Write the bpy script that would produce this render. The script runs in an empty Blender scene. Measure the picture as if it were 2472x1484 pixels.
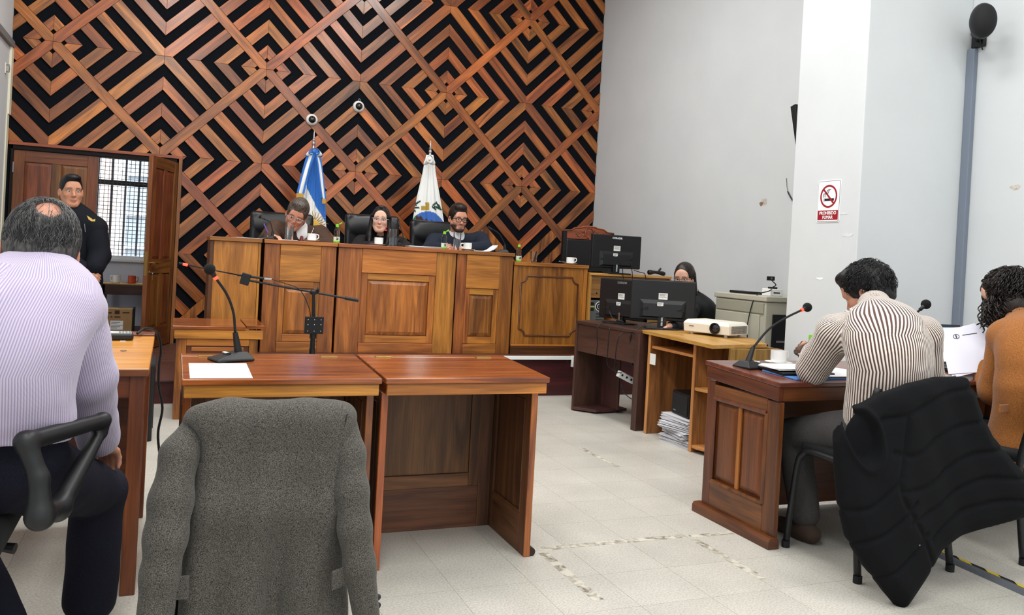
import bpy, bmesh, math, random
import numpy as np
from math import sin, cos, pi, sqrt, radians
from mathutils import Vector, Matrix
random.seed(7); np.random.seed(7)
scene = bpy.context.scene
COL = scene.collection

# ------------------------------------------------------------------ camera
YAW, PITCH, ROLL, FPX, CY, EYE = 0.3880, -0.006, 0.0537, 2007.55, 633.4, 1.25
_f = np.array([sin(YAW)*cos(PITCH), cos(YAW)*cos(PITCH), sin(PITCH)])
_r = np.array([cos(YAW), -sin(YAW), 0.0]); _u = np.cross(_r, _f)
_r, _u = cos(ROLL)*_r + sin(ROLL)*_u, -sin(ROLL)*_r + cos(ROLL)*_u
cam_d = bpy.data.cameras.new('camera'); cam = bpy.data.objects.new('camera', cam_d); COL.objects.link(cam)
cam_d.sensor_width = 36; cam_d.lens = FPX/2472*36; cam_d.shift_y = -(742-CY)/2472
cam_d.clip_start = 0.05; cam_d.clip_end = 100
m = Matrix(((_r[0], _u[0], -_f[0], 0), (_r[1], _u[1], -_f[1], 0), (_r[2], _u[2], -_f[2], EYE), (0, 0, 0, 1)))
cam.matrix_world = m
scene.camera = cam
def at(px, py, Y):
    """photo pixel + distance from the camera wall -> point in the room"""
    d = _f + (px-1236)/FPX*_r - (py-CY)/FPX*_u
    d = d*(Y/d[1]); return (float(d[0]), float(d[1]), float(d[2]+EYE))

# ------------------------------------------------------------------ world, lights, exposure
w = bpy.data.worlds.new('world'); scene.world = w; w.use_nodes = True
w.node_tree.nodes['Background'].inputs[0].default_value = (0.96, 0.98, 1.0, 1)
w.node_tree.nodes['Background'].inputs[1].default_value = 0.8
def area(name, loc, sx, sy, power, rot=(0, 0, 0), color=(1, 1, 1)):
    l = bpy.data.lights.new(name, 'AREA'); l.shape = 'RECTANGLE'; l.size = sx; l.size_y = sy
    l.energy = power; l.color = color
    o = bpy.data.objects.new(name, l); COL.objects.link(o); o.location = loc; o.rotation_euler = rot
    return o
for lx in (-0.1, 2.5):
    for ly in (-1.4, 1.3, 4.0, 6.7):  # rearmost row, behind the camera, is added as fill for front faces
        area('ceiling_and_fill_light', (lx, ly, 4.9), 0.7, 1.8, 42, color=(1.0, 0.99, 0.97))
# daylight in the courtyard behind the door window
area('courtyard_light', (-0.4, 12.3, 5.2), 3.0, 1.8, 420, rot=(radians(28), 0, 0), color=(0.9, 0.95, 1.0))
scene.view_settings.view_transform = 'Standard'
scene.view_settings.look = 'None'
scene.view_settings.exposure = 0.66
scene.view_settings.gamma = 1.0
scene.view_settings.use_curve_mapping = False

# ------------------------------------------------------------------ materials
def lin(c):
    return tuple(((v/255)/12.92 if v/255 <= 0.04045 else ((v/255+0.055)/1.055)**2.4) for v in c)
MATS = {}
def newmat(name):
    mt = bpy.data.materials.new(name); mt.use_nodes = True
    nt = mt.node_tree; b = nt.nodes['Principled BSDF']
    return mt, nt, b
def N(nt, typ, **kw):
    n = nt.nodes.new(typ)
    for k, v in kw.items():
        if k.startswith('i_'):
            key = k[2:]
            n.inputs[int(key) if key.isdigit() else key.replace('_', ' ')].default_value = v
        else: setattr(n, k, v)
    return n
def plain(name, rgb, rough=0.5, metal=0.0, spec=0.5, noise=0.0, nscale=8.0, emit=None, estr=0.0, bump=0.0, bscale=200.0, trans=0.0, alpha=1.0, ior=1.45, sheen=0.0, coat=0.0):
    if name in MATS: return MATS[name]
    mt, nt, b = newmat(name); c = lin(rgb)+(1,)
    b.inputs['Base Color'].default_value = c
    b.inputs['Roughness'].default_value = rough; b.inputs['Metallic'].default_value = metal
    b.inputs['Specular IOR Level'].default_value = spec; b.inputs['IOR'].default_value = ior
    b.inputs['Transmission Weight'].default_value = trans; b.inputs['Alpha'].default_value = alpha
    b.inputs['Sheen Weight'].default_value = sheen; b.inputs['Coat Weight'].default_value = coat
    if emit: b.inputs['Emission Color'].default_value = lin(emit)+(1,); b.inputs['Emission Strength'].default_value = estr
    tc = N(nt, 'ShaderNodeTexCoord')
    if noise:
        nz = N(nt, 'ShaderNodeTexNoise', i_Scale=nscale, i_Detail=6.0)
        nt.links.new(tc.outputs['Object'], nz.inputs['Vector'])
        mx = N(nt, 'ShaderNodeMix', data_type='RGBA', blend_type='MULTIPLY'); mx.inputs[0].default_value = 1.0
        mx.inputs[6].default_value = c
        rp = N(nt, 'ShaderNodeMapRange', i_From_Min=0.3, i_From_Max=0.7, i_To_Min=1-noise, i_To_Max=1+noise*0.6)
        nt.links.new(nz.outputs['Fac'], rp.inputs['Value']); nt.links.new(rp.outputs[0], mx.inputs[7])
        nt.links.new(mx.outputs[2], b.inputs['Base Color'])
    if bump:
        n2 = N(nt, 'ShaderNodeTexNoise', i_Scale=bscale, i_Detail=4.0)
        nt.links.new(tc.outputs['Object'], n2.inputs['Vector'])
        bp = N(nt, 'ShaderNodeBump', i_Strength=bump, i_Distance=0.004)
        nt.links.new(n2.outputs['Fac'], bp.inputs['Height']); nt.links.new(bp.outputs[0], b.inputs['Normal'])
    MATS[name] = mt; return mt
def wood(name, dark, light, axis='X', rough=0.35, vary=0.22, hue=0.02, scale=1.0, contrast=(0.32, 0.68), coat=0.0, knots=True, spec=0.5):
    key = name+'_'+axis
    if key in MATS: return MATS[key]
    mt, nt, b = newmat(key); L = nt.links
    tc = N(nt, 'ShaderNodeTexCoord'); oi = N(nt, 'ShaderNodeObjectInfo')
    ad = N(nt, 'ShaderNodeVectorMath', operation='ADD')
    ml = N(nt, 'ShaderNodeMath', operation='MULTIPLY', i_1=37.0); L.new(oi.outputs['Random'], ml.inputs[0])
    L.new(tc.outputs['Object'], ad.inputs[0]); L.new(ml.outputs[0], ad.inputs[1])
    def stretch(a, bb):
        mp = N(nt, 'ShaderNodeMapping'); s = [bb*scale]*3; s['XYZ'.index(axis)] = a*scale
        mp.inputs['Scale'].default_value = s; L.new(ad.outputs[0], mp.inputs['Vector']); return mp
    m1 = stretch(1.3, 13.0); n1 = N(nt, 'ShaderNodeTexNoise', i_Scale=1.0, i_Detail=5.0, i_Distortion=1.2 if knots else 0.3); L.new(m1.outputs[0], n1.inputs['Vector'])
    m2 = stretch(5.0, 160.0); n2 = N(nt, 'ShaderNodeTexNoise', i_Scale=1.0, i_Detail=3.0); L.new(m2.outputs[0], n2.inputs['Vector'])
    rp = N(nt, 'ShaderNodeValToRGB'); e = rp.color_ramp.elements
    e[0].position, e[1].position = contrast; e[0].color = lin(dark)+(1,); e[1].color = lin(light)+(1,)
    L.new(n1.outputs['Fac'], rp.inputs[0])
    g = N(nt, 'ShaderNodeMapRange', i_From_Min=0.3, i_From_Max=0.7, i_To_Min=0.72, i_To_Max=1.12); L.new(n2.outputs['Fac'], g.inputs['Value'])
    mx = N(nt, 'ShaderNodeMix', data_type='RGBA', blend_type='MULTIPLY'); mx.inputs[0].default_value = 1.0
    L.new(rp.outputs[0], mx.inputs[6]); L.new(g.outputs[0], mx.inputs[7])
    hs = N(nt, 'ShaderNodeHueSaturation')
    v = N(nt, 'ShaderNodeMapRange', i_To_Min=1-vary, i_To_Max=1+vary); L.new(oi.outputs['Random'], v.inputs['Value']); L.new(v.outputs[0], hs.inputs['Value'])
    fr = N(nt, 'ShaderNodeMath', operation='FRACT'); m7 = N(nt, 'ShaderNodeMath', operation='MULTIPLY', i_1=7.31); L.new(oi.outputs['Random'], m7.inputs[0]); L.new(m7.outputs[0], fr.inputs[0])
    h = N(nt, 'ShaderNodeMapRange', i_To_Min=0.5-hue, i_To_Max=0.5+hue*0.6); L.new(fr.outputs[0], h.inputs['Value']); L.new(h.outputs[0], hs.inputs['Hue'])
    L.new(mx.outputs[2], hs.inputs['Color']); L.new(hs.outputs[0], b.inputs['Base Color'])
    b.inputs['Roughness'].default_value = rough; b.inputs['Coat Weight'].default_value = coat; b.inputs['Coat Roughness'].default_value = 0.15
    b.inputs['Specular IOR Level'].default_value = spec
    bp = N(nt, 'ShaderNodeBump', i_Strength=0.15, i_Distance=0.002); L.new(n2.outputs['Fac'], bp.inputs['Height']); L.new(bp.outputs[0], b.inputs['Normal'])
    MATS[key] = mt; return mt

# ------------------------------------------------------------------ mesh builder
class MB:
    def __init__(s): s.v = []; s.f = []
    def add(s, vs, fs):
        k = len(s.v); s.v += [tuple(map(float, p)) for p in vs]; s.f += [tuple(i+k for i in f) for f in fs]; return s
    def box(s, x0, x1, y0, y1, z0, z1):
        return s.add([(x0,y0,z0),(x1,y0,z0),(x1,y1,z0),(x0,y1,z0),(x0,y0,z1),(x1,y0,z1),(x1,y1,z1),(x0,y1,z1)],
                     [(0,3,2,1),(4,5,6,7),(0,1,5,4),(1,2,6,5),(2,3,7,6),(3,0,4,7)])
    def prism(s, poly, a0, a1, axis='y'):
        """poly: (u,v) list counter-clockwise; extruded along axis from a0 to a1"""
        n = len(poly)
        def P(u, v, a): return {'y': (u, a, v), 'x': (a, u, v), 'z': (u, v, a)}[axis]
        vs = [P(u, v, a0) for u, v in poly]+[P(u, v, a1) for u, v in poly]
        fs = [tuple(range(n)), tuple(range(2*n-1, n-1, -1))]+[(i, i+n, (i+1) % n+n, (i+1) % n) for i in range(n)]
        return s.add(vs, fs)
    def hexa(s, b4, t4):
        return s.add(list(b4)+list(t4), [(0,3,2,1),(4,5,6,7),(0,1,5,4),(1,2,6,5),(2,3,7,6),(3,0,4,7)])
    def tube(s, pts, r, n=8, cap=True):
        pts = [Vector(p) for p in pts]; k = len(pts); rs = r if hasattr(r, '__len__') else [r]*k
        up = None; rings = []
        for i, p in enumerate(pts):
            d = (pts[min(i+1, k-1)]-pts[max(i-1, 0)])
            if d.length < 1e-9: d = Vector((0, 0, 1))
            d.normalize()
            if up is None: up = Vector((0, 0, 1)) if abs(d.z) < 0.9 else Vector((1, 0, 0))
            a = d.cross(up)
            if a.length < 1e-6: a = d.cross(Vector((0, 1, 0.3)))
            a.normalize(); b = a.cross(d).normalized(); up = b
            rings.append([p+a*(rs[i]*cos(2*pi*j/n))+b*(rs[i]*sin(2*pi*j/n)) for j in range(n)])
        vs = [q for rg in rings for q in rg]; fs = []
        for i in range(k-1):
            for j in range(n):
                fs.append((i*n+j, i*n+(j+1) % n, (i+1)*n+(j+1) % n, (i+1)*n+j))
        if cap: fs += [tuple(range(n-1, -1, -1)), tuple(range((k-1)*n, k*n))]
        return s.add(vs, fs)
    def cyl(s, a, b, r0, r1=None, n=16): return s.tube([a, b], [r0, r0 if r1 is None else r1], n)
    def lathe(s, prof, c=(0, 0, 0), n=24, closed=False):
        k = len(prof); vs = []; fs = []
        for r, z in prof:
            for j in range(n): vs.append((c[0]+r*cos(2*pi*j/n), c[1]+r*sin(2*pi*j/n), c[2]+z))
        m_ = k if closed else k-1
        for i in range(m_):
            for j in range(n): fs.append((i*n+j, i*n+(j+1) % n, ((i+1) % k)*n+(j+1) % n, ((i+1) % k)*n+j))
        if not closed:
            if prof[0][0] > 1e-6: fs.append(tuple(range(n-1, -1, -1)))
            if prof[-1][0] > 1e-6: fs.append(tuple(range((k-1)*n, k*n)))
        return s.add(vs, fs)
    def ball(s, c, r, n=12, m_=8):
        r3 = r if hasattr(r, '__len__') else (r, r, r); vs = []; fs = []
        for i in range(1, m_):
            for j in range(n):
                th = pi*i/m_; ph = 2*pi*j/n
                vs.append((c[0]+r3[0]*sin(th)*cos(ph), c[1]+r3[1]*sin(th)*sin(ph), c[2]+r3[2]*cos(th)))
        vs += [(c[0], c[1], c[2]+r3[2]), (c[0], c[1], c[2]-r3[2])]; T = (m_-1)*n
        for i in range(m_-2):
            for j in range(n): fs.append((i*n+j, (i+1)*n+j, (i+1)*n+(j+1) % n, i*n+(j+1) % n))
        for j in range(n): fs.append((T, j, (j+1) % n)); fs.append((T+1, (m_-2)*n+(j+1) % n, (m_-2)*n+j))
        return s.add(vs, fs)
    def xf(s, M):
        s.v = [tuple(M @ Vector(p)) for p in s.v]; return s
def link(o, parent=None):
    COL.objects.link(o)
    if parent is not None: o.parent = parent
    return o
def build(name, mb, mat, parent=None, smooth=False, bev=0.0, loc=None, rot=None, kind=None, label=None, cat=None, group=None, bseg=2):
    me = bpy.data.meshes.new(name); me.from_pydata(mb.v, [], mb.f); me.validate(); me.update()
    if mat is not None: me.materials.append(mat)
    if smooth: me.shade_smooth()
    if smooth == 'auto':
        try: me.set_sharp_from_angle(angle=radians(40))
        except Exception: pass
    o = bpy.data.objects.new(name, me); link(o, parent)
    if loc is not None: o.location = loc
    if rot is not None: o.rotation_euler = rot
    if bev:
        md = o.modifiers.new('bevel', 'BEVEL'); md.width = bev; md.segments = bseg; md.limit_method = 'ANGLE'; md.angle_limit = radians(40)
    tag(o, label, cat, group, kind)
    return o
def tag(o, label=None, cat=None, group=None, kind=None):
    if label: o['label'] = label
    if cat: o['category'] = cat
    if group: o['group'] = group
    if kind: o['kind'] = kind
    return o
def thing(name, label, cat, loc=(0, 0, 0), rz=0.0, group=None, kind=None):
    o = bpy.data.objects.new(name, None); link(o); o.location = loc; o.rotation_euler = (0, 0, rz); o.empty_display_size = 0.1
    return tag(o, label, cat, group, kind)
def box(name, parent, mat, x0, x1, y0, y1, z0, z1, bev=0.003, **kw):
    cx, cy, cz = (x0+x1)/2, (y0+y1)/2, (z0+z1)/2
    return build(name, MB().box(x0-cx, x1-cx, y0-cy, y1-cy, z0-cz, z1-cz), mat, parent, bev=bev, loc=(cx, cy, cz), **kw)
def copy_tree(o, parent=None):
    c = o.copy(); COL.objects.link(c); c.parent = parent
    for ch in list(o.children): copy_tree(ch, c)
    return c
def text(name, s, size, mat, parent, loc, rot, align='CENTER', bold=0.0, depth=0.0004, sx=1.0):
    cu = bpy.data.curves.new(name, 'FONT'); cu.body = s; cu.size = size; cu.align_x = align; cu.align_y = 'CENTER'
    cu.extrude = depth; cu.offset = bold; cu.resolution_u = 3
    o = bpy.data.objects.new(name, cu)
    me = bpy.data.meshes.new_from_object(o); bpy.data.objects.remove(o); bpy.data.curves.remove(cu)
    me.materials.clear(); me.materials.append(mat)
    o = bpy.data.objects.new(name, me); link(o, parent); o.location = loc; o.rotation_euler = rot; o.scale = (sx, 1, 1)
    return o
def bez(p0, p1, p2, p3, n=12):
    out = []
    for i in range(n+1):
        t = i/n; a = (1-t)**3; b = 3*t*(1-t)**2; c = 3*t*t*(1-t); d = t**3
        out.append(tuple(a*p0[k]+b*p1[k]+c*p2[k]+d*p3[k] for k in range(3)))
    return out
def spline(pts, n=8):
    """Catmull-Rom through the points"""
    P = [Vector(p) for p in pts]; P = [2*P[0]-P[1]]+P+[2*P[-1]-P[-2]]; out = []
    for i in range(1, len(P)-2):
        for j in range(n):
            t = j/n
            out.append(0.5*((2*P[i])+(-P[i-1]+P[i+1])*t+(2*P[i-1]-5*P[i]+4*P[i+1]-P[i+2])*t*t+(-P[i-1]+3*P[i]-3*P[i+1]+P[i+2])*t**3))
    out.append(P[-2]); return [tuple(p) for p in out]
# ------------------------------------------------------------------ the room
ZTOP = 5.0
XL, XR, YB = -1.51, 4.83, 9.209
M_paint = plain('wall_paint', (208, 212, 214), rough=0.75, noise=0.035, nscale=2.2, bump=0.06, bscale=90)
M_paint2 = plain('ceiling_paint', (235, 235, 232), rough=0.8)
M_black_felt = plain('black_felt', (17, 19, 24), rough=0.95, noise=0.25, nscale=60, spec=0.1)
def tile_material():
    mt, nt, b = newmat('terrazzo_tile'); L = nt.links
    tc = N(nt, 'ShaderNodeTexCoord'); oi = N(nt, 'ShaderNodeObjectInfo'); ge = N(nt, 'ShaderNodeNewGeometry')
    n1 = N(nt, 'ShaderNodeTexNoise', i_Scale=130.0, i_Detail=3.0); L.new(ge.outputs['Position'], n1.inputs['Vector'])
    n2 = N(nt, 'ShaderNodeTexNoise', i_Scale=2.3, i_Detail=5.0); L.new(ge.outputs['Position'], n2.inputs['Vector'])
    n3 = N(nt, 'ShaderNodeTexNoise', i_Scale=38.0, i_Detail=2.0); L.new(ge.outputs['Position'], n3.inputs['Vector'])
    r1 = N(nt, 'ShaderNodeValToRGB'); e = r1.color_ramp.elements
    e[0].position = 0.3; e[0].color = lin((170, 166, 157))+(1,); e[1].position = 0.62; e[1].color = lin((200, 197, 188))+(1,)
    L.new(n1.outputs['Fac'], r1.inputs[0])
    g = N(nt, 'ShaderNodeMapRange', i_From_Min=0.3, i_From_Max=0.7, i_To_Min=0.86, i_To_Max=1.06); L.new(n2.outputs['Fac'], g.inputs['Value'])
    sp = N(nt, 'ShaderNodeMapRange', i_From_Min=0.70, i_From_Max=0.76, i_To_Min=1.0, i_To_Max=0.72); L.new(n3.outputs['Fac'], sp.inputs['Value'])
    v = N(nt, 'ShaderNodeMapRange', i_To_Min=0.96, i_To_Max=1.03); L.new(oi.outputs['Random'], v.inputs['Value'])
    a = N(nt, 'ShaderNodeMath', operation='MULTIPLY'); L.new(g.outputs[0], a.inputs[0]); L.new(sp.outputs[0], a.inputs[1])
    a2 = N(nt, 'ShaderNodeMath', operation='MULTIPLY'); L.new(a.outputs[0], a2.inputs[0]); L.new(v.outputs[0], a2.inputs[1])
    mx = N(nt, 'ShaderNodeMix', data_type='RGBA', blend_type='MULTIPLY'); mx.inputs[0].default_value = 1.0
    L.new(r1.outputs[0], mx.inputs[6]); L.new(a2.outputs[0], mx.inputs[7]); L.new(mx.outputs[2], b.inputs['Base Color'])
    b.inputs['Roughness'].default_value = 0.38
    return mt
M_tile = tile_material()
M_grout = plain('tile_grout', (178, 175, 166), rough=0.9, noise=0.1, nscale=20)
floor = build('floor', MB().box(-4, 6.5, -3, 9.3, -0.12, -0.0015), M_grout, kind='structure')
PT = 0.3085; TX0, TY0 = 1.342, 2.92
tiles = []
for i in range(-10, 11):
    for j in range(-9, 14):
        x, y = TX0+i*PT, TY0+j*PT
        if x+PT < XL or x > XR or y > 6.95 or y < 0.3: continue
        cx, cy = x+PT/2, y+PT/2
        px = cx*_r[0]+cy*_r[1]; d = cx*_f[0]+cy*_f[1]
        vis = d > 0.9 and abs(px/d) < 0.66 and cy > 1.5
        tiles.append((vis, d, cx, cy))
tm = None; nt_ = 0; rest = MB(); g_ = 0.0007
tiles.sort(key=lambda t: (not t[0], t[1]))
for vis, d, cx, cy in tiles:
    if vis and nt_ < 298:
        if tm is None:
            tm = build('tile', MB().box(-PT/2+g_, PT/2-g_, -PT/2+g_, PT/2-g_, -0.01, 0), M_tile, floor, loc=(cx, cy, 0))
        else:
            o = tm.copy(); COL.objects.link(o); o.location = (cx, cy, 0)
        nt_ += 1
    else: rest.box(cx-PT/2+g_, cx+PT/2-g_, cy-PT/2+g_, cy+PT/2-g_, -0.01, 0)
build('far_tiles', rest, M_tile, floor, kind='stuff')
# worn strips of old tape on the tiles
def residue_material():
    mt, nt, b = newmat('tape_residue'); L = nt.links
    ge = N(nt, 'ShaderNodeNewGeometry'); n1 = N(nt, 'ShaderNodeTexNoise', i_Scale=22.0, i_Detail=6.0, i_Distortion=1.0); L.new(ge.outputs['Position'], n1.inputs['Vector'])
    r1 = N(nt, 'ShaderNodeValToRGB'); e = r1.color_ramp.elements
    e[0].position = 0.42; e[0].color = lin((196, 191, 178))+(1,); e[1].position = 0.66; e[1].color = lin((112, 104, 92))+(1,)
    L.new(n1.outputs['Fac'], r1.inputs[0]); L.new(r1.outputs[0], b.inputs['Base Color']); b.inputs['Roughness'].default_value = 0.6
    return mt
M_res = residue_material()
for x0, x1, y0, y1 in ((1.54, 2.27, 3.225, 3.268), (2.29, 2.53, 3.215, 3.25), (1.50, 1.545, 2.70, 3.20), (2.265, 2.305, 2.71, 3.19), (2.58, 2.615, 4.45, 4.95)):
    box('tape_mark', floor, M_res, x0, x1, y0, y1, 0.0, 0.0006, bev=0)
ceiling = build('ceiling', MB().box(XL-0.3, XR+0.3, -3, 9.5, ZTOP, ZTOP+0.1), M_paint2, kind='structure')

# back wall with the door opening, covered with black felt
DX0, DX1, DZ0, DZ1 = -1.475, 0.02, 0.18, 2.075
wb = MB().box(XL-0.1, DX0, YB+0.02, YB+0.16, 0, ZTOP).box(DX1, XR+0.1, YB+0.02, YB+0.16, 0, ZTOP).box(DX0, DX1, YB+0.02, YB+0.16, DZ1, ZTOP).box(DX0, DX1, YB+0.02, YB+0.16, 0, DZ0)
wall_back = build('wall_back', wb, M_black_felt, kind='structure')
# marquetry boards
M_board = wood('wall_board', (84, 44, 24), (192, 114, 52), 'X', rough=0.30, vary=0.34, hue=0.012, contrast=(0.26, 0.70), coat=0.25)
def clip_poly(poly, inside, cut):
    out = []
    for k in range(len(poly)):
        a, b = poly[k], poly[(k+1) % len(poly)]
        ia, ib = inside(a), inside(b)
        if ia: out.append(a)
        if ia != ib: out.append(cut(a, b))
    return out
def clip_axis(poly, ax, val, keep_less):
    def ins(p): return (p[ax] <= val) if keep_less else (p[ax] >= val)
    def cut(a, b):
        t = (val-a[ax])/(b[ax]-a[ax]); return tuple(a[k]+t*(b[k]-a[k]) for k in range(2))
    return clip_poly(poly, ins, cut) if poly else poly
def area2(poly): return 0.5*sum(poly[k][0]*poly[(k+1) % len(poly)][1]-poly[(k+1) % len(poly)][0]*poly[k][1] for k in range(len(poly)))
Q2 = sqrt(2)
ws, sq, a0, a1, a2_, a3, a4, bi, bo = [v/Q2 for v in (0.07, 0.12, 0.26, 0.388, 0.53, 0.657, 0.794, 0.922, 1.078)]
hs_ = 1/Q2; gp = 0.0012
boards = []   # (poly in wall X,Z ; direction angle)
def emit(polys_st, n0, ang):
    """polys in (s,t): s=(x+z)/sqrt2, t=(x-z)/sqrt2 about node n0"""
    poly = [(n0[0]+(s+t)/Q2, n0[1]+(s-t)/Q2) for s, t in polys_st]
    if area2(poly) < 0: poly = poly[::-1]
    # small joint gap
    cx = sum(p[0] for p in poly)/len(poly); cz = sum(p[1] for p in poly)/len(poly)
    poly = clip_axis(poly, 0, XR-0.004, True); poly = clip_axis(poly, 0, XL, False); poly = clip_axis(poly, 1, ZTOP, True); poly = clip_axis(poly, 1, 0.19, False)
    if len(poly) < 3: return
    # door opening (with its casing): split into pieces left free
    ox0, ox1, oz1 = DX0-0.03, DX1+0.035, DZ1+0.03
    pieces = []
    up = clip_axis(poly, 1, oz1, False)
    if len(up) >= 3: pieces.append(up)
    lo = clip_axis(poly, 1, oz1, True)
    if len(lo) >= 3:
        rt = clip_axis(lo, 0, ox1, False)
        if len(rt) >= 3: pieces.append(rt)
    if len(pieces) == 2 and all(p[0] >= ox1-1e-6 for p in poly): pieces = [poly]
    for p in pieces:
        if abs(area2(p)) > 2e-4: boards.append((p, ang))
wx0, wz0 = -1.1663, EYE+1.8547
for i in range(-1, 8):
    for j in range(-4, 3):
        if (i+j) % 2: continue
        n0 = (wx0+i, wz0+j)
        for rot in range(4):
            for mir in (0, 1):
                def T(s, t):
                    if mir: s, t = t, s
                    for _ in range(rot): s, t = -t, s
                    return (s, t)
                # board runs along s for mir=0 (edge t=const)
                base_s = ((rot % 2 == 0) != bool(mir))
                ang = (pi/4 if base_s else -pi/4)
                G = gp
                for lo_, hi_ in ((a1, a2_), (a3, a4)):
                    emit([T(ws+G, lo_+G), T(lo_+0.0, lo_+G), T(hi_-G, hi_-G), T(ws+G, hi_-G)], n0, ang)
                emit([T(sq+G, ws+G), T(a0-G, ws+G), T(a0-G, a0-2*G), T(sq+G, sq)], n0, -ang)
            # boundary boards: only for two of the four sides (shared with the neighbour)
            if rot in (0, 1):
                for sg in (1, -1):
                    def T2(s, t):
                        s = s*sg
                        for _ in range(rot): s, t = -t, s
                        return (s, t)
                    ang = (pi/4 if rot % 2 == 0 else -pi/4)
                    emit([T2(ws+G, bi+G), T2(bi, bi+G), T2(hs_-G, hs_), T2(bi, bo-G), T2(ws+G, bo-G)], n0, ang)
                # crossing strips reach from this node to the neighbour
                def T3(s, t):
                    for _ in range(rot): s, t = -t, s
                    return (s, t)
                ang = (pi/4 if rot % 2 == 0 else -pi/4)
                L2 = 2*hs_
                emit([T3(G, 0), T3(ws, -ws+G), T3(L2-ws, -ws+G), T3(L2-G, 0), T3(L2-ws, ws-G), T3(ws, ws-G)], n0, ang)
def board_vis(p):
    cx = sum(q[0] for q in p)/len(p); cz = sum(q[1] for q in p)/len(p)
    a = abs(area2(p))
    v = np.array([cx, YB, cz-EYE]); d = v@_f; px = 1236+FPX*(v@_r)/d; py = CY-FPX*(v@_u)/d
    if not (-20 < px < 1500 and py > -60): return 0
    if px > 505 and py > 575: return 0
    if py > 840: return 0
    return a/d**2
boards.sort(key=lambda b_: -board_vis(b_[0]))
def board_mb(poly, ang, c):
    ca, sa = cos(ang), sin(ang)
    loc = [((x-c[0])*ca+(z-c[1])*sa, -(x-c[0])*sa+(z-c[1])*ca) for x, z in poly]
    return loc
stuff_mb = MB(); nb = 0
for poly, ang in boards:
    c = (sum(p[0] for p in poly)/len(poly), sum(p[1] for p in poly)/len(poly))
    th = 0.02+random.uniform(-0.0015, 0.0015)
    if nb < 296 and board_vis(poly) > 0:
        lp = board_mb(poly, ang, c)
        o = build('board', MB().prism(lp, 0, th, 'y'), M_board, wall_back, bev=0.0015, bseg=1)
        o.location = (c[0], YB+0.02-th, c[1]); o.rotation_euler = (0, -ang, 0); nb += 1
    else: stuff_mb.prism(poly, YB+0.02-th, YB+0.02, 'y')
build('small_boards', stuff_mb, wood('wall_board', (84, 44, 24), (192, 114, 52), 'Z', vary=0.1, hue=0.01), wall_back, kind='stuff')

# right wall, pillar, left wall
wall_right = build('wall_right', MB().box(XR, XR+0.2, -3, YB+0.1, 0, ZTOP), M_paint, kind='structure')
pillar = build('wall_pillar', MB().box(3.944, XR, 3.99, 4.60, 0, ZTOP), M_paint, kind='structure', bev=0.006)
wl = MB().box(XL-0.2, XL, -3, YB+0.02, 0, ZTOP)
wall_left = build('wall_left', wl, M_paint, kind='structure')
M_ivory = plain('ivory_trim', (228, 224, 200), rough=0.5)
M_greytrim = plain('grey_rail', (122, 122, 122), rough=0.6)
box('trim_1', None, M_ivory, XL, XL+0.022, YB-0.10, YB, 2.35, 3.05, kind='structure')
box('trim_2', None, M_ivory, XL, XL+0.012, YB-0.12, YB-0.02, 0.18, 2.35, kind='structure')
box('trim_3', None, M_greytrim, XL, XL+0.03, 7.2, YB-0.02, 2.985, 3.05, kind='structure')
hk = thing('cable_hook', 'small ivory hook with dark screws on the left wall', 'hook', (XL+0.0, 8.95, 2.75))
build('hook_plate', MB().box(0, 0.008, -0.02, 0.02, -0.05, 0.05), M_ivory, hk, bev=0.003)
build('hook_arm', MB().tube([(0.008, 0, 0.03), (0.03, 0, 0.035), (0.034, 0, 0.0), (0.03, 0, -0.035), (0.008, 0, -0.03)], 0.006, 6), M_greytrim, hk, smooth=True)
# wall blemishes on the right wall and pillar
M_patch = plain('bare_plaster', (200, 192, 180), rough=0.9, noise=0.3, nscale=60)
M_patch_l = plain('patched_paint', (214, 217, 220), rough=0.8, noise=0.1, nscale=40)
def smear(par, pts, axis, pos, mat, name='plaster_patch'):
    build(name, MB().prism(pts, pos-0.0012, pos, axis), mat, par)
def on_wall(px, py, X):
    d = _f+(px-1236)/FPX*_r-(py-CY)/FPX*_u; d = d*(X/d[0]); return (d[1], d[2]+EYE)
def blob(px, py, w_, h_, X, n=9):
    c = on_wall(px, py, X); k = [random.uniform(0.6, 1.1) for _ in range(n)]
    return [(c[0]+w_*k[i]*cos(2*pi*i/n), c[1]+h_*k[i]*sin(2*pi*i/n)) for i in range(n)]
smear(wall_right, blob(1845, 487, 0.06, 0.045, XR), 'x', XR, M_patch)
smear(wall_right, blob(1838, 492, 0.03, 0.02, XR), 'x', XR-0.001, plain('stain_brown', (150, 120, 95), rough=0.9, noise=0.4, nscale=90))
smear(pillar, blob(1978, 672, 0.035, 0.008, 3.944), 'x', 3.944, plain('chip_white', (246, 246, 244), rough=0.9))
smear(pillar, blob(2045, 567, 0.055, 0.012, 3.944), 'x', 3.944, M_patch_l)
smear(pillar, blob(2035, 515, 0.05, 0.009, 3.944), 'x', 3.944, M_patch_l)
smear(wall_right, blob(2450, 452, 0.04, 0.02, XR), 'x', XR, M_patch)

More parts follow.
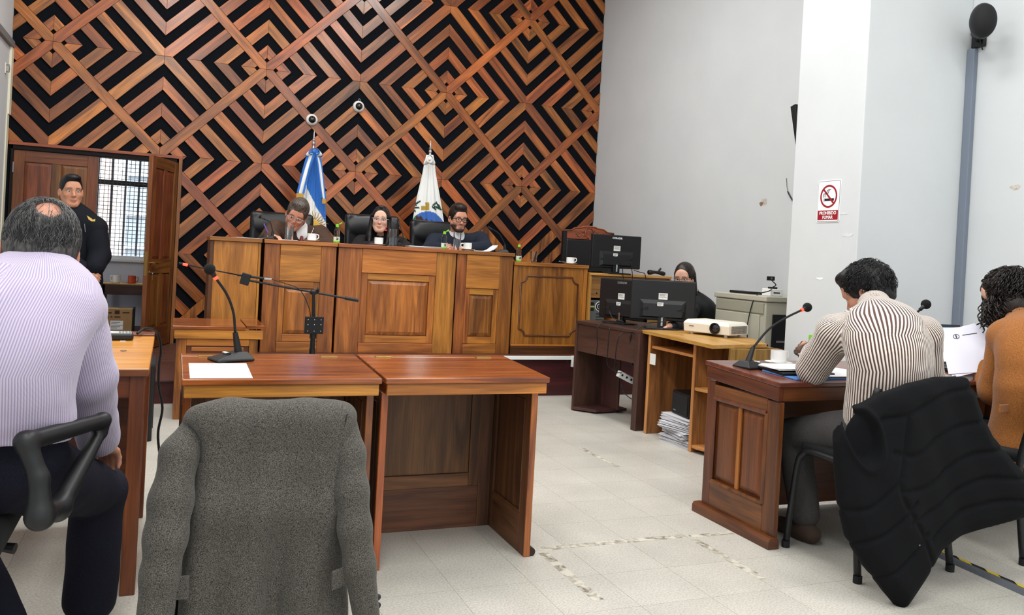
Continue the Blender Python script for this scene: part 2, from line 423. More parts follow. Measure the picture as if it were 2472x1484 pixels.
# dais, landing
M_dais = wood('dais_veneer', (52, 20, 16), (82, 34, 26), 'X', rough=0.4, vary=0.05, knots=False)
M_dais_top = wood('dais_floor', (70, 40, 30), (100, 62, 46), 'X', rough=0.5, vary=0.05)
dais = build('floor_dais', MB().box(0.27, XR, 6.92, YB+0.02, 0, 0.352), M_dais, kind='structure')
box('dais_boards', dais, M_dais_top, 0.262, XR, 6.90, YB+0.02, 0.352, 0.372)
land = build('floor_landing', MB().box(-0.12, 0.27, 6.82, 7.9, 0, 0.165).box(XL, 0.27, 7.9, YB+0.02, 0, 0.165), M_dais, kind='structure')
box('landing_boards', land, M_dais_top, -0.14, 0.27, 6.80, 7.88, 0.165, 0.182)
box('landing_boards', land, M_dais_top, XL, 0.27, 7.88, YB+0.16, 0.165, 0.182)
M_white_pl = plain('white_plastic', (232, 233, 232), rough=0.4)
tr = thing('cable_trunking', 'white plastic cable trunking along the dais edge', 'cable trunking', (2.6, 6.90, 0.0))
box('trunk_cover', tr, M_white_pl, 0, 0.86, -0.018, 0, 0.335, 0.368, bev=0.002)
box('trunk_end', tr, M_white_pl, 0.86, 0.90, -0.03, 0, 0.27, 0.372, bev=0.003)

# ------------------------------------------------------------------ door and the room behind
M_door = wood('door_wood', (84, 47, 20), (132, 80, 36), 'Z', rough=0.4, vary=0.08)
M_doorx = wood('door_wood', (84, 47, 20), (132, 80, 36), 'X', rough=0.4, vary=0.08)
M_casing = wood('door_casing', (120, 66, 34), (160, 94, 50), 'Z', rough=0.4, vary=0.05)
M_casingx = wood('door_casing', (120, 66, 34), (160, 94, 50), 'X', rough=0.4, vary=0.05)
M_brass = plain('brass', (170, 140, 80), rough=0.35, metal=1.0)
M_steel = plain('steel', (150, 152, 155), rough=0.3, metal=1.0)
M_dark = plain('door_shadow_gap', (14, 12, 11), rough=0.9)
door_frame = thing('door_1', None, None, (0, 0, 0), kind='structure')
box('casing', door_frame, M_casingx, DX0-0.02, DX1+0.035, YB-0.012, YB+0.05, DZ1+0.0, DZ1+0.03)
box('casing', door_frame, M_casing, DX1, DX1+0.035, YB-0.012, YB+0.05, DZ0, DZ1)
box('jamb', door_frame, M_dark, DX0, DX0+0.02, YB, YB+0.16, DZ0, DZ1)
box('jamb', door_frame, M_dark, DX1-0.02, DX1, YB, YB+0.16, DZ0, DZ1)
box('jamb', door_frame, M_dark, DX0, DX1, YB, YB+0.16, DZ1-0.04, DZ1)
def door_leaf(name, label, loc, rz, W, H, flip=1):
    """leaf in local x 0..W from the hinge, thickness in y, bottom at z=0"""
    t = thing(name, None, None, loc, rz, kind='structure')
    if label: t['label'] = label
    th = 0.04; y0, y1 = -th/2, th/2; st = 0.095; midw = 0.08
    box('stile', t, M_door, 0, st, y0, y1, 0, H); box('stile', t, M_door, W-st, W, y0, y1, 0, H)
    cx = W/2
    rails = [(0, 0.2), (0.72, 0.86), (H-0.11, H)]
    for a, b in rails: box('rail', t, M_doorx, st, W-st, y0, y1, a, b)
    for (a, b) in ((0.2, 0.72), (0.86, H-0.11)):
        box('muntin', t, M_door, cx-midw/2, cx+midw/2, y0, y1, a, b)
        for xa, xb in ((st, cx-midw/2), (cx+midw/2, W-st)):
            p = MB(); i = 0.03
            for s in (-1, 1):
                yo, yi = s*0.008, s*0.016
                vs = [(xa, yo, a), (xb, yo, a), (xb, yo, b), (xa, yo, b), (xa+i, yi, a+i), (xb-i, yi, a+i), (xb-i, yi, b-i), (xa+i, yi, b-i)]
                fs = [(0, 1, 5, 4), (1, 2, 6, 5), (2, 3, 7, 6), (3, 0, 4, 7), (4, 5, 6, 7)]
                p.add(vs, fs if s < 0 else [f[::-1] for f in fs])
            build('panel', p, M_door, t)
    return t
LH = DZ1-0.045-DZ0-0.01
d2 = door_leaf('door_2', None, (DX0+0.022, YB+0.04, DZ0+0.01), 0, 0.735, LH)
for hz in (0.25, 1.0, 1.62): box('hinge', d2, M_steel, -0.012, 0.008, -0.035, -0.02, hz, hz+0.1, bev=0.002)
d3 = door_leaf('door_3', None, (DX1-0.022, YB-0.02, DZ0+0.01), pi+radians(71.5), 0.70, LH)
# lock plate on the latch edge, handle, key
lp_ = box('lock_plate', d3, M_brass, 0.699, 0.703, -0.012, 0.012, 0.70, 0.93, bev=0.001)
for s in (-1, 1):
    hd = build('handle', MB().cyl((0.645, s*0.02, 0.825), (0.645, s*0.06, 0.825), 0.009).tube([(0.645, s*0.06, 0.825), (0.60, s*0.062, 0.825), (0.54, s*0.06, 0.822)], 0.0085, 8), M_brass, d3, smooth='auto')
    build('key_rose', MB().cyl((0.645, s*0.02, 0.735), (0.645, s*0.026, 0.735), 0.016), M_brass, d3, smooth='auto')
build('key', MB().box(0.642, 0.648, 0.026, 0.05, 0.731, 0.739).tube([(0.645, 0.05+0.0, 0.72), (0.645, 0.06, 0.735), (0.645, 0.05, 0.75), (0.645, 0.04, 0.735), (0.645, 0.05, 0.72)], 0.002, 6), M_steel, d3)
build('key_tag', MB().box(0.640, 0.650, 0.048, 0.052, 0.66, 0.715), M_brass, d3)
# room behind the door
M_back_paint = plain('back_room_paint', (196, 200, 210), rough=0.8, noise=0.03)
YW = 11.0
wk = MB()
WX0, WX1, WZ0, WZ1 = -0.98, 0.02, 1.0, 2.5
wk.box(-3, WX0, YW, YW+0.12, 0, 3.2).box(WX1, 1.6, YW, YW+0.12, 0, 3.2).box(WX0, WX1, YW, YW+0.12, 0, WZ0).box(WX0, WX1, YW, YW+0.12, WZ1, 3.2)
wall_beyond = build('wall_beyond', wk, M_back_paint, kind='structure')
build('floor_beyond', MB().box(-3, 1.6, YB+0.16, YW, 0, 0.18), M_dais_top, kind='structure')
build('ceiling_beyond', MB().box(-3, 1.6, YB+0.16, YW+0.1, 3.2, 3.3), M_paint2, kind='structure')
build('wall_beyond_right', MB().box(1.6, 1.7, YB+0.16, YW+0.1, 0, 3.3), M_back_paint, kind='structure')
build('wall_beyond_left', MB().box(-3.1, -3, YB+0.16, YW+0.1, 0, 3.3), M_back_paint, kind='structure')
M_winwhite = plain('window_frame_white', (222, 224, 226), rough=0.5)
M_glass = plain('window_glass', (255, 255, 255), rough=0.02, trans=1.0, ior=1.02)
win = thing('window_1', None, None, (0, 0, 0), kind='structure')
for a in ((WX0-0.03, WX0+0.03, WZ0-0.03, WZ1), (WX1-0.03, WX1+0.03, WZ0-0.03, WZ1)): box('window_frame', win, M_winwhite, a[0], a[1], YW-0.02, YW+0.1, a[2], a[3])
box('window_frame', win, M_winwhite, WX0, WX1, YW-0.02, YW+0.1, WZ0-0.03, WZ0+0.02)
box('window_frame', win, M_winwhite, WX0, WX1, YW-0.02, YW+0.1, WZ1-0.03, WZ1+0.03)
box('window_sill', win, M_winwhite, WX0-0.05, WX1+0.05, YW-0.06, YW+0.02, WZ0-0.05, WZ0-0.02)
M_sash = plain('dark_sash', (62, 64, 66), rough=0.5)
box('sash_bar', win, M_sash, WX0+0.03, WX1-0.03, YW+0.04, YW+0.09, 1.86, 1.92)
box('pane', win, M_glass, WX0+0.03, WX1-0.03, YW+0.06, YW+0.064, WZ0+0.02, 1.86, bev=0)
box('pane', win, M_glass, WX0+0.03, WX1-0.03, YW+0.06, YW+0.064, 1.92, WZ1-0.03, bev=0)
# security grille: bars and wire mesh
M_wire = plain('grille_wire', (96, 98, 100), rough=0.5, metal=0.3)
gr = thing('window_grille', 'grey welded wire grille in front of the window behind the door', 'grille', (0, YW-0.03, 0))
k = 0
xg = WX0+0.06
while xg < WX1-0.03:
    build('vertical_wire', MB().cyl((0, 0, WZ0+0.02), (0, 0, WZ1-0.03), 0.0035, n=5), M_wire, gr, loc=(xg, 0, 0)); xg += 0.0465
zg = WZ0+0.05
while zg < WZ1-0.03:
    build('horizontal_wire', MB().cyl((WX0+0.03, 0, 0), (WX1-0.03, 0, 0), 0.0035, n=5), M_wire, gr, loc=(0, 0.004, zg)); zg += 0.0465
bars = thing('window_bars', 'thick grey vertical bars outside the window behind the door', 'bars', (0, YW+0.13, 0))
M_bar = plain('bar_paint', (126, 130, 136), rough=0.6)
for xb in (-0.86, -0.71, -0.56, -0.41, -0.26, -0.11): build('bar', MB().box(-0.012, 0.012, -0.012, 0.012, WZ0-0.1, WZ1+0.1), M_bar, bars, loc=(xb, 0, 0))
# facade across the courtyard
M_fac = plain('courtyard_render', (240, 238, 232), rough=0.9, noise=0.06)
M_pink = plain('courtyard_pink', (214, 190, 180), rough=0.9)
fac = build('wall_courtyard', MB().box(-4, 3, 14.0, 14.2, -1, 6), M_fac, kind='structure')
box('pilaster', fac, M_pink, -1.02, -0.86, 13.9, 14.0, -1, 6)
fw = thing('window_2', None, None, (0, 0, 0), kind='structure')
M_pane2 = plain('courtyard_pane', (150, 160, 168), rough=0.12, spec=0.8)
box('pane', fw, M_pane2, -0.70, 0.30, 13.97, 13.99, 0.6, 2.75, bev=0)
for xx in (-0.70, -0.2, 0.30): box('window_frame', fw, M_winwhite, xx-0.03, xx+0.03, 13.93, 13.99, 0.6, 2.75)
for zz in (0.6, 1.1, 1.6, 2.2, 2.75): box('window_frame', fw, M_winwhite, -0.73, 0.33, 13.94, 13.99, zz-0.025, zz+0.025)
build('floor_courtyard', MB().box(-4, 3, YW+0.12, 14.0, -0.3, -0.2), M_fac, kind='structure')
# ------------------------------------------------------------------ furniture
def wset(name, dark, light, **kw):
    return {a: wood(name, dark, light, a, **kw) for a in 'XYZ'}
W_bench = wset('bench_wood', (108, 60, 22), (182, 114, 46), rough=0.36, vary=0.22, hue=0.012)
W_bench_l = wset('bench_wood_light', (150, 92, 32), (204, 136, 54), rough=0.36, vary=0.10, hue=0.01)
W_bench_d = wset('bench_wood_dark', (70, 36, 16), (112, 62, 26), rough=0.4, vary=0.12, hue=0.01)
W_table = wset('table_wood', (96, 43, 18), (176, 98, 42), rough=0.22, vary=0.10, hue=0.008, coat=0.3)
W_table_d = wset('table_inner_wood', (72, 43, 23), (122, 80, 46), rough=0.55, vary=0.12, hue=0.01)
W_right = wset('right_desk_wood', (76, 38, 18), (128, 72, 32), rough=0.35, vary=0.14, hue=0.01)
W_rtop = wset('right_desk_top', (88, 44, 28), (124, 70, 46), rough=0.25, vary=0.05, coat=0.3)
W_yel = wset('yellow_table', (186, 124, 50), (214, 152, 68), rough=0.32, vary=0.03, hue=0.004, knots=False)
W_yelr = wset('yellow_table_frame', (92, 50, 22), (130, 76, 34), rough=0.4, vary=0.06)
W_brown = wset('dark_melamine', (52, 32, 26), (80, 52, 42), rough=0.45, vary=0.05, knots=False)
W_pine = wset('pine_melamine', (176, 122, 58), (206, 152, 82), rough=0.4, vary=0.05, knots=False)
W_oak = wset('oak_melamine', (112, 78, 36), (164, 118, 60), rough=0.5, vary=0.04, scale=1.4)
M_blackgap = plain('black_gap', (10, 9, 9), rough=0.9)

def raised_panel(name, par, mat, x0, x1, z0, z1, y, d=0.012, i=0.03):
    """bevelled raised field facing -y"""
    cx, cz = (x0+x1)/2, (z0+z1)/2; a, b = (x1-x0)/2, (z1-z0)/2
    vs = [(-a, 0, -b), (a, 0, -b), (a, 0, b), (-a, 0, b), (-a+i, -d, -b+i), (a-i, -d, -b+i), (a-i, -d, b-i), (-a+i, -d, b-i)]
    return build(name, MB().add(vs, [(0, 1, 5, 4), (1, 2, 6, 5), (2, 3, 7, 6), (3, 0, 4, 7), (4, 5, 6, 7)]), mat, par, loc=(cx, y, cz))

# ---- judges' bench: five units side by side on the dais
BZ0 = 0.372
def bench_unit(label, x0, x1, ztop, yf, style, sl=0.0, sr=0.0, depth=0.55):
    W = x1-x0; H = ztop-BZ0
    t = thing('bench_unit', label, 'bench', (x0, yf, BZ0), 0, "judges' bench units")
    box('top', t, W_bench['X'], -0.006, W+0.006, -0.025, depth, H-0.032, H, bev=0.004)
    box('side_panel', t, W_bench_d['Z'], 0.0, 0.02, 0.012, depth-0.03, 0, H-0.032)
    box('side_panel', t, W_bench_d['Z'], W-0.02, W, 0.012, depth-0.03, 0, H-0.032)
    zt = H-0.034
    if style == 'plain':
        box('front_panel', t, W_bench_l['Z'], 0.03, W-0.02, 0.0, 0.02, 0, zt)
        box('edge_strip', t, W_bench_l['Z'], W-0.018, W, -0.004, 0.02, 0, zt)
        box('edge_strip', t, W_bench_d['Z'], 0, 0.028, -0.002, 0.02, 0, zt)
        return t
    if style == 'moulded':
        box('front_panel', t, W_bench['Z'], 0.0, W-0.035, 0.0, 0.02, 0.06, zt)
        box('corner_post', t, W_bench['Z'], W-0.035, W, -0.01, 0.03, 0, zt)
        box('bottom_rail', t, W_bench_d['X'], 0, W-0.035, -0.008, 0.02, 0.0, 0.075)
        box('base_moulding', t, W_bench['X'], 0, W-0.035, -0.014, 0.0, 0.075, 0.09)
        # applied moulding with notched quarter-round corners
        xa, xb, za, zb, r = 0.07, W-0.09, 0.17, zt-0.09, 0.06
        pts = []
        for (cx, cz, a0_, a1_) in ((xa, za, 90, 0), (xb, za, 180, 90), (xb, zb, 270, 180), (xa, zb, 360, 270)):
            for k_ in range(7):
                a = radians(a0_+(a1_-a0_)*k_/6); pts.append((cx+r*cos(a), -0.004, cz+r*sin(a)))
        pts.append(pts[0])
        build('moulding', MB().tube(pts, 0.0085, 6, cap=False), W_bench_d['X'], t, smooth=True)
        return t
    # framed units: stiles, drawer-like top panel, raised panel, base rail
    box('stile', t, W_bench['Z'], 0, sl, 0.0, 0.03, 0, zt)
    box('stile', t, W_bench['Z'], W-sr, W, 0.0, 0.03, 0, zt)
    xa, xb = sl+0.001, W-sr-0.001; ws_ = xb-xa
    dz = zt-(0.205 if style == 'wide' else 0.30)
    box('top_panel', t, W_bench_l['X'], xa, xb, -0.006, 0.02, dz+0.002, zt)
    box('base_rail', t, W_bench['X'], xa, xb, -0.004, 0.02, 0, 0.088)
    q = 0.055 if style == 'wide' else 0.045
    box('inner_stile', t, W_bench['Z'], xa, xa+q, 0.006, 0.03, 0.09, dz)
    box('inner_stile', t, W_bench['Z'], xb-q, xb, 0.006, 0.03, 0.09, dz)
    box('inner_rail', t, W_bench_l['X'], xa+q, xb-q, 0.006, 0.03, dz-0.055, dz)
    box('inner_rail', t, W_bench_l['X'], xa+q, xb-q, 0.006, 0.03, 0.09, 0.15)
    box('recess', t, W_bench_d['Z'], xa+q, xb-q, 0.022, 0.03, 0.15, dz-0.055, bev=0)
    raised_panel('raised_panel', t, W_bench['Z'], xa+q+0.006, xb-q-0.006, 0.156, dz-0.061, 0.021, 0.016, 0.03)
    return t
bench_unit("plain veneered end unit of the judges' bench beside the door", 0.275, 0.664, 1.292, 7.0, 'plain')
bench_unit("second bench unit from the door with a tall narrow raised panel", 0.692, 1.272, 1.292, 7.0, 'tall', 0.125, 0.125)
bench_unit("widest centre bench unit with a broad raised panel", 1.288, 2.322, 1.292, 6.985, 'wide', 0.20, 0.18)
bench_unit("narrow bench unit right of the widest one with a raised panel", 2.336, 2.874, 1.290, 7.0, 'tall', 0.09, 0.13)
bench_unit("lowest bench unit at the right end with notched-corner moulding", 2.888, 3.632, 1.214, 7.0, 'moulded')

# ---- low desk in front of the bench end
t = thing('low_desk', 'low brown desk with split top in front of the bench end', 'desk', (0.036, 6.18, 0))
box('top_board', t, W_table['X'], -0.01, 0.475, 0, 0.62, 0.632, 0.656, bev=0.004)
box('top_board', t, W_table['X'], 0.479, 0.605, 0, 0.62, 0.640, 0.664, bev=0.004)
box('apron', t, W_bench_l['X'], 0.004, 0.595, 0.012, 0.03, 0.565, 0.63)
box('stile', t, W_bench['Z'], 0.02, 0.085, 0.03, 0.055, 0.0, 0.562)
box('stile', t, W_bench['Z'], 0.505, 0.565, 0.03, 0.055, 0.0, 0.562)
box('rail', t, W_bench_l['X'], 0.085, 0.505, 0.034, 0.055, 0.515, 0.562)
box('rail', t, W_bench['X'], 0.12, 0.47, 0.04, 0.055, 0.475, 0.505)
box('panel', t, W_bench_d['X'], 0.085, 0.505, 0.05, 0.06, 0.05, 0.515)
for a in (0.02, 0.545): box('side_panel', t, W_bench_d['Z'], a, a+0.02, 0.055, 0.58, 0.0, 0.62)

# ---- pair of lift-lid tables in the middle
def side_frame(t, x, y0, y1, H, mats, tag_='side'):
    """framed side panel, 28 mm thick, centred on x"""
    a, b = x-0.014, x+0.014
    s = 0.06
    box('side_stile', t, mats['Z'], a, b, y0, y0+s, 0, H); box('side_stile', t, mats['Z'], a, b, y1-s, y1, 0, H)
    box('side_rail', t, mats['Y'], a, b, y0+s, y1-s, 0.0, 0.17); box('side_rail', t, mats['Y'], a, b, y0+s, y1-s, H-0.05, H)
    box('side_panel', t, mats['Z'], x-0.006, x+0.006, y0+s, y1-s, 0.17, H-0.05)
    for aa in (a+0.002, b-0.002):
        build('bead', MB().tube([(aa, y0+s, 0.17), (aa, y1-s, 0.17), (aa, y1-s, H-0.05), (aa, y0+s, H-0.05), (aa, y0+s, 0.17)], 0.005, 6), mats['Z'], t)
def lid_table(label, x0, x1):
    W = x1-x0
    t = thing('lid_table', label, 'table', (x0, 3.08, 0), 0, 'lift-lid tables in the middle of the room')
    sl_ = (0.790-0.768)/0.54
    def zt(y): return 0.768+sl_*y
    th = 0.022
    ya, yb = 0.0, 0.475
    lid = build('lid', MB().hexa([(0, ya, zt(ya)-th), (W, ya, zt(ya)-th), (W, yb, zt(yb)-th), (0, yb, zt(yb)-th)], [(0, ya, zt(ya)), (W, ya, zt(ya)), (W, yb, zt(yb)), (0, yb, zt(yb))]), W_table['X'], t, bev=0.004)
    ya, yb = 0.478, 0.54
    build('back_strip', MB().hexa([(0, ya, zt(ya)-th), (W, ya, zt(ya)-th), (W, yb, zt(yb)-th), (0, yb, zt(yb)-th)], [(0, ya, zt(ya)), (W, ya, zt(ya)), (W, yb, zt(yb)), (0, yb, zt(yb))]), W_table['X'], t, bev=0.003)
    for hx in (0.10, W-0.12): box('hinge', lid, M_brass, hx-0.035, hx+0.035, 0.462, 0.492, zt(0.477)-0.002, zt(0.477)+0.0035, bev=0.001)
    box('front_rail', t, W_bench_l['X'], 0.008, W-0.008, 0.012, 0.03, 0.700, 0.745)
    box('back_rail', t, W_table['X'], 0.008, W-0.008, 0.51, 0.53, 0.69, 0.765)
    for xx in (0.022, W-0.022): box('side_rail_top', t, W_table['Y'], xx-0.012, xx+0.012, 0.03, 0.51, 0.70, 0.745)
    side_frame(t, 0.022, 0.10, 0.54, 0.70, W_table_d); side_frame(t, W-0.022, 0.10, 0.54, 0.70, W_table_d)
    for xx in (0.022, W-0.022):
        box('front_edge', t, W_table['Z'], xx-0.0145, xx+0.0145, 0.092, 0.10, 0, 0.70)
    # back panel with frame
    yb0, yb1 = 0.515, 0.535; xa, xb = 0.037, W-0.037
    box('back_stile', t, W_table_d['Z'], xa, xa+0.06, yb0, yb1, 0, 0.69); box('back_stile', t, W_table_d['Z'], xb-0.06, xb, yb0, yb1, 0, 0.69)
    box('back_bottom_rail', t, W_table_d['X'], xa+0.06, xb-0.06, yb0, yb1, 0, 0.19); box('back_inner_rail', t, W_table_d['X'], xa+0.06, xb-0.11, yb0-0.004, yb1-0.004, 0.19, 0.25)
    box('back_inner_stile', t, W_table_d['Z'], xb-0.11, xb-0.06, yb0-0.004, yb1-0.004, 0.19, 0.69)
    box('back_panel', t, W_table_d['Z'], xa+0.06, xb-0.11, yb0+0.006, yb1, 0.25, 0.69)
    for xx in ((W-0.006,) if x0 > 0.5 else (-0.002,)): build('foot', MB().cyl((0, -0.05, 0.018), (0, 0.0, 0.018), 0.018), plain('dark_foot', (40, 22, 16), rough=0.5), t, loc=(xx+0.006, 0.145, 0), smooth='auto')
    return t
lid_table('left lift-lid table with microphone and paper on top', 0.052, 0.757)
lid_table('right lift-lid table with empty glossy top and open knee space', 0.771, 1.456)

# ---- yellow table at the left edge
t = thing('yellow_table', 'yellow topped wooden table beside the man in the lilac shirt', 'table', (-1.35, 3.15, 0))
XT = 1.35-0.055
tp = build('top', MB().hexa([(0, 0, 0.770), (XT, 0, 0.770), (XT, 0.88, 0.788), (0, 0.88, 0.788)], [(0, 0, 0.795), (XT, 0, 0.795), (XT, 0.88, 0.813), (0, 0.88, 0.813)]), W_yel['X'], t, bev=0.003)
box('front_edge', t, W_yelr['X'], 0, XT, -0.004, 0.0, 0.768, 0.793)
build('back_strip', MB().hexa([(0, 0.88, 0.788), (XT, 0.88, 0.788), (XT, 0.96, 0.79), (0, 0.96, 0.79)], [(0, 0.88, 0.822), (XT, 0.88, 0.822), (XT, 0.96, 0.826), (0, 0.96, 0.826)]), W_yelr['X'], t, bev=0.003)
box('apron', t, W_yelr['X'], 0.03, XT-0.055, 0.02, 0.04, 0.69, 0.768)
box('side_apron', t, W_yelr['Y'], XT-0.045, XT-0.025, 0.05, 0.9, 0.60, 0.77)
for lx in (0.02, XT-0.06):
    for ly in (0.01, 0.88): box('leg', t, W_yelr['Z'], lx, lx+0.05, ly, ly+0.05, 0, 0.77, bev=0.004)
box('modesty_panel', t, W_bench_d['X'], 0.03, XT-0.06, 0.87, 0.885, 0.10, 0.70)
box('foot_board', t, W_pine['Y'], XT-0.05, XT-0.03, 0.06, 0.88, 0.06, 0.16)
M_paper = plain('paper_white', (240, 241, 240), rough=0.7)
for k_, (px, py, nm, lb) in enumerate(((297, 828, 'paper_scrap', 'upper tiny paper scrap on the yellow table'), (298, 848, 'coin', 'small silver coin on the yellow table'), (252, 833, 'torn_paper', 'torn white paper piece by the lilac sleeve on the yellow table'))):
    d = _f+(px-1236)/FPX*_r-(py-CY)/FPX*_u; d = d*((0.802-EYE)/d[2]); x, y = d[0], d[1]; zt_ = 0.795+0.018*(y-3.15)/0.88+0.0008
    if nm == 'coin': build(nm, MB().cyl((0, 0, 0), (0, 0, 0.002), 0.011, n=16), M_steel, loc=(x, y, zt_), label=lb, cat='coin')
    else:
        s = 0.012 if nm == 'paper_scrap' else 0.03
        build(nm, MB().prism([(-s, -s*0.8), (s*0.9, -s*0.5), (s*0.6, s*0.9), (0, s*0.4), (-s*0.8, s)], 0, 0.0012, 'z'), M_paper, loc=(x, y, zt_), label=lb, cat='paper')

# ---- desk at the right for the two people
DRX0, DRX1, DRY0, DRY1 = 2.565, 4.55, 3.0, 3.55
t = thing('panelled_desk', 'long reddish brown panelled desk with paper-strewn top at the right', 'desk', (DRX0, DRY0, 0))
W = DRX1-DRX0; Dp = DRY1-DRY0
def zr(y): return 0.752+0.026*y/Dp
build('top', MB().hexa([(-0.012, -0.012, zr(0)-0.022), (W, -0.012, zr(0)-0.022), (W, Dp+0.01, zr(Dp)-0.022), (-0.012, Dp+0.01, zr(Dp)-0.022)], [(-0.012, -0.012, zr(0)), (W, -0.012, zr(0)), (W, Dp+0.01, zr(Dp)), (-0.012, Dp+0.01, zr(Dp))]), W_rtop['X'], t, bev=0.004)
build('side_apron', MB().hexa([(-0.006, 0, 0.665), (0.02, 0, 0.665), (0.02, Dp, 0.69), (-0.006, Dp, 0.69)], [(-0.006, 0, 0.73), (0.02, 0, 0.73), (0.02, Dp, 0.755), (-0.006, Dp, 0.755)]), W_right['Y'], t, bev=0.003)
box('front_apron', t, W_right['X'], 0.02, W-0.02, 0.0, 0.02, 0.665, 0.73)
# left end panel facing the aisle
a, b = 0.004, 0.03
box('end_stile', t, W_right['Z'], a, b, 0.0, 0.085, 0, 0.66); box('end_stile', t, W_right['Z'], a, b, Dp-0.06, Dp, 0, 0.68)
box('end_rail', t, W_right['Y'], a, b, 0.085, Dp-0.06, 0.60, 0.665); box('end_rail', t, W_right['Y'], a, b, 0.085, Dp-0.06, 0.0, 0.175)
box('end_back', t, W_bench_d['Z'], 0.02, b, 0.085, Dp-0.06, 0.175, 0.60, bev=0)
ya, yb, za, zb, i_ = 0.088, Dp-0.063, 0.178, 0.597, 0.03
for (p, q) in (((ya, za), (yb, za)), ((yb, za), (yb, zb)), ((yb, zb), (ya, zb)), ((ya, zb), (ya, za))):
    build('panel_bead', MB().tube([(0.008, p[0], p[1]), (0.008, q[0], q[1])], 0.012, 6), W_right['Z'], t)
ym = (ya+yb)/2
for (c, e) in ((ya+0.015, ym-0.012), (ym+0.012, yb-0.015)):
    vs = [(0.02, c, za+0.015), (0.02, e, za+0.015), (0.02, e, zb-0.015), (0.02, c, zb-0.015), (0.006, c+0.03, za+0.045), (0.006, e-0.03, za+0.045), (0.006, e-0.03, zb-0.045), (0.006, c+0.03, zb-0.045)]
    build('end_panel', MB().add(vs, [(0, 4, 5, 1), (1, 5, 6, 2), (2, 6, 7, 3), (3, 7, 4, 0), (4, 7, 6, 5)]), W_right['Z'], t)
box('end_muntin', t, W_bench_l['Z'], 0.008, 0.02, ym-0.012, ym+0.012, za+0.01, zb-0.01)
build('foot_rail', MB().prism([(-0.03, 0), (0.03, 0), (0.03, 0.035), (0.02, 0.05), (-0.02, 0.05), (-0.03, 0.035)], -0.012, Dp+0.03, 'y'), W_bench_d['Y'], t)
box('modesty_panel', t, W_bench_d['X'], 0.03, W-0.03, Dp-0.05, Dp-0.03, 0.02, 0.72)
box('right_end', t, W_bench_d['Z'], W-0.03, W, 0.0, Dp, 0, 0.73)

# ---- dark brown computer desk
t = thing('computer_desk', 'dark brown computer desk carrying two black monitors', 'desk', (3.268, 5.385, 0), radians(7.4))
DY = 0.90; DXW = 0.62
build('top', MB().prism([(0, 0), (DXW, 0), (DXW, DY), (0.16, DY+0.02), (0, DY-0.05)], 0.728, 0.752, 'z'), W_brown['Y'], t, bev=0.002)
box('apron_panel', t, W_brown['Y'], 0.01, 0.028, 0.03, DY-0.06, 0.50, 0.728)
box('near_side', t, W_brown['Z'], 0.0, 0.58, -0.0, 0.022, 0, 0.728); box('near_edge', t, W_brown['Z'], 0.0, 0.035, 0.022, 0.06, 0, 0.728)
box('far_side', t, W_brown['Z'], 0.0, 0.30, DY-0.06, DY-0.035, 0, 0.728)
build('far_base', MB().prism([(0.0, DY-0.055), (0.0, DY-0.09), (0.10, DY-0.25), (0.42, DY-0.25), (0.42, DY-0.055)], 0.012, 0.035, 'z'), W_brown['Y'], t, bev=0.002)
box('inner_board', t, W_brown['Z'], 0.28, 0.30, DY-0.30, DY-0.06, 0.035, 0.728)
# ---- pine computer desk
t = thing('pine_desk', 'light pine computer desk carrying the white projector', 'desk', (3.28, 4.42, 0))
def PD(px, py, z):
    d = _f+(px-1236)/FPX*_r-(py-CY)/FPX*_u; d = d*((z-EYE)/d[2]); return (d[0]-3.28, d[1]-4.42)
build('top', MB().prism([(-0.06, 0.0), (0.46, 0.11), (0.62, 0.45), (0.62, 0.98), (0.01, 0.98), (-0.02, 0.5)], 0.735, 0.76, 'z'), W_pine['Y'], t, bev=0.002)
box('far_side', t, W_oak['Z'], 0.03, 0.56, 0.875, 0.90, 0, 0.735); box('far_edge', t, W_pine['Z'], 0.022, 0.03, 0.872, 0.903, 0, 0.735)
box('divider', t, W_oak['Z'], 0.03, 0.50, 0.30, 0.325, 0, 0.735); box('divider_edge', t, W_pine['Z'], 0.022, 0.03, 0.298, 0.327, 0, 0.735)
box('near_side', t, W_oak['Z'], 0.10, 0.50, 0.02, 0.045, 0, 0.735)
box('back_board', t, W_oak['Z'], 0.50, 0.52, 0.02, 0.90, 0.02, 0.735)
box('keyboard_tray', t, W_pine['Y'], 0.035, 0.40, 0.33, 0.87, 0.635, 0.655)
for z_ in (0.03, 0.42): build('shelf', MB().prism([(0.03, 0.30), (0.03, 0.24), (0.10, 0.04), (0.50, 0.04), (0.50, 0.30)], z_, z_+0.02, 'z'), W_pine['Y'], t, bev=0.002)
M_sticker = plain('sticker_white', (225, 226, 222), rough=0.6)
box('inventory_sticker', t, M_sticker, 0.0205, 0.0225, 0.79, 0.865, 0.52, 0.60, bev=0)
box('small_sticker', t, plain('sticker_grey', (190, 182, 160), rough=0.6), 0.118, 0.119, 0.02, 0.019, 0.65, 0.67, bev=0)

